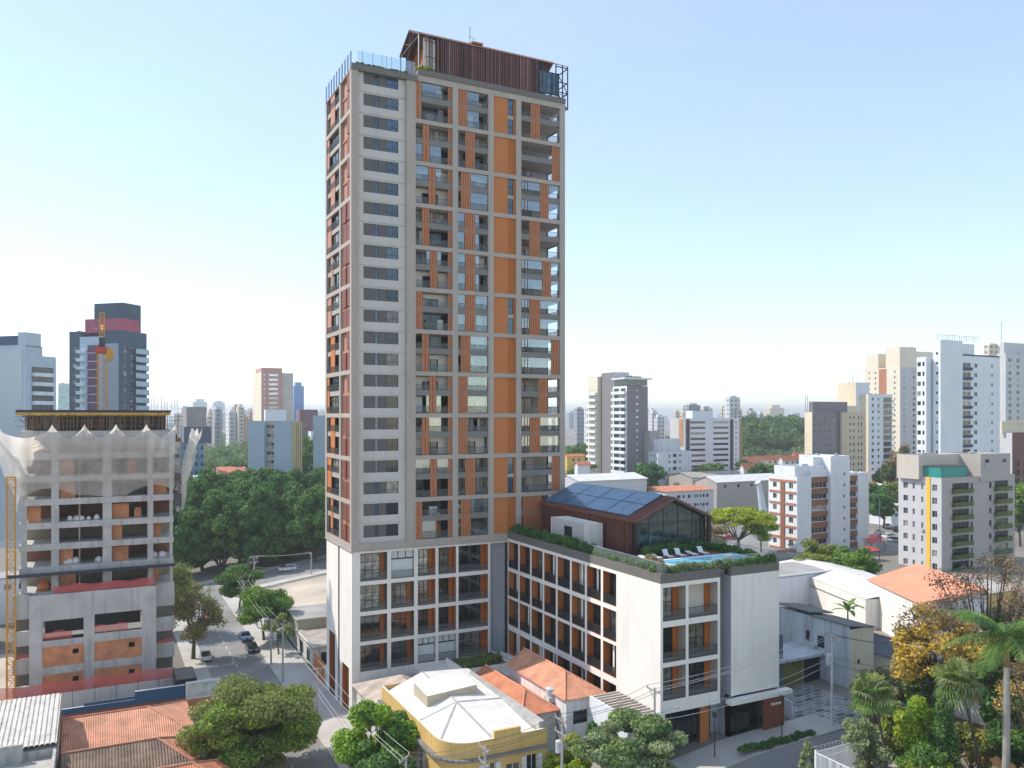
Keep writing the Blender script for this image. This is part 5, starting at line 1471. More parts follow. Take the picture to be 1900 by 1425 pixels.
# ---- left: glassy block at the picture edge
b = Bld('office_tower', 'pale glassy high-rise at the left picture edge with a dark blue top', 'office tower', 47, 255, -40, 104, rot=-43)
W_, D_ = b.W, b.D; H1 = b.z(640); fh = 3.0
GLP = mat('pale_curtain_wall', C(150, 172, 184), .12, .06, .08, .0, spec=1.0)
NAVY = mat('navy_cladding', C(40, 66, 100), .5); PBG = mat('pale_blue_grey_panel', C(176, 190, 202), .6, .05)
b.shell(0, W_, 0, D_ * .55, 0, H1, PBG); b.shell(0, W_ - 1, .3, D_ * .4, H1 - .5, b.z(622), NAVY); b.shell(W_ - 3, W_, .1, D_ * .5, H1 - .5, b.z(616), PBG); b.shell(.3, W_ + .01, D_ * .55 + .01, D_, 0, b.z(658), PBG); b.done()
q = MB(); q.box(.1, W_ - 1.2, -.1, -.001, 2, H1 - 1.5, GLP); q.build('curtain_wall', b.root)
for k in range(18):
    z = 3 + k * fh
    if z > b.z(664): break
    q = MB(); q.box(W_ + .0, W_ + .9, D_ * .22, D_ * .88, z, z + 1.2, mat('white_balcony_panel', C(206, 216, 222), .5)); q.build('balcony', b.root)
    q = MB(); q.box(W_ + .001, W_ + .15, D_ * .2, D_ * .9, z + 1.2, z + fh, GLM); q.build('window_strip', b.root)
q = MB(); q.tube([(W_ - 6, 3, b.z(616)), (W_ - 6, 3, b.z(616) + 4)], .07, 5, FRD); q.build('aerial', b.root)

# ---- left: dark tower with plum panels
b = Bld('apartment_tower', 'dark slate high-rise with plum panels and a red crown behind the building site', 'apartment tower', 219, 285, 126, 271, rot=-43)
W_, D_ = b.W, b.D; H1 = b.z(637); fh = 2.92; n = 14
SLT = mat('slate_render', C(66, 84, 104), .7, .06); PLUM = mat('plum_panel', C(98, 58, 86), .6, .05); PGR = mat('pale_slate_render', C(150, 160, 172), .7, .05)
zt = b.z(612); zf = H1 - n * fh - .3
fw0 = rows(zf, n, fh, [(W_ * .06, 2.2, .9, 1.4)])
b.shell(0, W_ * .24, .6, D_ * .7, 0, zt, SLT, front=fw0); b.wins('front', fw0, y0=.6, nx=2, mf=FRW)
b.shell(W_ * .24, W_ * .70, 0, D_ * .6, 0, b.z(623), mat('pale_blue_render', C(176, 196, 210), .7, .05))
b.shell(W_ * .70, W_, -.5, D_ * .5, 0, H1, PGR)
rw = rows(zf, n, fh, [(2.0, 1.3, .8, 1.5), (5.2, 1.6, .8, 1.5), (8.4, 1.2, .8, 1.5)])
b.shell(W_ * .6, W_ + .3, D_ * .03, D_, 0, zt, SLT, right=rw); b.wins('right', rw, x1=W_ + .3, y0=D_ * .03, mf=FRW)
RED = mat('red_cladding', C(170, 70, 96), .6, .05)
cr = [(W_ * f, b.z(606), .8, 2.2) for f in (.34, .5, .65, .8)]
b.shell(W_ * .28, W_ + .1, 1.5, D_ * .75, zt - .6, b.z(589), RED, front=cr); b.wins('front', cr, y0=1.5, nx=1, mf=FRW)
b.shell(W_ * .40, W_ - .5, 3, D_ * .85, zt, b.z(559), mat('dark_slate_cladding', C(50, 72, 92), .6)); b.done()
for k in range(n):
    z = zf + k * fh
    q = MB(); q.box(W_ * .40, W_ * .62, -.12, -.001, z + .25, z + fh - .1, PLUM); q.build('plum_panel', b.root)
    q = MB(); q.box(W_ * .20, W_ * .39, -1.0, -.002, z + .1, z + 1.2, MATS['white_balcony_panel']); q.build('balcony', b.root)
    q = MB(); q.box(W_ * .20, W_ * .63, -.2, -.121, z - .05, z + .1, WPAINT); q.build('slab_edge', b.root)
    q = MB(); q.box(W_ + .301, W_ + 1.7, D_ * .5, D_ * .98, z - .1, z + .1, SLT); q.box(W_ + 1.5, W_ + 1.65, D_ * .5, D_ * .98, z + .1, z + 1.9, mat('balcony_glass_pale', C(150, 176, 190), .1)); q.build('balcony', b.root)
q = MB(); q.tube([(W_ * .7, 6, b.z(559)), (W_ * .7, 6, b.z(559) + 3)], .05, 5, FRD); q.build('aerial', b.root)

# ---- pinkish tower, pale slab blocks, blue tower
b = Bld('apartment_tower', 'salmon pink high-rise with a white window strip left of the tall tower', 'apartment tower', 485, 480, 524, 470)
W_, D_ = b.W, b.D; H1 = b.z(690); n = 14; fh = 2.75; zf = H1 - n * fh - .5
PNK = mat('salmon_render', C(196, 150, 138), .8, .05)
fw = rows(zf, n, fh, [(W_ * .35, W_ * .45, .9, 1.3), (W_ * .1, 1, 1, 1)])
b.shell(0, W_, 0, D_, 0, H1, PNK, front=fw, ml=CRW); b.wins('front', fw, nx=4, mf=FRW, mg=MATS['pale_pane'])
b.shell(W_ + .002, W_ * 1.55, 1.5, D_, 0, b.z(691), mat('stone_render', C(196, 188, 180), .8)); b.shell(.3, W_, 1, D_ * .8, H1 - .6, b.z(682), PNK); b.shell(W_ * .1, W_ * 1.1, -6, -1, 0, b.z(760), WPAINT); b.done()
for nm, lab, pc, d, pf, ps, tp in (('slab_block', 'pale blue-grey slab block with a beige ribbed side', 541, 262, 460, 557, 781),
                                   ('slab_block', 'pale blue slab block half hidden behind the tall tower', 640, 262, 581, 652, 771)):
    b = Bld(nm, lab, 'apartment block', pc, d, pf, ps, rot=-40)
    W_, D_ = b.W, b.D; H1 = b.z(tp); n = 9; fh = 2.87
    PB_ = mat('pale_blue_grey_render', C(160, 178, 188), .85, .05, .1, .03, stain=.1)
    b.shell(0, W_ * .38, 0, D_, 0, H1, PB_); 
    fw = rows(H1 - n * fh - .5, n, fh, [(W_ * .40, 1.2, 1, 1.0), (W_ * .49, 1.2, 1, 1.0)])
    b.shell(W_ * .38, W_ * .60, 1.2, D_, 0, H1, WARMG, front=fw); b.wins('front', fw, y0=1.2, mf=FRD)
    b.shell(W_ * .60, W_, 0, D_, 0, H1, PB_, ml=PB_); b.done()
    q = MB(); q.box(W_ + .001, W_ + .5, .2, D_ - .2, 0, H1 - .2, mat('beige_ribbed_wall', C(190, 176, 140), .8, .15, .6)); 
    for i in range(4): q.box(W_ + .5, W_ + .9, D_ * (i + .3) / 4, D_ * (i + .3) / 4 + .6, 0, H1 - .2, MATS['beige_ribbed_wall'])
    q.build('ribbed_side', b.root)
b = Bld('office_tower', 'slim blue glass tower behind the salmon high-rise', 'office tower', 545, 820, 564, 541)
b.shell(0, b.W, 0, b.D, 0, b.z(716), uvmat('blue_curtain_wall', 'bands', C(96, 146, 196), C(60, 110, 170), sx=2.4, sy=60, rough=.3)); b.shell(2, b.W - 2, 2, b.D - 2, b.z(718), b.z(709), MATS['blue_curtain_wall']); b.done()
b = Bld('apartment_block', 'plum brown block with white bands right of the pale slab block', 'apartment block', 556, 390, 590, 550)
H1 = b.z(760); fw = rows(2, 11, 3, [(b.W * .2, 2, .8, 1.3), (b.W * .6, 2, .8, 1.3)])
b.shell(0, b.W, 0, b.D, 0, H1, mat('plum_brown_render', C(128, 98, 108), .8), front=fw); b.wins('front', fw, mf=FRW); b.shell(b.W * .4, b.W + 4, -8, -1, 0, b.z(800), WPAINT); b.done()
b = Bld('office_block', 'grey box-topped dark glass office block right of the debris net', 'office block', 346, 300, 383, 340)
W_ = b.W; b.shell(0, W_, 0, b.D, b.z(822), b.z(755), mat('taupe_render', C(158, 150, 148), .8)); b.shell(-1, W_ + 1.5, -1.5, b.D, b.z(822), b.z(792), mat('slate_glass_wall', C(74, 92, 112), .25)); b.shell(-2, W_ - 1, -2.5, b.D, 0, b.z(822), uvmat('dark_curtain_wall', 'bands', C(110, 140, 156), C(40, 70, 92), sx=2, sy=3, rough=.25)); b.done()
b = Bld('office_tower', 'pale green glass block between the two left high-rises', 'office tower', 108, 420, 128, 104)
b.shell(0, b.W, 0, b.D, 0, b.z(711), uvmat('green_curtain_wall', 'bands', C(196, 222, 216), C(160, 200, 196), sx=30, sy=6, rough=.3)); b.done()

# ---- far skyline
FARM = [uvmat('far_white_wall', 'bands', C(214, 214, 214), C(130, 140, 152), sx=4, sy=3.4, stain=.1), uvmat('far_cream_wall', 'bands', C(216, 204, 182), C(140, 136, 132), sx=4.4, sy=3.2, stain=.1),
        uvmat('far_grey_wall', 'bands', C(160, 164, 170), C(96, 104, 116), sx=3.6, sy=3.4, stain=.1), uvmat('far_bluish_wall', 'bands', C(150, 176, 190), C(110, 140, 160), sx=3, sy=3.2, stain=.1),
        uvmat('far_brown_wall', 'bands', C(184, 150, 130), C(110, 96, 96), sx=4, sy=3.2, stain=.1)]
FARP = [WPAINT, CREAM, PALEG, PBG, WARMG]
def far(label, pxl, pxr, tp, d, mi, group, crown=True, rot=None):
    g = random.Random(pxl * 7 + tp)
    d *= 2.0 if d > 850 else 1.0
    b = Bld('high_rise', label, 'high-rise', pxl + (pxr - pxl) * .3, d, pxr, pxl, rot=(rot if rot is not None else 0) if pxl > 250 else -43 + 0, group=group)
    b.D = min(b.D, 40); H1 = b.z(tp)
    m = FARM[mi]
    b.shell(0, b.W, 0, b.D, 0, H1, m, roof=ROOFGREY, par=.5)
    if crown: b.shell(b.W * .2, b.W * .8, b.D * .2, b.D * .8, H1 - .5, H1 + d * g.uniform(3, 6) / FPX, FARP[mi])
    b.done()
    return b
SK1 = 'pale hazy high-rises on the far left skyline'
for (a, c, tp, d, mi, lab) in ((349, 384, 746, 1500, 3, 'wide hazy bluish high-rise behind the grey box-topped office block'), (388, 417, 747, 1600, 3, 'hazy bluish twin high-rise right of the wide one on the left skyline'),
    (385, 404, 768, 1150, 0, 'pale white slab high-rise in the far left cluster'), (404, 420, 765, 1180, 0, 'pale white slab high-rise in the far left cluster'), (422, 434, 771, 1200, 0, 'pale white slab high-rise in the far left cluster'),
    (434, 448, 767, 1150, 1, 'pale cream-ribbed high-rise in the middle of the far left cluster'), (448, 458, 773, 1200, 0, 'pale white slab high-rise in the far left cluster'), (453, 472, 761, 1500, 2, 'tall pale grey high-rise left of the salmon tower'),
    (460, 480, 800, 900, 0, 'pale white slab high-rise in the far left cluster'), (370, 388, 772, 1300, 2, 'hazy grey high-rise just right of the grey box-topped block'), (583, 606, 764, 1300, 0, 'hazy white high-rise by the left edge of the tall tower'),
    (320, 348, 764, 900, 0, 'white high-rise peeping above the right end of the scaffold')):
    far(lab, a, c, tp, d, mi, SK1)
SK2 = 'pale high-rises on the right skyline'
for (a, c, tp, d, mi, lab) in ((1050, 1070, 766, 1100, 2, 'pale ribbed high-rise just right of the tall tower'), (1068, 1089, 768, 1150, 3, 'hazy blue-grey high-rise left of the grey and white balcony tower'), (1203, 1216, 762, 800, 0, 'white high-rise right of the grey and white balcony tower'),
    (1214, 1232, 774, 700, 0, 'lower white high-rise left of the striped tower'), (1268, 1300, 752, 640, 2, 'pale grey penthouse-topped high-rise behind the striped tower'), (1298, 1322, 757, 760, 0, 'pale white stepped high-rise behind the striped tower'),
    (1345, 1373, 737, 620, 0, 'slim white high-rise rising behind the right end of the striped tower'), (1374, 1392, 775, 1200, 2, 'small grey high-rise on the ridge left of the cream one'), (1404, 1418, 768, 1300, 0, 'small white high-rise on the ridge left of the cream one'),
    (1418, 1455, 757, 900, 1, 'cream and grey high-rise standing on the wooded ridge'), (1454, 1474, 776, 1000, 1, 'low cream high-rise right of the cream and grey one on the ridge'), (1472, 1496, 778, 1100, 0, 'low white high-rise at the right end of the ridge'),
    (1825, 1858, 640, 480, 1, 'pale cream high-rise behind the bright white tower'), (1862, 1900, 745, 420, 4, 'brownish block behind the bright white tower at the right edge')):
    far(lab, a, c, tp, d, mi, SK2)
SK3 = 'hazy towers along the far horizon'
g = random.Random(77)
px = 300
for i in range(120):
    px = 280 + (i * 26.3) % 1680 + g.uniform(-5, 5)
    if 606 < px < 1046: continue
    w = g.uniform(7, 18); far('hazy pale building low on the far horizon behind the nearer high-rises', px, px + w, g.uniform(766, 785), g.uniform(860, 1700), g.choice((0, 0, 1, 2, 3)), SK3, crown=False)

SK4 = 'pale towers crowding the middle skyline'
g = random.Random(55)
for i in range(34):
    px = g.uniform(318, 470) if i % 3 == 0 else g.uniform(1050, 1500)
    w = g.uniform(10, 20); far('pale mid-rise tower standing in the crowded middle skyline', int(px), int(px + w), int(g.uniform(754, 778)), g.uniform(600, 840), g.choice((0, 0, 1, 1, 2, 4)), SK4)

# ---- low sheds and warehouses
def shed(name, label, pc, d, pf, ps, tp, wallm, roofm, ridge=1.2, rot=0, cat='warehouse', cols=None):
    b = Bld(name, label, cat, pc, d, pf, ps, rot=rot); W_, D_ = b.W, b.D; H1 = b.z(tp)
    fw = rows(H1 - 2.6, 1, 3, [(W_ * f, 1.2, .5, 1.1) for f in (cols or ())])
    b.mb.wall((0, 0, 0), (1, 0), W_, H1, [(h[0], h[1], h[2], h[3]) for h in fw], .2, wallm); b.wins('front', fw, mf=FRD)
    b.mb.poly([(0, D_, 0), (0, 0, 0), (0, 0, H1), (0, D_ / 2, H1 + ridge), (0, D_, H1)], wallm)
    b.mb.poly([(W_, 0, 0), (W_, D_, 0), (W_, D_, H1), (W_, D_ / 2, H1 + ridge), (W_, 0, H1)], wallm)
    b.mb.poly([(W_, D_, 0), (0, D_, 0), (0, D_, H1), (W_, D_, H1)], wallm); b.done()
    q = MB(); o = .4; t = .12
    for y0, y1, a, c in ((-o, D_ / 2, H1 - o * ridge / D_ * 2, H1 + ridge), (D_ / 2, D_ + o, H1 + ridge, H1 - o * ridge / D_ * 2)):
        q.hexa([(-o, y0, a), (W_ + o, y0, a), (W_ + o, y1, c), (-o, y1, c), (-o, y0, a + t), (W_ + o, y0, a + t), (W_ + o, y1, c + t), (-o, y1, c + t)], roofm)
    q.build('roof', b.root)
    return b
WROOF = uvmat('white_ribbed_roof', 'ribs', C(226, 224, 220), C(186, 184, 182), sx=.9, sy=1, rough=.6, bump=.3, stain=.12)
GROOF = uvmat('grey_fibre_cement_roof', 'ribs', C(178, 172, 162), C(136, 130, 122), sx=.5, sy=1, bump=.5, stain=.25)
OROOF = uvmat('orange_clay_tiles', 'tile', C(226, 138, 104), C(158, 82, 58), sx=.28, sy=.42, bump=.6, stain=.22)
shed('warehouse', 'long white-roofed warehouse behind the dark pool house', 1075, 260, 1200, 1030, 893, PALEG, WROOF, 1.5)
shed('warehouse', 'long pale warehouse behind the yellow-green tree', 1330, 285, 1452, 1290, 895, WARMG, WROOF, 1.8, cols=(.1, .3, .5))
shed('warehouse', 'grey-roofed low workshop below the striped high-rise', 1285, 330, 1405, 1240, 886, WARMG, GROOF, 1.5, cols=(.2, .3, .6))
shed('villa', 'yellow low building right of the tall tower', 1052, 345, 1085, 1044, 847, mat('ochre_yellow_render', C(226, 190, 110), .8, .08), OROOF, .8, cat='house', cols=(.3, .6))
shed('villa', 'pale house beside the yellow low building', 1072, 330, 1095, 1066, 862, WPAINT, OROOF, 1, cat='house')
i = 0
for (pc, d, w, tp, lab) in ((1385, 400, 30, 855, 'orange-roofed house left of the row under the wooded hill'), (1420, 420, 34, 852, 'orange-roofed house in the middle of the row under the wooded hill'), (1452, 395, 34, 853, 'pale orange-roofed house right in the row under the wooded hill'), (1475, 440, 26, 846, 'small pale house with a red roof at the foot of the wooded hill'),
                            (1380, 340, 34, 868, 'low long house behind the dark tree near the white and brown flats')):
    shed('house', lab, pc, d, pc + w, pc - 8, tp, CREAM if i % 2 else WPAINT, OROOF, 1.8, cat='house', cols=(.2, .5, .75)); i += 1
shed('villa', 'orange-roofed villa with porch posts on the far left below the skyline', 408, 285, 452, 398, 880, WPAINT, OROOF, 2.0, cat='house', cols=(.15, .45, .7))
shed('house', 'small dark-walled house with white roof left of the orange villa', 362, 255, 395, 352, 892, mat('plum_wall', C(96, 84, 110), .8), WROOF, 1.0, cat='house')
shed('house', 'low white house beside the pale slab block', 560, 290, 584, 552, 897, WPAINT, GROOF, .8, cat='house', cols=(.2, .6))
# ================================================================== unfinished building on the left
site = thing('unfinished_building', 'unfinished concrete apartment block with brick infill, nets and scaffolding', 'unfinished building', (-40, 31.5, 0))
CONC = mat('raw_concrete', (.48, .47, .455), .9, .14, .35, .1, bump=.25, bscale=6, stain=.3)
BRICK = uvmat('hollow_clay_brick', 'brick', (.66, .26, .11), (.48, .21, .11), sx=.4, sy=.2, bump=0, stain=.25)
BRICKD = uvmat('dark_clay_brick', 'brick', (.30, .11, .06), (.20, .09, .06), sx=.4, sy=.2, bump=0, stain=.3)
RNET = clear('red_safety_mesh', (.62, .10, .09), .62, .8)
SW, SD = 20.4, 15.0
cols = [(0, .75), (3.85, 1.0), (10.6, 1.25), (16.8, .8), (SW - .45, .45)]
LV = [15.6, 19.3, 22.6, 25.75, 29.2, 32.6, 35.9, 39.2]
q = MB()
for i, z in enumerate(LV): q.box(-.2, SW + .1, -.25 - .0, SD, z - .9 if i else z - .5, z, CONC)
for x, w in cols:
    for a, b in zip(LV, LV[1:]): q.box(x, x + w, -.1, .7, a + .002, b - .902, CONC)
    for a, b in zip(LV, LV[1:]): q.box(x, x + w, SD - .8, SD - .2, a + .002, b - .902, CONC)
    for a, b in zip(LV, LV[1:]): q.box(x, x + w, SD * .5, SD * .5 + .5, a + .002, b - .902, CONC)
q.build('frame', site)
for k, (a, b) in enumerate(zip(LV, LV[1:])):
    g = random.Random(k + 40)
    q = MB(); q.box(.1, SW - .1, 6.2, 6.4, a + .003, b - .903, BRICKD if k % 2 else mat('plastered_back_wall', (.34, .28, .22), .9, .2))
    for x in (3.9, 7.4, 10.7, 16.9): q.box(x, x + .2, .75, 6.19, a + .003, b - .903, mat('plastered_back_wall', (.34, .28, .22)))
    q.build('partition_wall', site)
    q = MB(); x0 = g.choice((.8, 4.9, 11.9)); q.box(x0, x0 + g.uniform(1.2, 2.8), .9, 1.1, a + .003, b - .903, BRICK); x1 = g.choice((11.9, 14, 17.4)); q.box(x1, x1 + g.uniform(1, 2.4), 1.2, 1.4, a + .003, b - g.uniform(.903, 1.8), BRICK); q.build('brick_panel', site)
q = MB()                                   # podium storeys that stand further out
px0, px1 = 1.2, 17.9
YF = -2.4
ops = [(2.1, 8.9 - .0, 5.2, 2.9), (8.7, 9.2, 6.4, 2.9)]
pan = [(2.05, 5.1, 5.3, 2.9), (8.7, 5.1, 6.4, 2.9), (2.05, 1.0, 5.3, 3.0), (8.7, 1.0, 6.4, 3.0)]
q.wall((px0, YF, 0), (1, 0), px1 - px0, 15.6, [(x - .4, z, w, h) for x, z, w, h in ops + pan], .35, CONC)
q.wall((px0, .5, 0), (0, -1), 2.9, 15.6, [], 0, CONC); q.wall((px1, YF, 0), (0, 1), 2.9, 15.6, [], 0, CONC)
q.poly([(px0, YF, 15.0), (px1, YF, 15.0), (px1, .5, 15.0), (px0, .5, 15.0)], CONC)
for s0, s1 in ((-1.0, 1.19), (17.91, SW + .2)):
    for z0, z1 in ((12.0, 15.5), (8.1, 10.2), (4.0, 6.2), (0, 2.2)): q.box(s0, s1, -.6, .0, z0, z1, CONC)
    q.box(s0 + .2, s1 - .1, 1.4, 1.6, 0, 15, DGREY)
q.build('podium_frame', site)
for x, z, w, h in pan:
    q = MB(); q.wall((px0 + x - .4, YF + .12, z), (1, 0), w, h, [(w * .72, h * .52, .8, .75)], .3, BRICK); q.build('brick_panel', site)
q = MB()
for x, z, w, h in ops: q.box(px0 + x - .4, px0 + x - .4 + w, 2.5, 2.6, z, z + h, mat('shade_black_interior', (.03, .03, .032)))  # near-black sheets paint in the shade behind the openings
q.box(px0 + .1, px1 - .1, 1.5, 1.6, .5, 8.5, mat('shade_black_interior', (.03, .03, .032)))
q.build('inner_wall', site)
for (a, b, z, h, y) in ((2.6, 6.6, 9.0, 1.3, -2.0), (9.0, 14.0, 9.3, 1.2, -2.0), (px0 + 3, px1 - .2, 15.65, 1.3, -2.2), (-.9, 1.1, 6.2, .7, -.4), (18.0, 20.4, 6.2, .7, -.4)):
    q = MB(); n = 8
    for i in range(n):
        xa, xb = a + (b - a) * i / n, a + (b - a) * (i + 1) / n
        s = lambda t: h * (.85 + .15 * math.sin(t * 2.3 + z))
        q.poly([(xa, y - .05 * (i % 2), z), (xb, y - .05 * ((i + 1) % 2), z), (xb, y, z + s(xb)), (xa, y, z + s(xa))], RNET)
    tag(q.build('safety_net', None, (-40, 31.5, 0)), {9.0: 'red mesh hung in the left dark opening of the unfinished block', 9.3: 'red mesh hung in the right dark opening of the unfinished block', 15.65: 'long red mesh along the parapet ledge of the unfinished block'}.get(z, 'short orange-red mesh on the %s balcony of the unfinished block' % ('left side' if a < 1 else 'right side')), 'safety net')
BAG = mat('white_bulk_bag', (.72, .72, .72), .8); BLB = mat('blue_tarp', (.03, .10, .22), .6); ORD = mat('orange_drum', (.60, .16, .03), .6)
def lumps(q, x, y, z, n, r, m, g):
    for _ in range(n):
        a, b, s = x + g.uniform(-1, 1), y + g.uniform(-.4, .4), r * g.uniform(.6, 1.2)
        q.tube([(a, b, z), (a, b, z + s * .6), (a, b, z + s * 1.4), (a, b, z + s * 1.7)], [s * .8, s, s * .7, s * .15], 7, m)
g = random.Random(9)
for x, z, n, r, m, lab in ((7.0, 25.75, 9, .42, BAG, 'heap of white sacks on an upper floor of the unfinished block'), (9.2, 25.75, 4, .4, BAG, 'small pile of pale sacks right of the sack heap'), (6.2, 19.3, 5, .6, BAG, 'white bulk bags on the floor above the dark ledge'),
                           (10.0, 19.3, 7, .5, BAG, 'crumpled white bags near the middle column above the dark ledge'), (18.6, 19.3, 4, .5, BAG, 'white bags in the right corner above the dark ledge'), (2.2, 15.6, 2, 1.1, ORD, 'orange drums in the left bay above the podium')):
    q = MB(); lumps(q, -40 + x, 31.5 + 1.5, z, n, r, m, g); tag(q.build('sack_pile', smooth=True), lab, 'sacks')
for x, z, lab in ((13.2, 25.75, 'stack of orange bricks, left of the pair on the upper floor'), (15.0, 25.75, 'stack of orange bricks, right of the pair on the upper floor')):
    q = MB(); q.box(-40 + x, -40 + x + 1.0, 33, 34, z, z + 1.2, BRICK); q.box(-40 + x + .1, -40 + x + .9, 33.1, 33.9, z + 1.2, z + 1.5, BRICK); tag(q.build('brick_stack'), lab, 'brick stack', 'brick stacks in the unfinished block')
q = MB(); q.box(-1.5, SW + .2, -2.3, -.3, 18.3, 18.42, mat('blue_black_board', (.02, .028, .05), .6)); q.box(-1.5, SW + .2, -2.35, -2.3, 18.42, 18.75, MATS['blue_black_board'])
for i in range(9): q.beam((i * 2.4, -2.2, 18.3), (i * 2.4, -.3, 17.0), .08, .08, FRD)
tag(q.build('catch_platform', None, (-40, 31.5, 0)), 'dark blue catch platform running round the unfinished block', 'platform')
q = MB()
for x, y, w in ((4.4, -1.3, 4.5), (11, -1.2, 5.5)): q.box(x, x + w, y, y + .8, 15.62, 15.95, mat('timber_stack', (.20, .17, .14), .9, .3)); q.box(x + .3, x + w - .5, y + .1, y + .7, 15.95, 16.3, BLB)
tag(q.build('timber_stack', None, (-40, 31.5, 0)), 'dark tarpaulin-covered timber stacks on the ledge of the unfinished block', 'timber stack')

# scaffold and formwork on top
sc = thing('scaffold', 'rusty scaffolding and formwork deck on top of the unfinished block', 'scaffold', (-40, 31.5, 39.2))
g = random.Random(2)
RST = mat('rusty_tube', (.20, .13, .085), .8, .3, 2, .2); YEL = mat('yellow_formwork', (.48, .28, .06), .75, .35, 1.5, .2)
q = MB(); q.box(-.6, SW - .3, -.7, SD, 2.75, 3.1, mat('dark_formwork', (.028, .022, .035), .7)); q.build('deck', sc)
q = MB(); q.box(-.6, SW - .4, -.72, -.5, 2.3, 2.74, YEL); q.box(-.4, SW - .5, 5, 5.2, 2.3, 2.74, YEL); q.build('formwork_beam', sc)
q = MB()
for i in range(42):
    x = .1 + i * .48
    for y in (-.4, 3.2, 7.0):
        if g.random() < .85: q.tube([(x + g.uniform(-.1, .1), y, 0), (x + g.uniform(-.15, .15), y, 2.5)], .05, 5, RST)
for i in range(26):
    x = g.uniform(0, SW - 2); q.beam((x, g.choice((-.45, 3)), g.uniform(0, 1)), (x + g.uniform(-1.6, 1.8), -.45, g.uniform(1.2, 2.4)), .06, .06, RST)
for z in (.7, 1.5, 2.1): q.beam((-.8, -.42, z), (SW + 1.5, -.42, z), .06, .06, RST)
for x in (2.8, 4.0, 11.4, 16.3): q.box(x, x + .8, .4, 1.0, 0, 2.3, mat('dark_column_form', (.14, .12, .10), .9, .3))
for i in range(9): q.tube([(SW - 3 + i * .5, 2 + (i % 3), 3.1), (SW - 3 + i * .5 + g.uniform(-.1, .1), 2 + (i % 3), 3.1 + g.uniform(.8, 2.6))], .03, 4, RST)
PLY = mat('dark_plywood', (.15, .085, .05), .85, .3, .8, .2)
for i in range(16):
    x = g.uniform(0, SW - 2.5); y = g.uniform(1.2, 6.5); q.box(x, x + g.uniform(.8, 2.6), y, y + .06, g.uniform(0, .5), g.uniform(1.4, 2.4), PLY)
q.box(.2, SW - .6, 7.5, 7.6, 0, 2.7, mat('shade_black_interior', (.03, .03, .032)))  # near-black back sheet paints in the dark under the deck
for i in range(24):
    x = g.uniform(-.3, SW - 1); q.beam((x, -.5, 2.1), (x + g.uniform(-.3, .3), 5, 2.2), .1, .14, RST)
q.build('tube_frame', sc)
q = MB()
for i in range(14):
    for z in (-12, -9, -6, -3): 
        if g.random() < .7: q.box(SW + .15, SW + 1.3, i * 1.0, i * 1.0 + .5, z + g.uniform(0, .6), z + g.uniform(.8, 2.2), g.choice((FRD, RST, DGREY, CONC)))
for i in range(6): q.tube([(SW + 1.2, i * 2.4, -14), (SW + 1.2, i * 2.4, 2.6)], .06, 5, FRD)
q.build('side_bracket', sc)

# debris nets
NETM = D.materials.new('debris_net'); NETM.use_nodes = True; MATS['debris_net'] = NETM
n_ = NETM.node_tree.nodes; l_ = NETM.node_tree.links; b_ = n_['Principled BSDF']
b_.inputs['Base Color'].default_value = (.92, .88, .82, 1); b_.inputs['Roughness'].default_value = .9
tcn = n_.new('ShaderNodeTexCoord'); nn_ = n_.new('ShaderNodeTexNoise'); nn_.inputs['Scale'].default_value = .45; nn_.inputs['Detail'].default_value = 6
l_.new(tcn.outputs['Object'], nn_.inputs['Vector']); mrn = n_.new('ShaderNodeMapRange'); mrn.inputs[1].default_value = .3; mrn.inputs[2].default_value = .7; mrn.inputs[3].default_value = .54; mrn.inputs[4].default_value = .80
l_.new(nn_.outputs[0], mrn.inputs[0])
sxn = n_.new('ShaderNodeSeparateXYZ'); l_.new(tcn.outputs['Object'], sxn.inputs[0])
gzn = n_.new('ShaderNodeMapRange'); gzn.inputs[1].default_value = 35.0; gzn.inputs[2].default_value = 37.5; gzn.inputs[3].default_value = -.16; gzn.inputs[4].default_value = .20
l_.new(sxn.outputs[2], gzn.inputs[0])        # the upper lengths hang double
adn = n_.new('ShaderNodeMath'); adn.operation = 'ADD'; l_.new(mrn.outputs[0], adn.inputs[0]); l_.new(gzn.outputs[0], adn.inputs[1]); 
trn = n_.new('ShaderNodeBsdfTranslucent'); trn.inputs[0].default_value = (.9, .86, .80, 1)
mxn = n_.new('ShaderNodeMixShader'); mxn.inputs[0].default_value = .55; tpn = n_.new('ShaderNodeBsdfTransparent'); mx2 = n_.new('ShaderNodeMixShader')
b_.inputs['Alpha'].default_value = 1; l_.new(b_.outputs[0], mxn.inputs[1]); l_.new(trn.outputs[0], mxn.inputs[2]); l_.new(adn.outputs[0], mx2.inputs[0]); l_.new(tpn.outputs[0], mx2.inputs[1]); l_.new(mxn.outputs[0], mx2.inputs[2]); l_.new(mx2.outputs[0], n_['Material Output'].inputs['Surface'])
def net(name, label, f_, nu, nv):
    q = MB(); P = [[f_(i / nu, j / nv) for j in range(nv + 1)] for i in range(nu + 1)]
    for i in range(nu):
        for j in range(nv): q.poly([P[i][j], P[i + 1][j], P[i + 1][j + 1], P[i][j + 1]], NETM)
    o = q.build(name, None, (-40, 31.5, 0), smooth=True); import bmesh
    bm = bmesh.new(); bm.from_mesh(o.data); bmesh.ops.remove_doubles(bm, verts=bm.verts, dist=.001); bm.to_mesh(o.data); bm.free()
    return tag(o, label, 'debris net')
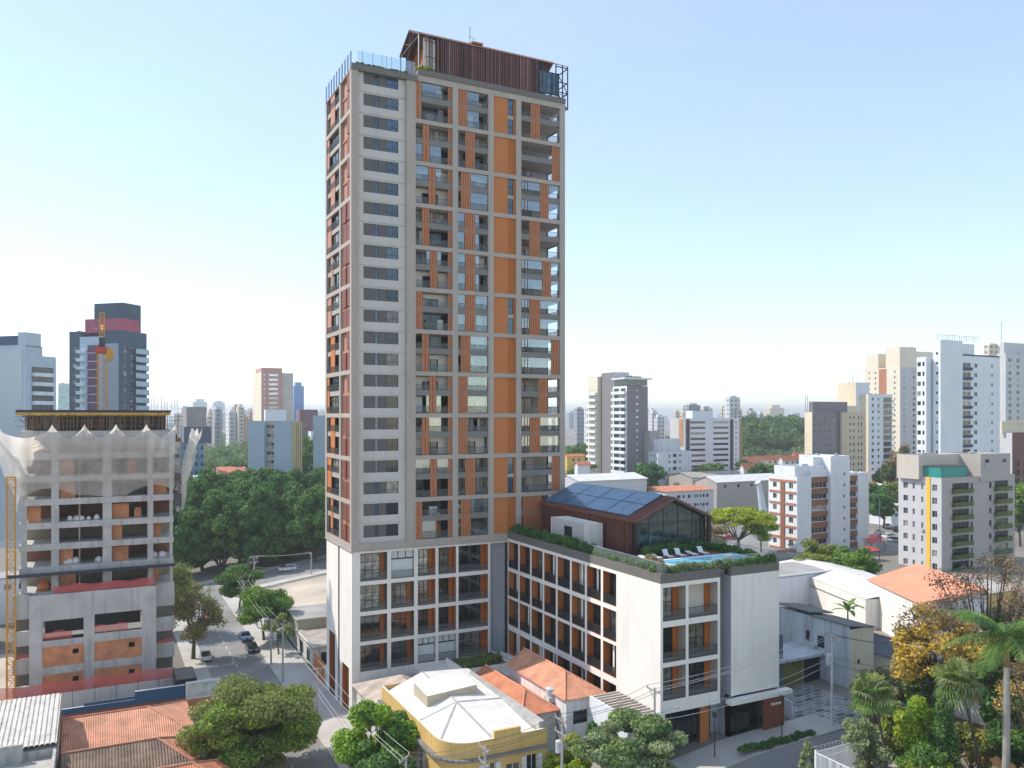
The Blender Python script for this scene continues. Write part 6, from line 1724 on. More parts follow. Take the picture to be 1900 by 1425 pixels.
def fnet(u, v):                           # v 0 at the top
    x = -3.4 * (1 - v) ** 1.2 * (1 - min(1, u * 6)) + u * (SW + .2)
    s = abs(math.sin(u * 5 * math.pi)) ** .8
    top = 40.2 - 1.9 * s; bot = 29.6 + .7 * math.sin(u * 9) + .5 * abs(math.sin(u * 3 * math.pi))
    return (x, -.5 - 2.6 * (1 - v) ** 1.5 + .2 * math.sin(u * 85 + v * 5) * (1 - v * .6), top + (bot - top) * v)
net('debris_net', 'white translucent debris net draped across the front of the unfinished block', fnet, 160, 20)
def lnet(u, v):
    return (-3.4 + 3.0 * v + .25 * math.sin(v * 9 + u * 7), -.6 - 2.4 * (1 - v) ** 1.3 + u * 9, 40.0 - 1.0 * abs(math.sin(u * 6)) - (12.5 - 4 * u) * v)
net('debris_net', 'pale debris net hanging ragged down the left side of the unfinished block', lnet, 26, 20)
def rnet(u, v):
    return (SW + 4.4 - 2.6 * v + .25 * math.sin(v * 11 + u * 30) - 1.0 * abs(math.sin(u * 9)), 1.0 + u * 8, 39.6 - 1.4 * abs(math.sin(u * 12)) - (9.5 + 3 * math.sin(u * 3)) * v)
net('debris_net', 'ragged pale debris net sticking out at the right side of the unfinished block', rnet, 30, 18)

def lattice(q, x, y, z0, z1, w, m, r=.06, step=1.3):
    for a, b in ((0, 0), (w, 0), (w, w), (0, w)): q.box(x + a - r, x + a + r, y + b - r, y + b + r, z0, z1, m)
    n = int((z1 - z0) / step)
    for i in range(n):
        a, b = z0 + i * step, z0 + (i + 1) * step
        c = [(x, y), (x + w, y), (x + w, y + w), (x, y + w)]
        for k in range(4):
            p, s = c[k], c[(k + 1) % 4]
            if (i + k) % 2: p, s = s, p
            q.beam((*p, a), (*s, b), r, r, m); q.beam((*p, b), (*s, b), r, r, m)
CRY = mat('crane_yellow', (.62, .30, .025), .5, .12, 1.5, .1)
h = thing('hoist_mast', 'yellow lattice hoist mast standing left of the unfinished block', 'hoist', (-41.7, 30.6, 0))
q = MB(); lattice(q, 0, 0, 0, 32.5, 1.05, CRY, .075, 1.15); q.build('mast', h)
q = MB(); q.box(-.1, 1.15, -.1, 1.15, 32.5, 32.7, CRY); q.build('cap', h)
c_ = thing('tower_crane', 'orange-yellow crane mast rising above the scaffold', 'crane', (-30.1, 39.6, 0))
q = MB(); lattice(q, 0, 0, 15, 51.5, 1.35, CRY, .09, 1.35); q.build('mast', c_)
q = MB(); q.box(-.3, 1.6, -.3, 1.6, 51.5, 52.4, mat('crane_red', (.5, .06, .03), .5)); q.box(.2, 1.1, .2, 1.1, 52.4, 54.0, FRD); q.build('slewing_ring', c_)
q = MB(); q.box(1.3, 2.3, -.5, .9, 50.4, 52.2, CRY); q.build('cab', c_)
q = MB(); lattice(q, .3, .3, 54.0, 58.0, .7, CRY, .06, .8); q.beam((.65, .65, 55), (.65, 7, 56.5), .4, .4, CRY); q.build('jib_foot', c_)

# site front: concrete wall with red mesh, posts, blue hoarding, sign board
q = MB(); q.box(-43, -19.2, 25.0, 25.3, 0, 2.3, CONC); tag(q.build('site_wall'), 'pale concrete wall along the foot of the unfinished block', 'wall', kind='thing')
q = MB(); n = 16
for i in range(n):
    a, b = -42.5 + 23 * i / n, -42.5 + 23 * (i + 1) / n
    q.poly([(a, 25.6 + .2 * (i % 2), 2.2), (b, 25.6 + .2 * ((i + 1) % 2), 2.2), (b, 26.4, 3.6 + .2 * math.sin(b)), (a, 26.4, 3.6 + .2 * math.sin(a))], RNET)
tag(q.build('safety_net'), 'red mesh band along the foot of the unfinished block', 'safety net')
post2 = MB().box(-.04, .04, -.04, .04, 0, 4.4, mat('blue_post', (.06, .10, .16), .6)).mesh('site_post')
for i in range(8):
    o = link('site_post', post2, None, (-38.5 + i * 2.7, 19.6, 0)); tag(o, 'thin blue-grey post in the row before the concrete site wall', 'post', 'thin posts in front of the site wall')
hb = thing('hoarding', 'stepped blue hoarding above a brick yard wall', 'hoarding', (-36.6, 13.6, 0))
q = MB(); q.box(0, 17.2, 0, .25, 0, 2.9, BRICKD); q.build('brick_base', hb)
q = MB()
BLP = mat('blue_hoarding_paint', (.012, .095, .20), .6, .1)
q.box(0, 5, -.04, .1, 2.9, 3.6, BLP); q.box(5, 11, -.04, .1, 2.9, 4.0, BLP); q.box(11, 17.2, -.04, .1, 2.9, 4.6, BLP); q.build('blue_panel', hb)
q = MB(); q.box(0, 11, -.06, .12, 3.6, 3.66, WPAINT); q.box(11, 17.2, -.06, .12, 4.6, 4.68, WPAINT); q.build('top_rail', hb)
sg = thing('sign_board', 'white framed site sign board on a brick wall beside the blue hoarding', 'sign board', (-19.3, 13.4, 0))
q = MB(); q.box(0, 4.4, 0, .25, 0, 2.6, BRICK); q.build('brick_base', sg)
q = MB(); q.box(0, 4.4, -.05, .1, 2.6, 5.0, WPAINT); q.build('frame', sg)
q = MB(); q.box(.25, 4.15, -.08, -.051, 2.85, 4.75, mat('pale_green_print', (.50, .56, .52), .7, .35, .7, .1)); q.build('printed_panel', sg)
q = MB(); q.box(0, 2.8, 0, 6, 0, 3.4, BLACK); q.box(.1, 2.7, .1, 5.9, 3.4, 3.5, DGREY)
tag(q.build('site_cabin', None, (-20, 20, 0)), 'black site cabin at the right foot of the unfinished block', 'cabin')
q = MB(); q.hexa([(0, 0, 0), (4, 0, 0), (4, 2, 0), (0, 2, 0), (-.5, -.2, 1.8), (4.5, -.2, 1.8), (4.5, 2.2, 1.8), (-.5, 2.2, 1.8)], mat('skip_yellow', (.68, .38, .01), .5))
tag(q.build('skip', None, (-45, 25.5, 0)), 'yellow skip at the foot of the hoist mast', 'skip')
q = MB(); q.box(0, 9, 0, 12, 0, 3.2, BRICK); q.box(-.2, 9.2, -.2, 12.2, 3.2, 3.4, CONC); tag(q.build('site_store', None, (-56, 40, 0)), 'low brick site store left of the hoist mast', 'shed')
struct(MB().poly([(-80, 14, .02), (-20, 14, .02), (-20, 60, .02), (-80, 60, .02)], mat('bare_sandy_soil', (.50, .43, .35))).build('site_ground'))
for (x, y, w, dd, h, lab) in ((-54, 62, 7, 9, 6, 'white house left of the hoist mast'), (-66, 75, 12, 10, 9, 'pale block behind the white house at the left edge'), (-50, 84, 8, 7, 9, 'white flats left behind the hoist mast')):
    q = MB(); q.box(0, w, 0, dd, 0, h, WPAINT); q.box(-.2, w + .2, -.2, dd + .2, h, h + .25, ROOFGREY)
    t = thing('house', lab, 'house', (x, y, 0)); q.build('wall', t)
    for i in range(3): add_window(t, (0, 0, 0), (1, 0), (.8 + i * w / 3.2, h - 2.2, 1.2, 1.1), dep=-.06, mf=FRD, panes=False)

# ================================================================== houses around the street corner
TILE = uvmat('terracotta_roof_tiles', 'tile', (.74, .28, .15), (.40, .15, .09), sx=.24, sy=.40, bump=.9, stain=.25)
TILEP = uvmat('pale_terracotta_roof_tiles', 'tile', (.76, .36, .22), (.46, .20, .13), sx=.24, sy=.40, bump=.9, stain=.25)
TILEB = uvmat('brown_old_roof_tiles', 'tile', (.28, .19, .13), (.08, .055, .045), sx=.30, sy=.42, bump=1.0, stain=.35)
FIBRE = uvmat('beige_fibre_cement', 'ribs', (.56, .47, .40), (.40, .33, .28), sx=.18, sy=1, bump=.6, stain=.3)
def slab(q, pts, t, m, edge):
    """a sloping roof plane of thickness t"""
    pts = [Vector(p) for p in pts]; up = Vector((0, 0, t)); n = len(pts)
    q.poly([p + up for p in pts], m); q.poly(pts[::-1], edge)
    for i in range(n): q.poly([pts[i], pts[(i + 1) % n], pts[(i + 1) % n] + up, pts[i] + up], edge)
RIDGE = mat('ridge_tile', (.62, .30, .19), .85, .2, 1.5, .1)
def hip_house(name, label, x0, x1, y0, y1, ze, zr, wallm, roofm, hip0=0.0, hip1=0.0, over=.45, axis='x', front=(), left=(), right=(), frontroof=None, cat='house'):
    """walls up to the eaves, roof with ridge along axis, hip lengths at both ends"""
    t = thing(name, label, cat, (x0, y0, gz(x0)))
    z0 = gz(x0); W_, D_ = x1 - x0, y1 - y0; q = MB(); ze -= z0; zr -= z0
    q.wall((0, 0, -.5), (1, 0), W_, ze + .5, [(a, b + .5, c, d) for a, b, c, d in front], .15, wallm)
    q.wall((0, D_, -.5), (0, -1), D_, ze + .5, [(a, b + .5, c, d) for a, b, c, d in left], .15, wallm)
    q.wall((W_, 0, -.5), (0, 1), D_, ze + .5, [(a, b + .5, c, d) for a, b, c, d in right], .15, wallm)
    q.poly([(W_, D_, -.5), (0, D_, -.5), (0, D_, ze), (W_, D_, ze)], wallm)
    if axis == 'x':
        for x, hp, f in ((0, hip0, 1), (W_, hip1, 0)):
            if not hp:
                p = [(x, D_, ze), (x, 0, ze), (x, D_ / 2, zr - .1)]; q.poly(p if f else p[::-1], wallm)
    elif True:
        for y, hp, f in ((0, hip0, 0), (D_, hip1, 1)):
            if not hp:
                p = [(0, y, ze), (W_, y, ze), (W_ / 2, y, zr - .1)]; q.poly(p if not f else p[::-1], wallm)
    q.build('wall', t)
    q = MB(); o = over; k = (zr - ze) / ((D_ if axis == 'x' else W_) / 2 + o); 
    if axis == 'x':
        A, B_ = (hip0 - (0 if hip0 else o), D_ / 2, zr), (W_ - hip1 + (0 if hip1 else o), D_ / 2, zr)
        c = [(-o, -o, ze), (W_ + o, -o, ze), (W_ + o, D_ + o, ze), (-o, D_ + o, ze)]
        slab(q, [c[0], c[1], B_, A], .12, frontroof or roofm, roofm); slab(q, [c[2], c[3], A, B_], .12, roofm, roofm)
        if hip0: slab(q, [c[3], c[0], A], .12, roofm, roofm)
        if hip1: slab(q, [c[1], c[2], B_], .12, roofm, roofm)
    else:
        A, B_ = (W_ / 2, hip0 - (0 if hip0 else o), zr), (W_ / 2, D_ - hip1 + (0 if hip1 else o), zr)
        c = [(-o, -o, ze), (W_ + o, -o, ze), (W_ + o, D_ + o, ze), (-o, D_ + o, ze)]
        slab(q, [c[3], c[0], A, B_], .12, roofm, roofm); slab(q, [c[1], c[2], B_, A], .12, roofm, roofm)
        if hip0: slab(q, [c[0], c[1], A], .12, roofm, roofm)
        if hip1: slab(q, [c[2], c[3], B_], .12, roofm, roofm)
    u = Vector((0, 0, .16))
    if roofm not in (FIBRE,):
        q.tube([Vector(A) + u, Vector(B_) + u], .11, 6, RIDGE)
        for hp, P, cc in ((hip0, A, (c[0], c[3] if axis == 'x' else c[1])), (hip1, B_, (c[1] if axis == 'x' else c[3], c[2]))):
            if hp:
                for e in cc: q.tube([Vector(P) + u, Vector(e) + u], .1, 6, RIDGE)
    q.build('roof', t)
    for side, hl, o_, e_ in (('f', front, (0, 0, 0), (1, 0)), ('l', left, (0, D_, 0), (0, -1)), ('r', right, (W_, 0, 0), (0, 1))):
        for hh in hl: add_window(t, o_, e_, hh, dep=.08, mf=FRD)
    return t
OCH = mat('ochre_yellow_wall', (.66, .43, .15), .85, .08, .3, .05, stain=.15)
SALM = mat('salmon_wall', (.52, .25, .17), .85, .12, .4, .05, stain=.2)
OLDWALL = mat('old_white_wall', (.60, .58, .55), .9, .12, .4, .08, stain=.35)
hip_house('beige_house', 'house with a beige corrugated hipped roof between the tower and the yellow house', .4, 9.3, -13.2, -1.2, 5.9, 7.9, OLDWALL, FIBRE, 4.5, 4.5, .6, 'y', left=[(2, 1.5, 1.2, 2.2), (5, 1.5, 1.2, 2.2), (8, 1.5, 1.2, 2.2)])
hip_house('tiled_house', 'low red-tiled house with a hipped front beside the white-roofed yellow house', 12.3, 16.6, -25.6, -11.5, 7.9, 9.3, OLDWALL, TILE, 3.6, 0, .35, 'y')
hip_house('tiled_house', 'taller white house with an orange hipped tile roof next to the low wing', 16.9, 21.6, -27.3, -13.0, 9.5, 11.2, mat('white_house_wall', (.74, .74, .75), .85, .06, .3, .05, stain=.2), TILEP, 4.2, 0, .35, 'y',
          front=[(.9, 3.2, 1.9, 1.5), (3.6, 4.3, .55, .6)], left=[(10.5, 3.2, .9, 1.2)])
t = thing('water_tank', 'small white water tank on the edge of the orange tiled roofs', 'water tank', (16.8, -24.0, 9.0))
q = MB(); q.tube([(0, 0, 0), (0, 0, .9), (0, 0, 1.05)], [.55, .6, .2], 14, mat('tank_grey_white', (.55, .57, .6), .6)); q.build('tank', t); q = MB(); q.box(-.6, .6, -.6, .6, -.6, 0, OLDWALL); q.build('base', t)
# yellow corner house with its parapet and white metal roof
yh = thing('yellow_house', 'yellow corner house with a rounded front and a big white metal roof', 'house', (.5, -32.0, 1.2))
W_, D_, HP = 11.3, 20.5, 7.7
arc = [(3.2 - 3.2 * math.cos(R(a)), 3.2 - 3.2 * math.sin(R(a))) for a in range(0, 91, 10)]
path = [(0, D_)] + arc + [(W_, 0)]
q = MB()
YH = []
for (a, b), (c, d) in zip(path, path[1:]):
    ln = math.hypot(c - a, d - b); e = ((c - a) / ln, (d - b) / ln); hl = []
    if ln > 15: hl = [(4.0, 2.4, 1.1, 2.6), (8.5, 2.4, 1.1, 2.6), (13, 2.4, 1.1, 2.6)]
    elif ln > 6: hl = [(.9, 2.2, 1.2, 3.1), (3.3, 2.9, 1.6, 1.9), (5.7, 2.2, 1.2, 3.1)]
    q.wall((a, b, -1.5), e, ln, HP + 1.5, [(x, z + 1.5, w, h) for x, z, w, h in hl], .18, OCH)
    YH.append(((a, b, 0), e, hl))
    n_in = Vector((-e[1], e[0], 0)) * .25
    A, B_ = Vector((a, b, HP)), Vector((c, d, HP))
    q.poly([A, B_, B_ + n_in, A + n_in], mat('white_coping', (.70, .66, .58), .8)); q.poly([B_ + n_in, A + n_in, A + n_in - Vector((0, 0, .8)), B_ + n_in - Vector((0, 0, .8))], OCH)
    q.hexa([Vector((a, b, 5.9)) - n_in * 2.2, Vector((c, d, 5.9)) - n_in * 2.2, Vector((c, d, 5.9)), Vector((a, b, 5.9)), Vector((a, b, 6.12)) - n_in * 2.2, Vector((c, d, 6.12)) - n_in * 2.2, Vector((c, d, 6.12)), Vector((a, b, 6.12))], mat('shade_dark_cornice', (.20, .19, .18), .9, .2))  # dark grey paints in the shade under the eave
q.poly([(W_, 0, -1), (W_, D_, -1), (W_, D_, HP), (W_, 0, HP)], OLDWALL); q.poly([(W_, D_, -1), (0, D_, -1), (0, D_, HP), (W_, D_, HP)], OCH)
q.box(5.2, 8.2, -.02, .3, HP, HP + .7, OCH)
q.build('wall', yh)
WMR = uvmat('white_metal_roof', 'ribs', (.80, .79, .77), (.72, .71, .69), sx=.5, sy=1, rough=.5, bump=.12, stain=.12)
q = MB()
zr = HP - .35
slab(q, [(.3, D_ - .2, zr - .5), (.3, 9.5, zr - .5), (W_ * .45, 9.5, zr + 1.0), (W_ * .45, D_ - .2, zr + 1.3)], .08, WMR, WMR)
slab(q, [(W_ * .45, D_ - .2, zr + 1.3), (W_ * .45, 9.5, zr + 1.0), (W_ - .1, 9.5, zr + .5), (W_ - .1, D_ - .2, zr + .9)], .08, WMR, WMR)
slab(q, [(.3, 9.5, zr - .5), (.5, 3.2, zr - .5), (3.2, .4, zr - .5), (W_ * .5, .4, zr - .4), (W_ * .45, 9.5, zr + 1.0)], .08, WMR, WMR)
slab(q, [(W_ * .5, .4, zr - .4), (W_ - .2, .4, zr - .4), (W_ - .1, 9.5, zr + .5), (W_ * .45, 9.5, zr + 1.0)], .08, WMR, WMR)
RC = mat('grey_ridge_cap', (.42, .41, .40), .7, .2, 1, .1)
for P_a, P_b in (((W_ * .45, 9.5, zr + 1.1), (W_ * .5, .4, zr - .3)), ((W_ * .45, 9.5, zr + 1.1), (.5, 3.2, zr - .4)), ((W_ * .45, 9.5, zr + 1.1), (W_ * .45, D_ - .2, zr + 1.4)), ((W_ * .45, 9.5, zr + 1.1), (.3, 9.5, zr - .4)), ((W_ * .45, 9.5, zr + 1.1), (W_ - .1, 9.5, zr + .6))): q.beam(P_a, P_b, .22, .07, RC)
q.box(W_ - .75, W_ - .02, .4, D_ - .2, zr + .1, zr + .95, RC)
q.build('roof', yh)
q = MB(); q.hexa([(2.4, 11.5, zr - .3), (W_ * .75, 11.5, zr - .3), (W_ * .75, 16, zr - .3), (2.4, 16, zr - .3), (2.4, 11.5, zr + 1.5), (W_ * .75, 11.5, zr + 1.9), (W_ * .75, 16, zr + 2.2), (2.4, 16, zr + 1.8)], mat('box_side', (.46, .40, .30), .9), top=WMR)
q.build('roof_box', yh)
SHUT = mat('white_shutter', (.66, .67, .68), .7)
for o_, e_, hl in YH:
    for hh in hl:
        add_window(yh, o_, e_, hh, dep=.1, mf=SHUT, mg=GLD)
        e = Vector((e_[0], e_[1], 0))
        if hh[2] < 1.4:
            for sx in (-.62, hh[2] + .04):
                q = MB(); q.box(0, .56, -.09, -.03, 0, hh[3], SHUT)
                for i in range(8): q.box(.06, .5, -.11, -.092, .15 + i * hh[3] / 9, .15 + i * hh[3] / 9 + .16, SHUT)
                q.build('shutter', yh, Vector(o_) + e * (hh[0] + sx) + Vector((0, 0, hh[1])), math.atan2(e.y, e.x))
# pergola and white wall between the white house and the wing
pg = thing('pergola', 'white wall with a slatted pergola squeezed between the white house and the wing', 'pergola', (19.4, -35.6, 3.6))
q = MB(); q.box(0, 3.7, 0, .2, 0, 6.2, WPAINT); q.box(0, .2, .2, 7.4, 0, 6.3, WPAINT); q.build('wall', pg)
q = MB()
for i in range(10): q.box(.22, 3.72, .5 + i * .72, .72 + i * .72, 6.1, 6.35, mat('pale_timber', (.50, .44, .40), .8))
q.build('slat_roof', pg)
# left foreground
hip_house('tiled_house', 'long orange-tiled house next to the blue hoarding', -33.2, -20.0, -3.4, 8.2, 4.0, 5.9, SALM, TILEP, 0, 4.5, .4, 'x')
hip_house('tiled_house', 'orange house with a brown-tiled front slope behind the big round street tree', -33.0, -20.2, -13.4, -4.4, 3.7, 6.0, mat('olive_yellow_wall', (.46, .38, .17), .85, .12), TILEP, 0, 4.0, .4, 'x', frontroof=TILEB)
hip_house('tiled_house', 'salmon-roofed house nearest the lower picture edge on the left', -28.6, -18.0, -21.5, -13.9, 4.2, 6.1, SALM, TILE, 0, 3.4, .45, 'x')
sh = thing('old_workshop', 'old workshop with a white corrugated roof and stained concrete terrace', 'workshop', (-56, -26, 0))
q = MB(); W_, D_ = 22.2, 29.0; OC = mat('stained_concrete', (.42, .40, .37), .95, .22, .6, .12, bump=.3, bscale=5, stain=.4)
q.box(0, W_, 0, D_ - 12.0, -.1, 6.1, OC); q.box(0, W_, D_ - 12.0, D_, -.1, 6.9, OC); q.box(0, W_ - 3, D_ - 12.4, D_ - 12.0, 6.1, 7.9, OC); q.box(W_ - .3, W_, 0, D_ - 12.01, 6.1, 6.9, OC)
q.build('wall', sh)
q = MB(); n = 46
for i in range(n):                        # folded sheets
    a = W_ * i / n; b = a + W_ / n * .55; c = W_ * (i + 1) / n; m = mat('old_white_sheet', (.64, .61, .56), .85, .15, .6, .12, stain=.3)
    y0, y1, z0_, z1_ = D_ - 11.9, D_ + .4, 7.3, 8.7
    q.poly([(a, y0, z0_ + .16), (b, y0, z0_ + .16), (b, y1, z1_ + .16), (a, y1, z1_ + .16)], m); q.poly([(b, y0, z0_ + .16), (b + .09, y0, z0_), (b + .09, y1, z1_), (b, y1, z1_ + .16)], m)
    q.poly([(b + .09, y0, z0_), (c - .09, y0, z0_), (c - .09, y1, z1_), (b + .09, y1, z1_)], m); q.poly([(c - .09, y0, z0_), (c, y0, z0_ + .16), (c, y1, z1_ + .16), (c - .09, y1, z1_)], m)
q.poly([(W_, D_ - 11.9, 7.46), (W_, D_ + .4, 8.86), (W_, D_ + .4, 6.5), (W_, D_ - 11.9, 6.5)][::-1], OC); q.build('roof', sh)
for k in range(4): tag(MB().tube([(-53 + k * 5, -14 + (k % 2) * 1.2, 6.1), (-53 + k * 5, -14 + (k % 2) * 1.2, 6.9)], [.7, .6], 12, mat('fibre_tank_blue', (.10, .14, .19), .6)).build('water_tank'), 'dark round tank on the stained concrete terrace', 'water tank', 'dark tanks on the terrace')

# small buildings between the tower and the vacant lot
def cabin(name, label, x0, x1, y0, y1, h, wm, rm=None, cat='house', holes=(), z0=0):
    t = thing(name, label, cat, (x0, y0, z0 if z0 else gz(x0))); W_, D_ = x1 - x0, y1 - y0
    q = MB(); q.wall((0, 0, -.3), (1, 0), W_, h + .3, [(a, b + .3, c, d) for a, b, c, d in holes], .15, wm); q.wall((0, D_, -.3), (0, -1), D_, h + .3, [(a * D_ / W_, b + .3, c, d) for a, b, c, d in holes], .15, wm)
    q.wall((W_, 0, -.3), (0, 1), D_, h + .3, [], 0, wm); q.poly([(W_, D_, -.3), (0, D_, -.3), (0, D_, h), (W_, D_, h)], wm); q.build('wall', t)
    q = MB(); q.box(-.25, W_ + .25, -.25, D_ + .25, h, h + .18, rm or ROOFGREY); q.box(-.25, W_ + .25, -.25, -.05, h + .18, h + .4, wm); q.box(-.25, -.05, -.05, D_ + .25, h + .18, h + .4, wm); q.build('roof', t)
    for hh in holes:
        add_window(t, (0, 0, 0), (1, 0), hh, dep=.08, mf=FRD); add_window(t, (0, D_, 0), (0, -1), (hh[0] * D_ / W_, *hh[1:]), dep=.08, mf=FRD)
    return t
cabin('small_house', 'pale olive flat-roofed house by the vacant lot', .8, 9, 36.5, 47, 4.6, mat('pale_olive_wall', (.38, .40, .29), .85, .1), holes=[(2, .2, 1.2, 2.2), (5, 1.2, 1.4, 1.1)])
cabin('small_house', 'grey low shed with a dark gate behind the tower', .6, 8, 24, 35.9, 3.1, OLDWALL, GROOF, holes=[(1.2, .1, 2.4, 2.3), (4.4, .1, 2.4, 2.3)])
cabin('small_house', 'red and white two-storey house tight behind the tower', 8.4, 14, 28, 36, 6.2, mat('rose_wall', (.42, .12, .12), .85, .1), OROOF)
cabin('small_house', 'small salmon-awning house between the shed and the red house', 8.2, 13, 20, 27.5, 3.4, SALM, TILE)
q = MB(); q.box(0, .2, 0, 7.8, 0, 4.2, ORANGE); q.box(-.05, .25, -.05, .2, 0, 4.3, WPAINT); tag(q.build('side_gate', None, (.2, 14.6, 0)), 'orange boarded gate at the back corner of the tower', 'gate')
t = thing('site_booth', 'white open-fronted booth on the vacant lot', 'booth', (6, 52, 0)); q = MB(); q.box(0, 3.4, 0, 2.6, 2.5, 2.7, WPAINT); q.box(0, .1, 0, 2.6, 0, 2.5, WPAINT); q.box(.1, 3.4, 2.5, 2.6, 0, 2.5, WPAINT); q.box(3.3, 3.4, 0, .1, 0, 2.5, WPAINT); q.build('wall', t)
lw_ = thing('lot_wall', 'white panelled wall along the far side of the vacant lot', 'wall', (5.2, 86.4, 0))
q = MB()
for i in range(12): q.box(i * 2.6, i * 2.6 + 2.54, 0, .15, 0, 2.4, mat('white_wall_panel', (.66, .64, .62), .85, .12, .5, .05, stain=.15))
q.build('panel', lw_); q = MB(); [q.box(i * 2.6 - .06, i * 2.6, -.05, .2, 0, 2.5, DGREY) for i in range(13)]; q.build('post', lw_)
q = MB(); q.box(.3, 1.2, -.03, -.001, .3, 1.6, mat('red_notice', (.6, .05, .04), .7)); q.build('notice', lw_)
# white wall and back garden behind the wing; white warehouse; white house with orange roof
wb = Bld('warehouse', 'long bright white warehouse wall running behind the low wing', 'warehouse', 1606, 131, 1680, 1436, rot=-19)
H1 = wb.z(1112); q = wb.mb; W_, D_ = 13, wb.D
q.wall((0, 0, 0), (1, 0), W_, H1, [], 0, WHITE); q.wall((0, D_, 0), (0, -1), D_, H1, [], 0, WHITE); q.poly([(W_, 0, 0), (W_, D_, 0), (W_, D_, H1), (W_, 0, H1)], WHITE); q.poly([(W_, D_, 0), (0, D_, 0), (0, D_, H1), (W_, D_, H1)], WHITE)
q.box(-.12, -.001, .3, D_, H1 - 1.5, H1 - 1.38, DGREY); wb.done()
q = MB(); slab(q, [(-.1, -.2, H1 + .02), (W_ / 2, -.2, H1 + 1.0), (W_ / 2, D_, H1 + 1.0), (-.1, D_, H1 + .02)], .1, WROOF, WHITE); slab(q, [(W_ / 2, -.2, H1 + 1.0), (W_, -.2, H1), (W_, D_, H1), (W_ / 2, D_, H1 + 1.0)], .1, WROOF, WHITE); q.build('roof', wb.root)
wh_ = Bld('white_house', 'tall blank white house with a plain orange mono-pitch roof', 'house', 1727, 115, 1790, 1599, rot=-27)
H1 = wh_.z(1129); D_ = 20.0; W_ = 8.0; q = wh_.mb
ST = mat('stained_white_wall', (.76, .74, .71), .9, .06, .25, .05, stain=.22)
q.wall((0, 0, 0), (1, 0), W_, H1, [], 0, ST); q.wall((0, D_, 0), (0, -1), D_, H1, [], 0, ST); q.poly([(W_, 0, 0), (W_, D_, 0), (W_, D_, H1 + 2.6), (W_, 0, H1 + 2.6)], ST); q.poly([(0, 0, H1), (W_, 0, H1), (W_, 0, H1 + 2.6)], ST); q.poly([(W_, D_, 0), (0, D_, 0), (0, D_, H1), (W_, D_, H1 + 2.6)], ST); wh_.done()
q = MB(); slab(q, [(-.3, -.3, H1 - .05), (W_ + .1, -.3, H1 + 2.65), (W_ + .1, D_ + .2, H1 + 2.65), (-.3, D_ + .2, H1 - .05)], .12, mat('orange_sheet_roof', (.74, .29, .17), .7, .1, .5, .06, stain=.1), RIDGE); q.build('roof', wh_.root)
bh = thing('blue_shaded_house', 'two-storey white house in blue shade with a dark roof edge and cream end wall', 'house', (56, -32.5, 6.3))
PWB = mat('peeling_white_wall', (.56, .60, .64), .9, .14, .4, .08, stain=.35)  # white wall tinted bluish, the blue shade put into its colour
q = MB(); hl = [(5.2, 4.6, .7, 1.4), (7.2, 4.2, 1.2, 1.6)]
q.wall((0, 12.5, -.5), (0, -1), 12.5, 8.6, [(a, b + .5, c, d) for a, b, c, d in hl], .15, PWB); q.wall((0, 0, -.5), (1, 0), 4.4, 8.2, [(1.4, 3.6, .5, .6)], .15, CREAM); q.poly([(4.4, 0, 0), (4.4, 12.5, 0), (4.4, 12.5, 7.5), (4.4, 0, 7.5)], PWB); q.poly([(4.4, 12.5, 0), (0, 12.5, 0), (0, 12.5, 8), (4.4, 12.5, 7.5)], PWB); q.build('wall', bh)
q = MB(); slab(q, [(-.2, -.15, 8.1), (4.5, -.15, 7.5), (4.5, 6.5, 7.5), (-.2, 6.5, 8.1)], .15, DGREY, DGREY); slab(q, [(-.2, 6.6, 8.5), (4.5, 6.6, 7.9), (4.5, 12.7, 7.9), (-.2, 12.7, 8.5)], .15, DGREY, DGREY); q.build('roof', bh)
for hh in hl: add_window(bh, (0, 12.5, 0), (0, -1), hh, dep=.08, mf=FRD)
add_window(bh, (0, 0, 0), (1, 0), (1.4, 3.1, .5, .6), dep=.08, mf=FRD)
q = MB(); q.box(-.7, -.02, 5.2, 6.1, 3.8, 4.4, mat('air_conditioner_grey', (.42, .44, .46), .6)); q.build('air_conditioner', bh)
ga = thing('garage', 'garage with an olive green door under a flat white canopy', 'garage', (43.5, -29, 6.0))
q = MB(); q.box(0, 12.4, 1.2, 1.5, 0, 3.8, PWB); q.box(0, 12.4, .1, 6, 3.8, 4.15, PWB); q.box(0, .25, -.9, 1.2, 0, 3.8, DGREY); q.box(4.2, 5.4, .9, 1.19, 0, 7.2, mat('dark_blue_grey_pier', (.12, .15, .20), .8)); q.build('wall', ga)
q = MB(); q.box(5.6, 9.2, 1.1, 1.19, 0, 3.5, mat('olive_door', (.20, .20, .05), .6)); q.build('garage_door', ga); q = MB(); q.box(9.4, 12.2, 1.1, 1.19, 0, 3.6, BLACK); q.build('gate', ga)
q = MB(); q.box(0, .25, 0, 7, 0, 2.2, PWB); tag(q.build('forecourt_wall', None, (42.3, -36.0, 5.8)), 'low white wall between the wing entrance and the patterned forecourt', 'wall', kind='thing')
hip_house('small_house', 'little white house with a dark corrugated gable roof under the tall white house', 63.0, 68.5, -33.0, -26, 9.6, 11.2, CREAM, uvmat('dark_corrugated_roof', 'ribs', (.14, .15, .17), (.08, .085, .10), sx=.3, sy=1, bump=.5), 0, 0, .4, 'y', front=[(1, .6, 1.2, 1.6)])
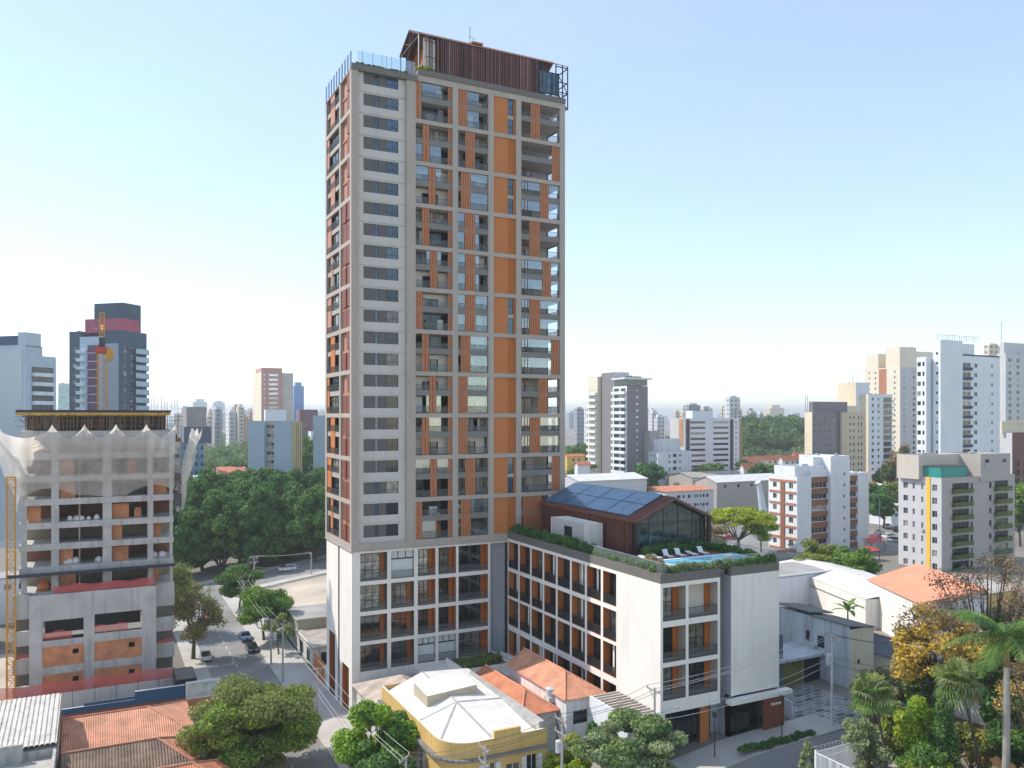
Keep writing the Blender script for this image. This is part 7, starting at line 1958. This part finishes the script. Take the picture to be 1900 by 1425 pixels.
t = thing('blue_awning', 'bright blue awning roof beside the little white gable house', 'awning', (68.8, -35.2, 6.8)); q = MB(); slab(q, [(0, 0, 2.8), (5.0, 0, 2.8), (5.0, 3.4, 3.9), (0, 3.4, 3.9)], .06, mat('blue_sheet', (.012, .05, .22), .5), MATS['blue_sheet']); q.build('canopy', t); q = MB(); [q.box(x, x + .1, y, y + .1, 0, 2.8, FRD) for x in (0, 4.9) for y in (0.05, 3.2)]; q.build('post', t)
cabin('small_house', 'pale house with a teal painted wall behind the fan palms', 57, 65, -45.2, -40.0, 3.6, mat('teal_mural_wall', (.16, .42, .38), .8, .3, .5, .1), DGREY, holes=[(1, 1, 1.4, 1.3)])
hip_house('small_house', 'grey-roofed pavilion with a yellow gutter right of the orange roof', 101, 118, -16, -4, 10.2, 12.0, OCH, mat('beige_grey_roof', (.46, .43, .40), .85, .15, .4, .08), 5, 5, .7, 'x')
cabin('small_house', 'white terrace building behind the round dark tree', 76, 92, 2, 12, 5.5, WPAINT)
# opposite side of the front street
fn = thing('picket_fence', 'white steel picket fence topped with coiled razor wire', 'fence', (31.4, -49.6, 5.2))
q = MB()
for i in range(64): q.box(i * .15, i * .15 + .035, 0, .03, 1.4, 4.0, WPAINT)
for i in range(40): q.box(-.03, 0, -i * .15 - .035, -i * .15, 1.4, 4.0 - 0 * i, WPAINT)
for z in (1.45, 3.95): q.box(0, 9.6, -.01, .05, z, z + .07, WPAINT); q.box(-.05, .02, -6, -.01, z, z + .07, WPAINT)
q.box(-.08, .08, -.08, .08, 0, 4.2, WPAINT); q.build('picket_panel', fn)
q = MB(); q.box(0, 9.6, -.05, .12, -.5, 1.4, WPAINT); q.box(-.1, .05, -6, -.06, -.5, 1.4, WPAINT); q.build('base_wall', fn)
q = MB(); pts = [(i * .04, .02 + .26 * math.cos(i * .5), 4.28 + .26 * math.sin(i * .5)) for i in range(240)]; q.tube(pts, .012, 4, mat('razor_wire_steel', (.5, .5, .5), .4)); q.build('razor_wire', fn)
hip_house('small_house', 'white-edged orange roof at the lower right picture edge', 33.0, 39.0, -62.5, -56.4, 8.2, 9.1, WPAINT, mat('orange_sheet_roof', (.74, .29, .17)), 0, 0, .3, 'x')
p1, p2 = at(1765, 1330, 86), at(1846, 1330, 82)
gwl = thing('garden_wall', 'white garden wall with a red tile cap on a brown retaining wall', 'wall', (p1.x, p1.y, 5.6), math.atan2(p2.y - p1.y, p2.x - p1.x)); L2 = math.hypot(p2.x - p1.x, p2.y - p1.y) + 12
q = MB(); q.box(0, L2, 0, .3, 4.2, 6.6, mat('white_garden_wall', (.66, .62, .56), .9, .1, .4, .06, stain=.25)); [q.box(i * 2.2, i * 2.2 + .25, -.08, -.001, 4.2, 6.6, WPAINT) for i in range(int(L2 / 2.2))]; q.build('upper_wall', gwl)
q = MB(); q.box(-.5, L2, -.3, .4, -.5, 4.2, mat('earth_brown_wall', (.17, .11, .06), .95, .25, .5, .15, stain=.3)); q.build('retaining_base', gwl)
q = MB(); slab(q, [(-.2, -.35, 6.62), (5.0, -.35, 6.62), (5.0, .6, 7.0), (-.2, .6, 7.0)], .1, mat('red_tile_cap', (.50, .10, .09), .8, .15, 2, .1), MATS['red_tile_cap']); q.build('tile_cap', gwl)
q = MB(); q.box(0, 30, 0, 18, -1, 3.6, mat('garden_soil', (.12, .085, .05), .95, .3, .4, .15)); 
struct(q.build('garden_terrace', None, (44.5, -84, 6.0)))
# ================================================================== cars, poles, wires, planting on the buildings
TYRE = mat('tyre_rubber', (.02, .02, .02), .9); RIM = mat('wheel_rim', (.45, .45, .46), .35, metal=.8); CGL = glass('car_glass', (.012, .015, .018), None)
HL = mat('headlight_glass', (.7, .7, .72), .15); TL = mat('tail_light_red', (.45, .02, .02), .25)
def paint(nm, c):
    m = mat(nm, c, .28, .03, .5, .02); m.node_tree.nodes['Principled BSDF'].inputs['Coat Weight'].default_value = .7; return m
def car(label, x, y, rz, col, kind='car', group=None, z=None):
    m = paint('car_paint_%s' % col[0], col[1])
    t = thing('parked_car', label, 'car', (x, y, (gz(x) if z is None else z) + .01), rz, group)
    L, Wd = 4.1, 1.72
    prof = {'car': [(-2.05, .35), (-2.05, .72), (-1.95, .88), (-1.6, .95), (-1.35, .98), (-.75, 1.42), (.35, 1.45), (.95, .98), (1.85, .85), (2.03, .66), (2.05, .35)],
            'suv': [(-2.1, .4), (-2.12, .9), (-2.0, 1.05), (-1.85, 1.6), (.2, 1.66), (.85, 1.1), (1.85, .98), (2.05, .75), (2.08, .4)]}[kind if kind != 'pickup' else 'car']
    if kind == 'pickup': prof = [(-2.3, .45), (-2.3, 1.0), (-.5, 1.02), (-.35, 1.6), (.55, 1.62), (1.05, 1.08), (2.0, .95), (2.2, .7), (2.2, .4)]
    q = MB(); n = len(prof)
    def half(zz): return Wd / 2 * (1 if zz < 1.0 else 1 - .2 * (zz - 1.0) / .5)
    Lp = [(a, -half(b), b) for a, b in prof]; Rp = [(a, half(b), b) for a, b in prof]
    for i in range(n): j = (i + 1) % n; q.poly([Lp[i], Lp[j], Rp[j], Rp[i]][::-1], m)
    q.poly(Lp[::-1], m); q.poly(Rp, m); q.build('body', t)
    q = MB(); cab = [p for p in prof if p[1] > .97]
    a0, a1 = cab[0], cab[-1]; t0, t1 = max(cab, key=lambda p: p[1] - p[0] * .3), max(cab, key=lambda p: p[1] + p[0] * .3)
    e = .012
    for s in (-1, 1):
        w0, w1 = s * (half(1.02) + e), s * (half(t0[1] - .08) + e)
        p = [(a0[0] + .18, w0, 1.02), (a1[0] - .2, w0, 1.02), (t1[0] - .08, w1, t1[1] - .09), (t0[0] + .1, w1, t0[1] - .09)]
        q.poly(p if s < 0 else p[::-1], CGL)
    for (b0, b1, s) in ((a1, t1, 1), (a0, t0, -1)):
        d = Vector((b1[0] - b0[0], 0, b1[1] - b0[1])); nrm = Vector((s * abs(d.z), 0, abs(d.x))).normalized() * e
        A, B_ = Vector((b0[0], 0, b0[1])) + d * .12 + nrm, Vector((b0[0], 0, b0[1])) + d * .9 + nrm
        p = [A + Vector((0, -.68, 0)), A + Vector((0, .68, 0)), B_ + Vector((0, .58, 0)), B_ + Vector((0, -.58, 0))]
        q.poly(p if s > 0 else p[::-1], CGL)
    q.build('window', t)
    for sx in (-1.3, 1.3):
        for sy in (-1, 1):
            w = MB().tube([(sx, sy * (Wd / 2 - .2), .31), (sx, sy * (Wd / 2 + .02), .31)], .31, 14, TYRE).build('wheel', t)
            MB().tube([(sx, sy * (Wd / 2 + .021), .31), (sx, sy * (Wd / 2 + .035), .31)], .19, 10, RIM).build('rim', w)
    for sy in (-1, 1):
        MB().box(prof[-2][0] - .06, prof[-2][0] + .02, sy * .5 - .17, sy * .5 + .17, .62, .76, HL).build('headlight', t)
        MB().box(prof[1][0] - .015, prof[1][0] + .06, sy * .62 - .14, sy * .62 + .14, .66, .84, TL).build('tail_light', t)
    return t
Wc, Rc, Kc, Sc, Gc, Bc = ('white', (.72, .73, .74)), ('red', (.45, .02, .06)), ('black', (.012, .013, .018)), ('silver', (.42, .43, .45)), ('grey', (.16, .16, .17)), ('blue', (.03, .07, .18))
p = gat(533, 203); car('white estate car driving along the shaded back road', p.x, p.y, R(180), Wc, 'suv')
p = gat(388, 166); car('small red car coming down the side street', p.x, p.y, R(-90), Rc)
p = gat(467, 142.5); car('black car parked nearest on the right of the side street', p.x, p.y, R(-90), Kc)
p = gat(455, 149.5); car('dark blue car parked behind the black one on the side street', p.x, p.y, R(-90), Bc)
p = gat(381, 138.5); car('white pickup parked at the left kerb below the half-bare tree', p.x, p.y, R(88), Wc, 'pickup')
p = gat(340, 182); car('dark car at the left kerb of the side street near the back road', p.x, p.y, R(90), Kc)
for i, (px, d, c_, kd, lb) in enumerate(((1650, 228, Wc, 'suv', 'white car in the car park between the two flats'), (1632, 236, Gc, 'car', 'grey car at the left of the car park between the two flats'), (1663, 243, Kc, 'car', 'dark car at the back of the car park between the two flats'),
                                     (1645, 250, Sc, 'car', 'silver car at the back of the car park'), (1622, 226, Rc, 'suv', 'red van-like car in the car park beside the white-brown flats'), (1658, 222, Sc, 'suv', 'silver estate car nearest in the car park'),
                                     (1330, 222, Kc, 'car', 'dark car below the yellow-green umbrella tree'), (1352, 226, Rc, 'car', 'red car below the yellow-green umbrella tree'), (1312, 215, Wc, 'car', 'white car left below the brownish sparse tree'))):
    p = gat(px, d); car(lb, p.x, p.y, R(20 * i), c_, kd, 'cars parked in the open lots')
for i, (px, d, w, c) in enumerate(((1618, 205, 5, (.55, .05, .05)), (1612, 192, 4, (.5, .06, .04)))):
    p = gat(px, d); q = MB(); slab(q, [(0, 0, 2.4), (w, 0, 2.4), (w, 3, 3.0), (0, 3, 3.0)], .08, mat('red_canopy', c, .6), MATS['red_canopy']); q.box(.1, .2, .1, .2, 0, 2.4, FRD); q.box(w - .2, w - .1, .1, .2, 0, 2.4, FRD); q.box(.1, w - .1, 2.6, 2.8, 0, 2.4, WPAINT)
    tag(q.build('market_canopy', None, p), ('red canopy stall by the car park, farther from the camera', 'red canopy stall by the car park, nearer to the camera')[i], 'canopy')

POLEM = mat('pole_concrete', (.40, .385, .36), .9, .15, 1, .1); WOODARM = mat('grey_crossarm', (.30, .28, .26), .8); INS = mat('insulator', (.5, .48, .46), .3)
POLES = {}
def pole(key, label, x, y, top, arm_dir=0.0, arms=1, transformer=None, lamp=False, white=False):
    z0 = gz(x); h = top - z0
    t = thing('utility_pole', label, 'utility pole', (x, y, z0), arm_dir, 'utility poles')
    q = MB(); q.tube([(0, 0, -.2), (0, 0, h)], [.17, .10], 10, mat('pale_pole', (.6, .6, .6), .8) if white else POLEM); q.build('post', t)
    ends = []
    for k in range(arms):
        z = h - .25 - k * 1.3
        q = MB(); q.box(-1.1, 1.1, .10, .20, z - .06, z + .06, WOODARM); q.beam((-.7, .16, z - .05), (0, .12, z - .7), .05, .05, WOODARM); q.beam((.7, .16, z - .05), (0, .12, z - .7), .05, .05, WOODARM); a = q.build('crossarm', t)
        for sx in (-1.0, -.35, .95):
            MB().tube([(sx, .15, z + .06), (sx, .15, z + .16), (sx, .15, z + .2), (sx, .15, z + .3)], [.03, .08, .08, .04], 7, INS).build('insulator', a)
            ends.append((sx, .15, z + .28))
    if transformer:
        q = MB(); q.tube([(.55, .0, h - 3.6), (.55, 0, h - 2.5), (.55, 0, h - 2.4)], [.36, .36, .2], 12, mat('transformer_grey', (.50, .51, .52), .5)); q.box(.1, .4, -.06, .06, h - 3.2, h - 3.05, WOODARM); q.build('transformer', t)
        q = MB(); q.tube([(.9 + .55 * math.cos(a * .4), -.25, h - 3.6 + .75 * math.sin(a * .4)) for a in range(17)], .03, 4, BLACK); q.build('cable_coil', t)
    if lamp:
        q = MB(); q.tube([(0, 0, h - 2.8), (0, -1.2, h - 2.5), (0, -2.6, h - 2.45)], .035, 6, MATS['pale_steel']); q.box(-.1, .1, -3.1, -2.5, h - 2.5, h - 2.38, MATS['pale_steel']); q.build('lamp_arm', t)
    ca, sa = math.cos(arm_dir), math.sin(arm_dir)
    POLES[key] = [Vector((x + a * ca - b * sa, y + a * sa + b * ca, z0 + c)) for a, b, c in ends] + [Vector((x, y, z0 + h - 2.6)), Vector((x, y, z0 + h - 3.3))]
pole('a', 'pole with bracket wires at the corner of the yellow house', 1.6, -38.6, 11.3, R(90), 2)
pole('b', 'dark pole with a transformer before the white tiled house', 10.2, -37.8, 12.2, R(90), 2, True, True)
pole('c', 'pole with bright insulators in front of the low wing', 19.6, -40.0, 14.3, R(90), 1, None, True)
pole('d', 'whitish pole with a crossarm beside the patterned forecourt', 44.8, -39.6, 16.5, R(75), 1, True, False, True)
pole('e', 'thin pole beside the blue awning on the right', 66.5, -35.6, 11.8, R(90), 1)
pole('f', 'tall grey pole on the side street pavement, nearer of the pair', -4.7, 21.4, 9.6, 0, 1)
pole('g', 'grey pole with a transformer by the bare slender tree', -4.7, 31.0, 8.2, 0, 1, True)
pole('h', 'pole at the corner of the vacant lot and the back road', 2.2, 89.6, 8.9, R(20), 2)
pole('i', 'pole behind the white lot wall on the back road', 15.6, 90.4, 8.6, R(90), 1)
pole('j', 'pole with wires half hidden in the leafy side street trees', -4.4, 62, 8.8, 0, 2)
pole('k', 'dark short pole close to the tower on the side street', -3.6, 4.0, 7.4, 0, 1)
pole('l', 'pole at the lower end of the side street in the dark green leaves', -4.2, -33.5, 9.5, R(45), 1)
WIREM = mat('cable_black', (.05, .05, .052), .6); WIREL = mat('bright_cable', (.50, .50, .5), .5)
def wire(a, b, sag, m=WIREM, r=.022):
    pts = [Vector(a).lerp(Vector(b), i / 12) - Vector((0, 0, sag * 4 * (i / 12) * (1 - i / 12))) for i in range(13)]
    return pts, r, m
def span(k1, k2, label, idx=(0, 1, 2, -2, -1), m=WIREM, sag=.5, r=.022):
    q = MB()
    for j, i in enumerate(idx):
        A, B_ = POLES[k1], POLES[k2]
        pts, r_, mm = wire(A[min(i, len(A) - 1)], B_[min(i, len(B_) - 1)], sag * (1 + .35 * j), m, r); q.tube(pts, r_, 4, mm, caps=False)
    tag(q.build('overhead_wire'), label, 'overhead wires', 'overhead wires')
span('l', 'a', 'wires bending round the corner before the yellow house', sag=.25); span('a', 'b', 'wires crossing the yellow house front', sag=.3); span('b', 'c', 'wires between the transformer pole and the pole before the wing', sag=.35)
span('c', 'd', 'three bright wires crossing the front of the low wing', m=WIREL, sag=.4, r=.024); span('d', 'e', 'wires running right from the whitish pole', sag=.4)
span('l', 'k', 'wires along the side street past the dark green tree', sag=.4, m=WIREL); span('k', 'f', 'wires beside the tower along the side street', sag=.25, m=WIREL); span('f', 'g', 'short wires between the two side street poles', sag=.15, m=WIREL); span('g', 'j', 'wires passing through the leafy side street trees', sag=.3, m=WIREL); span('j', 'h', 'wires from the leafy trees to the vacant lot corner', sag=.3, m=WIREL)
span('h', 'i', 'wires along the back road behind the white lot wall', sag=.25, m=WIREL)
q = MB()
for y, z in ((-36.1, 9.0),): pass
for (x, y, h, lab) in ((37.3, -39.4, 4.4, 'slim black street lamp before the wing entrance'), (28.5, -38.6, 4.4, 'slim black street lamp before the wing shop front')):
    t = thing('street_lamp', lab, 'street lamp', (x, y, gz(x)), 0, 'black street lamps'); MB().tube([(0, 0, 0), (0, 0, h)], [.06, .045], 8, BLACK).build('post', t); q = MB(); q.box(-.16, .16, -.16, .16, h, h + .4, FRD); q.box(-.2, .2, -.2, .2, h + .4, h + .46, BLACK); q.build('lantern', t)
t = thing('street_lamp', 'tall pale lamp post beside the yellow-green umbrella tree', 'street lamp', gat(1366, 190)); MB().tube([(0, 0, 0), (0, 0, 11)], [.1, .07], 8, MATS['pale_steel']).build('post', t); MB().box(-.6, .6, -.1, .1, 11, 11.15, MATS['pale_steel']).build('lantern', t)
t = thing('street_lamp', 'curved lamp post between the two flats', 'street lamp', gat(1632, 215)); MB().tube([(0, 0, 0), (0, 0, 12), (-.8, 0, 13.4), (-2.4, 0, 14)], [.1, .08, .06, .05], 8, MATS['pale_steel']).build('post', t); MB().box(-3, -2.2, -.12, .12, 13.9, 14.05, MATS['pale_steel']).build('lantern', t)
p = gat(1408, 250); t = thing('street_funnel', 'pale leaning metal vent funnel above the umbrella tree', 'vent', p); MB().tube([(2, 0, 4), (0, 0, 13.5)], [1.3, .7], 10, mat('galvanised', (.52, .56, .6), .4)).build('duct', t); MB().tube([(0, 0, 13.5), (-.5, 0, 14.2)], [.7, 1.0], 10, MATS['galvanised']).build('cowl', t)

# ---- planting
def hedge(name, label, blobs, n, size, kind, seed, cat='hedge', extra=None):
    t = thing(name, label, cat)
    link('foliage', leaf_cloud('foliage', blobs, n, size, LF[kind], seed), t)
    if extra: link('foliage', leaf_cloud('foliage', blobs[::extra[2]], int(n * extra[1]), size, LF[extra[0]], seed + 1), t)
    return t
g = random.Random(8)
def row(x0, y0, x1, y1, z, n, r, h): return [(x0 + (x1 - x0) * i / n + g.uniform(-.2, .2), y0 + (y1 - y0) * i / n + g.uniform(-.2, .2), z + h * g.uniform(.3, .7), r * g.uniform(.7, 1.2), r * g.uniform(.7, 1.2), h * g.uniform(.4, .9)) for i in range(n + 1)]
hedge('roof_hedge', 'dense dark green hedge along the courtyard edge of the wing roof', row(23.9, -.8, 23.9, -22, 24.5, 44, .5, 1.1), 9000, .2, 'dark', 1, extra=('mid', .25, 3))
hedge('roof_planting', 'loose green and rusty planting at the corner of the wing roof', row(23.8, -23, 23.8, -35.6, 24.6, 24, .5, .7), 3600, .2, 'mid', 2, 'plants', ('silver', .5, 2))
hedge('roof_planting', 'low bushes before the pool on the left part of the street parapet', row(24.2, -35.8, 31.2, -35.8, 24.6, 16, .5, .7), 3000, .2, 'silver', 3, 'plants', ('mid', .8, 2))
hedge('roof_hedge', 'thick green hedge before the pool on the right part of the street parapet', row(32.4, -35.7, 39.6, -35.7, 24.5, 22, .5, .75), 5200, .2, 'mid', 4, extra=('dark', .6, 2))
hedge('roof_planting', 'rusty ornamental grasses beside the pool steps', row(24.6, -34.5, 26.2, -30, 24.5, 10, .55, .9), 2400, .2, 'brown', 5, 'plants', ('lime', .3, 2))
hedge('roof_hedge', 'dark green shrubs under the glazed gable of the pool house', row(28.8, -25.4, 38.6, -24.9, 24.4, 22, .6, 1.0), 5000, .2, 'dark', 6, extra=('mid', .2, 3))
hedge('roof_hedge', 'round bushes right of the loungers on the wing roof', row(39.4, -33, 39.4, -25, 24.5, 14, .5, .9), 3000, .2, 'mid', 7, extra=('dark', .6, 2))
hedge('roof_planting', 'small plants trailing over the tower planter', row(.8, .25, 9, .25, TOPZ - .25, 20, .3, .35), 1300, .16, 'mid', 8, 'plants', ('dark', .8, 2))
hedge('roof_planting', 'yellow-green grasses at the left gable of the roof house', row(9.6, .3, 11.6, .3, TOPZ + .75, 6, .4, .6), 700, .16, 'lime', 9, 'plants')
hedge('verge_planting', 'dark green planting strip along the kerb before the wing entrance', row(30.5, -40.2, 41, -40.2, 5.9, 24, .5, .5), 3200, .18, 'dark', 10, 'plants', ('mid', .3, 2))
q = MB()
for i in range(90): x = 23.5 + i * .185; q.box(x, x + .025, -36.0, -35.97, 24.6, 25.75, MATS['pale_steel'])
for i in range(70): y = -36 + i * .19; q.box(23.4, 23.43, y, y + .025, 24.6, 25.75, MATS['pale_steel'])
for i in range(70): y = -36 + i * .19; q.box(39.95, 39.98, y, y + .025, 24.6, 25.75, MATS['pale_steel'])
q.box(23.4, 40, -36.02, -35.95, 25.75, 25.8, MATS['pale_steel']); q.box(23.38, 23.45, -35.94, -22.5, 25.75, 25.8, MATS['pale_steel']); q.box(39.93, 40, -35.94, -22.5, 25.75, 25.8, MATS['pale_steel'])
q.build('roof_railing', wing, (-UX, 0, 0))
# courtyard terrace and planter
q = MB(); q.box(8.8, 23.15, -11.5, .05, .3, 6.9, WHITE); struct(q.build('courtyard_terrace'))
pl = thing('courtyard_planter', 'raised planter with a small garden in the shaded courtyard', 'planter', (13.0, -7.4, 6.9))
q = MB(); q.box(0, 7.2, 0, .25, 0, 1.0, WHITE); q.box(0, .25, .25, 6.2, 0, 1.0, WHITE); q.box(6.95, 7.2, .25, 6.2, 0, 1.0, WHITE); q.box(.25, 6.95, .25, 6.2, 0, .7, MATS['garden_soil']); q.build('wall', pl)
hedge('courtyard_shrubs', 'green shrubs growing in the courtyard planter', row(14, -6.2, 19.4, -4.6, 7.5, 14, .7, .7) + row(15, -3, 19.4, -2.4, 7.5, 10, .7, .5), 3600, .18, 'mid', 12, 'plants', ('olive', .8, 2))
q = MB(); q.box(0, 2.2, 0, .2, 0, 1.2, WHITE); q.box(0, .2, .2, 8.6, 0, 1.2, WHITE); tag(q.build('terrace_wall', None, (20.8, -11.2, 6.9)), 'low white terrace wall at the foot of the courtyard balconies', 'wall', kind='thing')

# ---- fill of houses and trees in the middle distance, only where the gaps between the towers show them
gg = random.Random(31)
BANDS = ((1046, 1500, 330, 720, 90, 'right of the tall tower'), (330, 470, 300, 640, 40, 'left of the tall tower'), (1610, 1668, 260, 420, 8, 'between the two flats'))
KF = dict(h0=2.5, h1=10, rx=5, ry=5, nb=24, n=2600, size=.75, kind='mid', tr=.25)
KG = dict(h0=2.5, h1=11, rx=5.5, ry=5, nb=24, n=2600, size=.75, kind='dark', tr=.25)
KO = dict(h0=2.5, h1=9, rx=4.5, ry=5, nb=24, n=2200, size=.75, kind='olive', tr=.25)
hs = []
for wm, rm in ((WPAINT, OROOF), (CREAM, GROOF), (WPAINT, WROOF), (SALM, OROOF)):
    q = MB(); q.box(-5, 5, -4, 4, 0, 5.5, wm); qq = MB()
    slab(qq, [(-5.4, -4.4, 5.5), (5.4, -4.4, 5.5), (5.4, 0, 7.3), (-5.4, 0, 7.3)], .15, rm, rm); slab(qq, [(5.4, 4.4, 5.5), (-5.4, 4.4, 5.5), (-5.4, 0, 7.3), (5.4, 0, 7.3)], .15, rm, rm)
    q.poly([(-5, 4, 5.5), (-5, -4, 5.5), (-5, 0, 7.3)], wm); q.poly([(5, -4, 5.5), (5, 4, 5.5), (5, 0, 7.3)], wm)
    hs.append((q.mesh('wall'), qq.mesh('roof')))
hw = window_mesh(1.4, 1.2, mf=FRD); hwj = None
for px0_, px1_, d0, d1, n, where in BANDS:
    for i in range(n):
        p = gat(gg.uniform(px0_, px1_), d0 + (d1 - d0) * (i / n) ** 1.2)
        if gg.random() < .5:
            k = gg.choice(('fill_a', 'fill_b', 'fill_c')); kw = {'fill_a': KF, 'fill_b': KG, 'fill_c': KO}[k]
            tree('town_tree', 'small leafy tree among the low houses ' + where, p, k, gg.uniform(0, 6), gg.uniform(.8, 1.4), 'trees among the low houses ' + where, **({} if k in TM else kw))
        else:
            a, b = gg.choice(hs); t = thing('town_house', 'small house among the low roofs ' + where, 'house', p, gg.choice((0, 0, R(90))), 'low houses ' + where); s = gg.uniform(.8, 1.4); t.scale = (s, s, gg.uniform(.8, 1.2))
            link('wall', a, t); link('roof', b, t)
            for x in (-3.5, -.6, 2.2): add_window(t, (-5, -4, 0), (1, 0), (x + 5, 3.4, 1.4, 1.2), dep=-.05, mf=FRD, panes=False)

# ---- the air
hz = MB().box(-13000, 13000, -600, 13000, -2, 140, WPAINT).build('haze')
hm = D.materials.new('haze_air'); hm.use_nodes = True; hm.node_tree.nodes.clear()
vo = hm.node_tree.nodes.new('ShaderNodeVolumePrincipled'); vo.inputs['Color'].default_value = (.90, .95, 1.0, 1); vo.inputs['Density'].default_value = .00024; vo.inputs['Anisotropy'].default_value = .2
ho = hm.node_tree.nodes.new('ShaderNodeOutputMaterial'); hm.node_tree.links.new(vo.outputs[0], ho.inputs['Volume'])
hz.data.materials.clear(); hz.data.materials.append(hm)
tag(hz, 'pale bluish haze over the whole city', 'haze', kind='stuff')
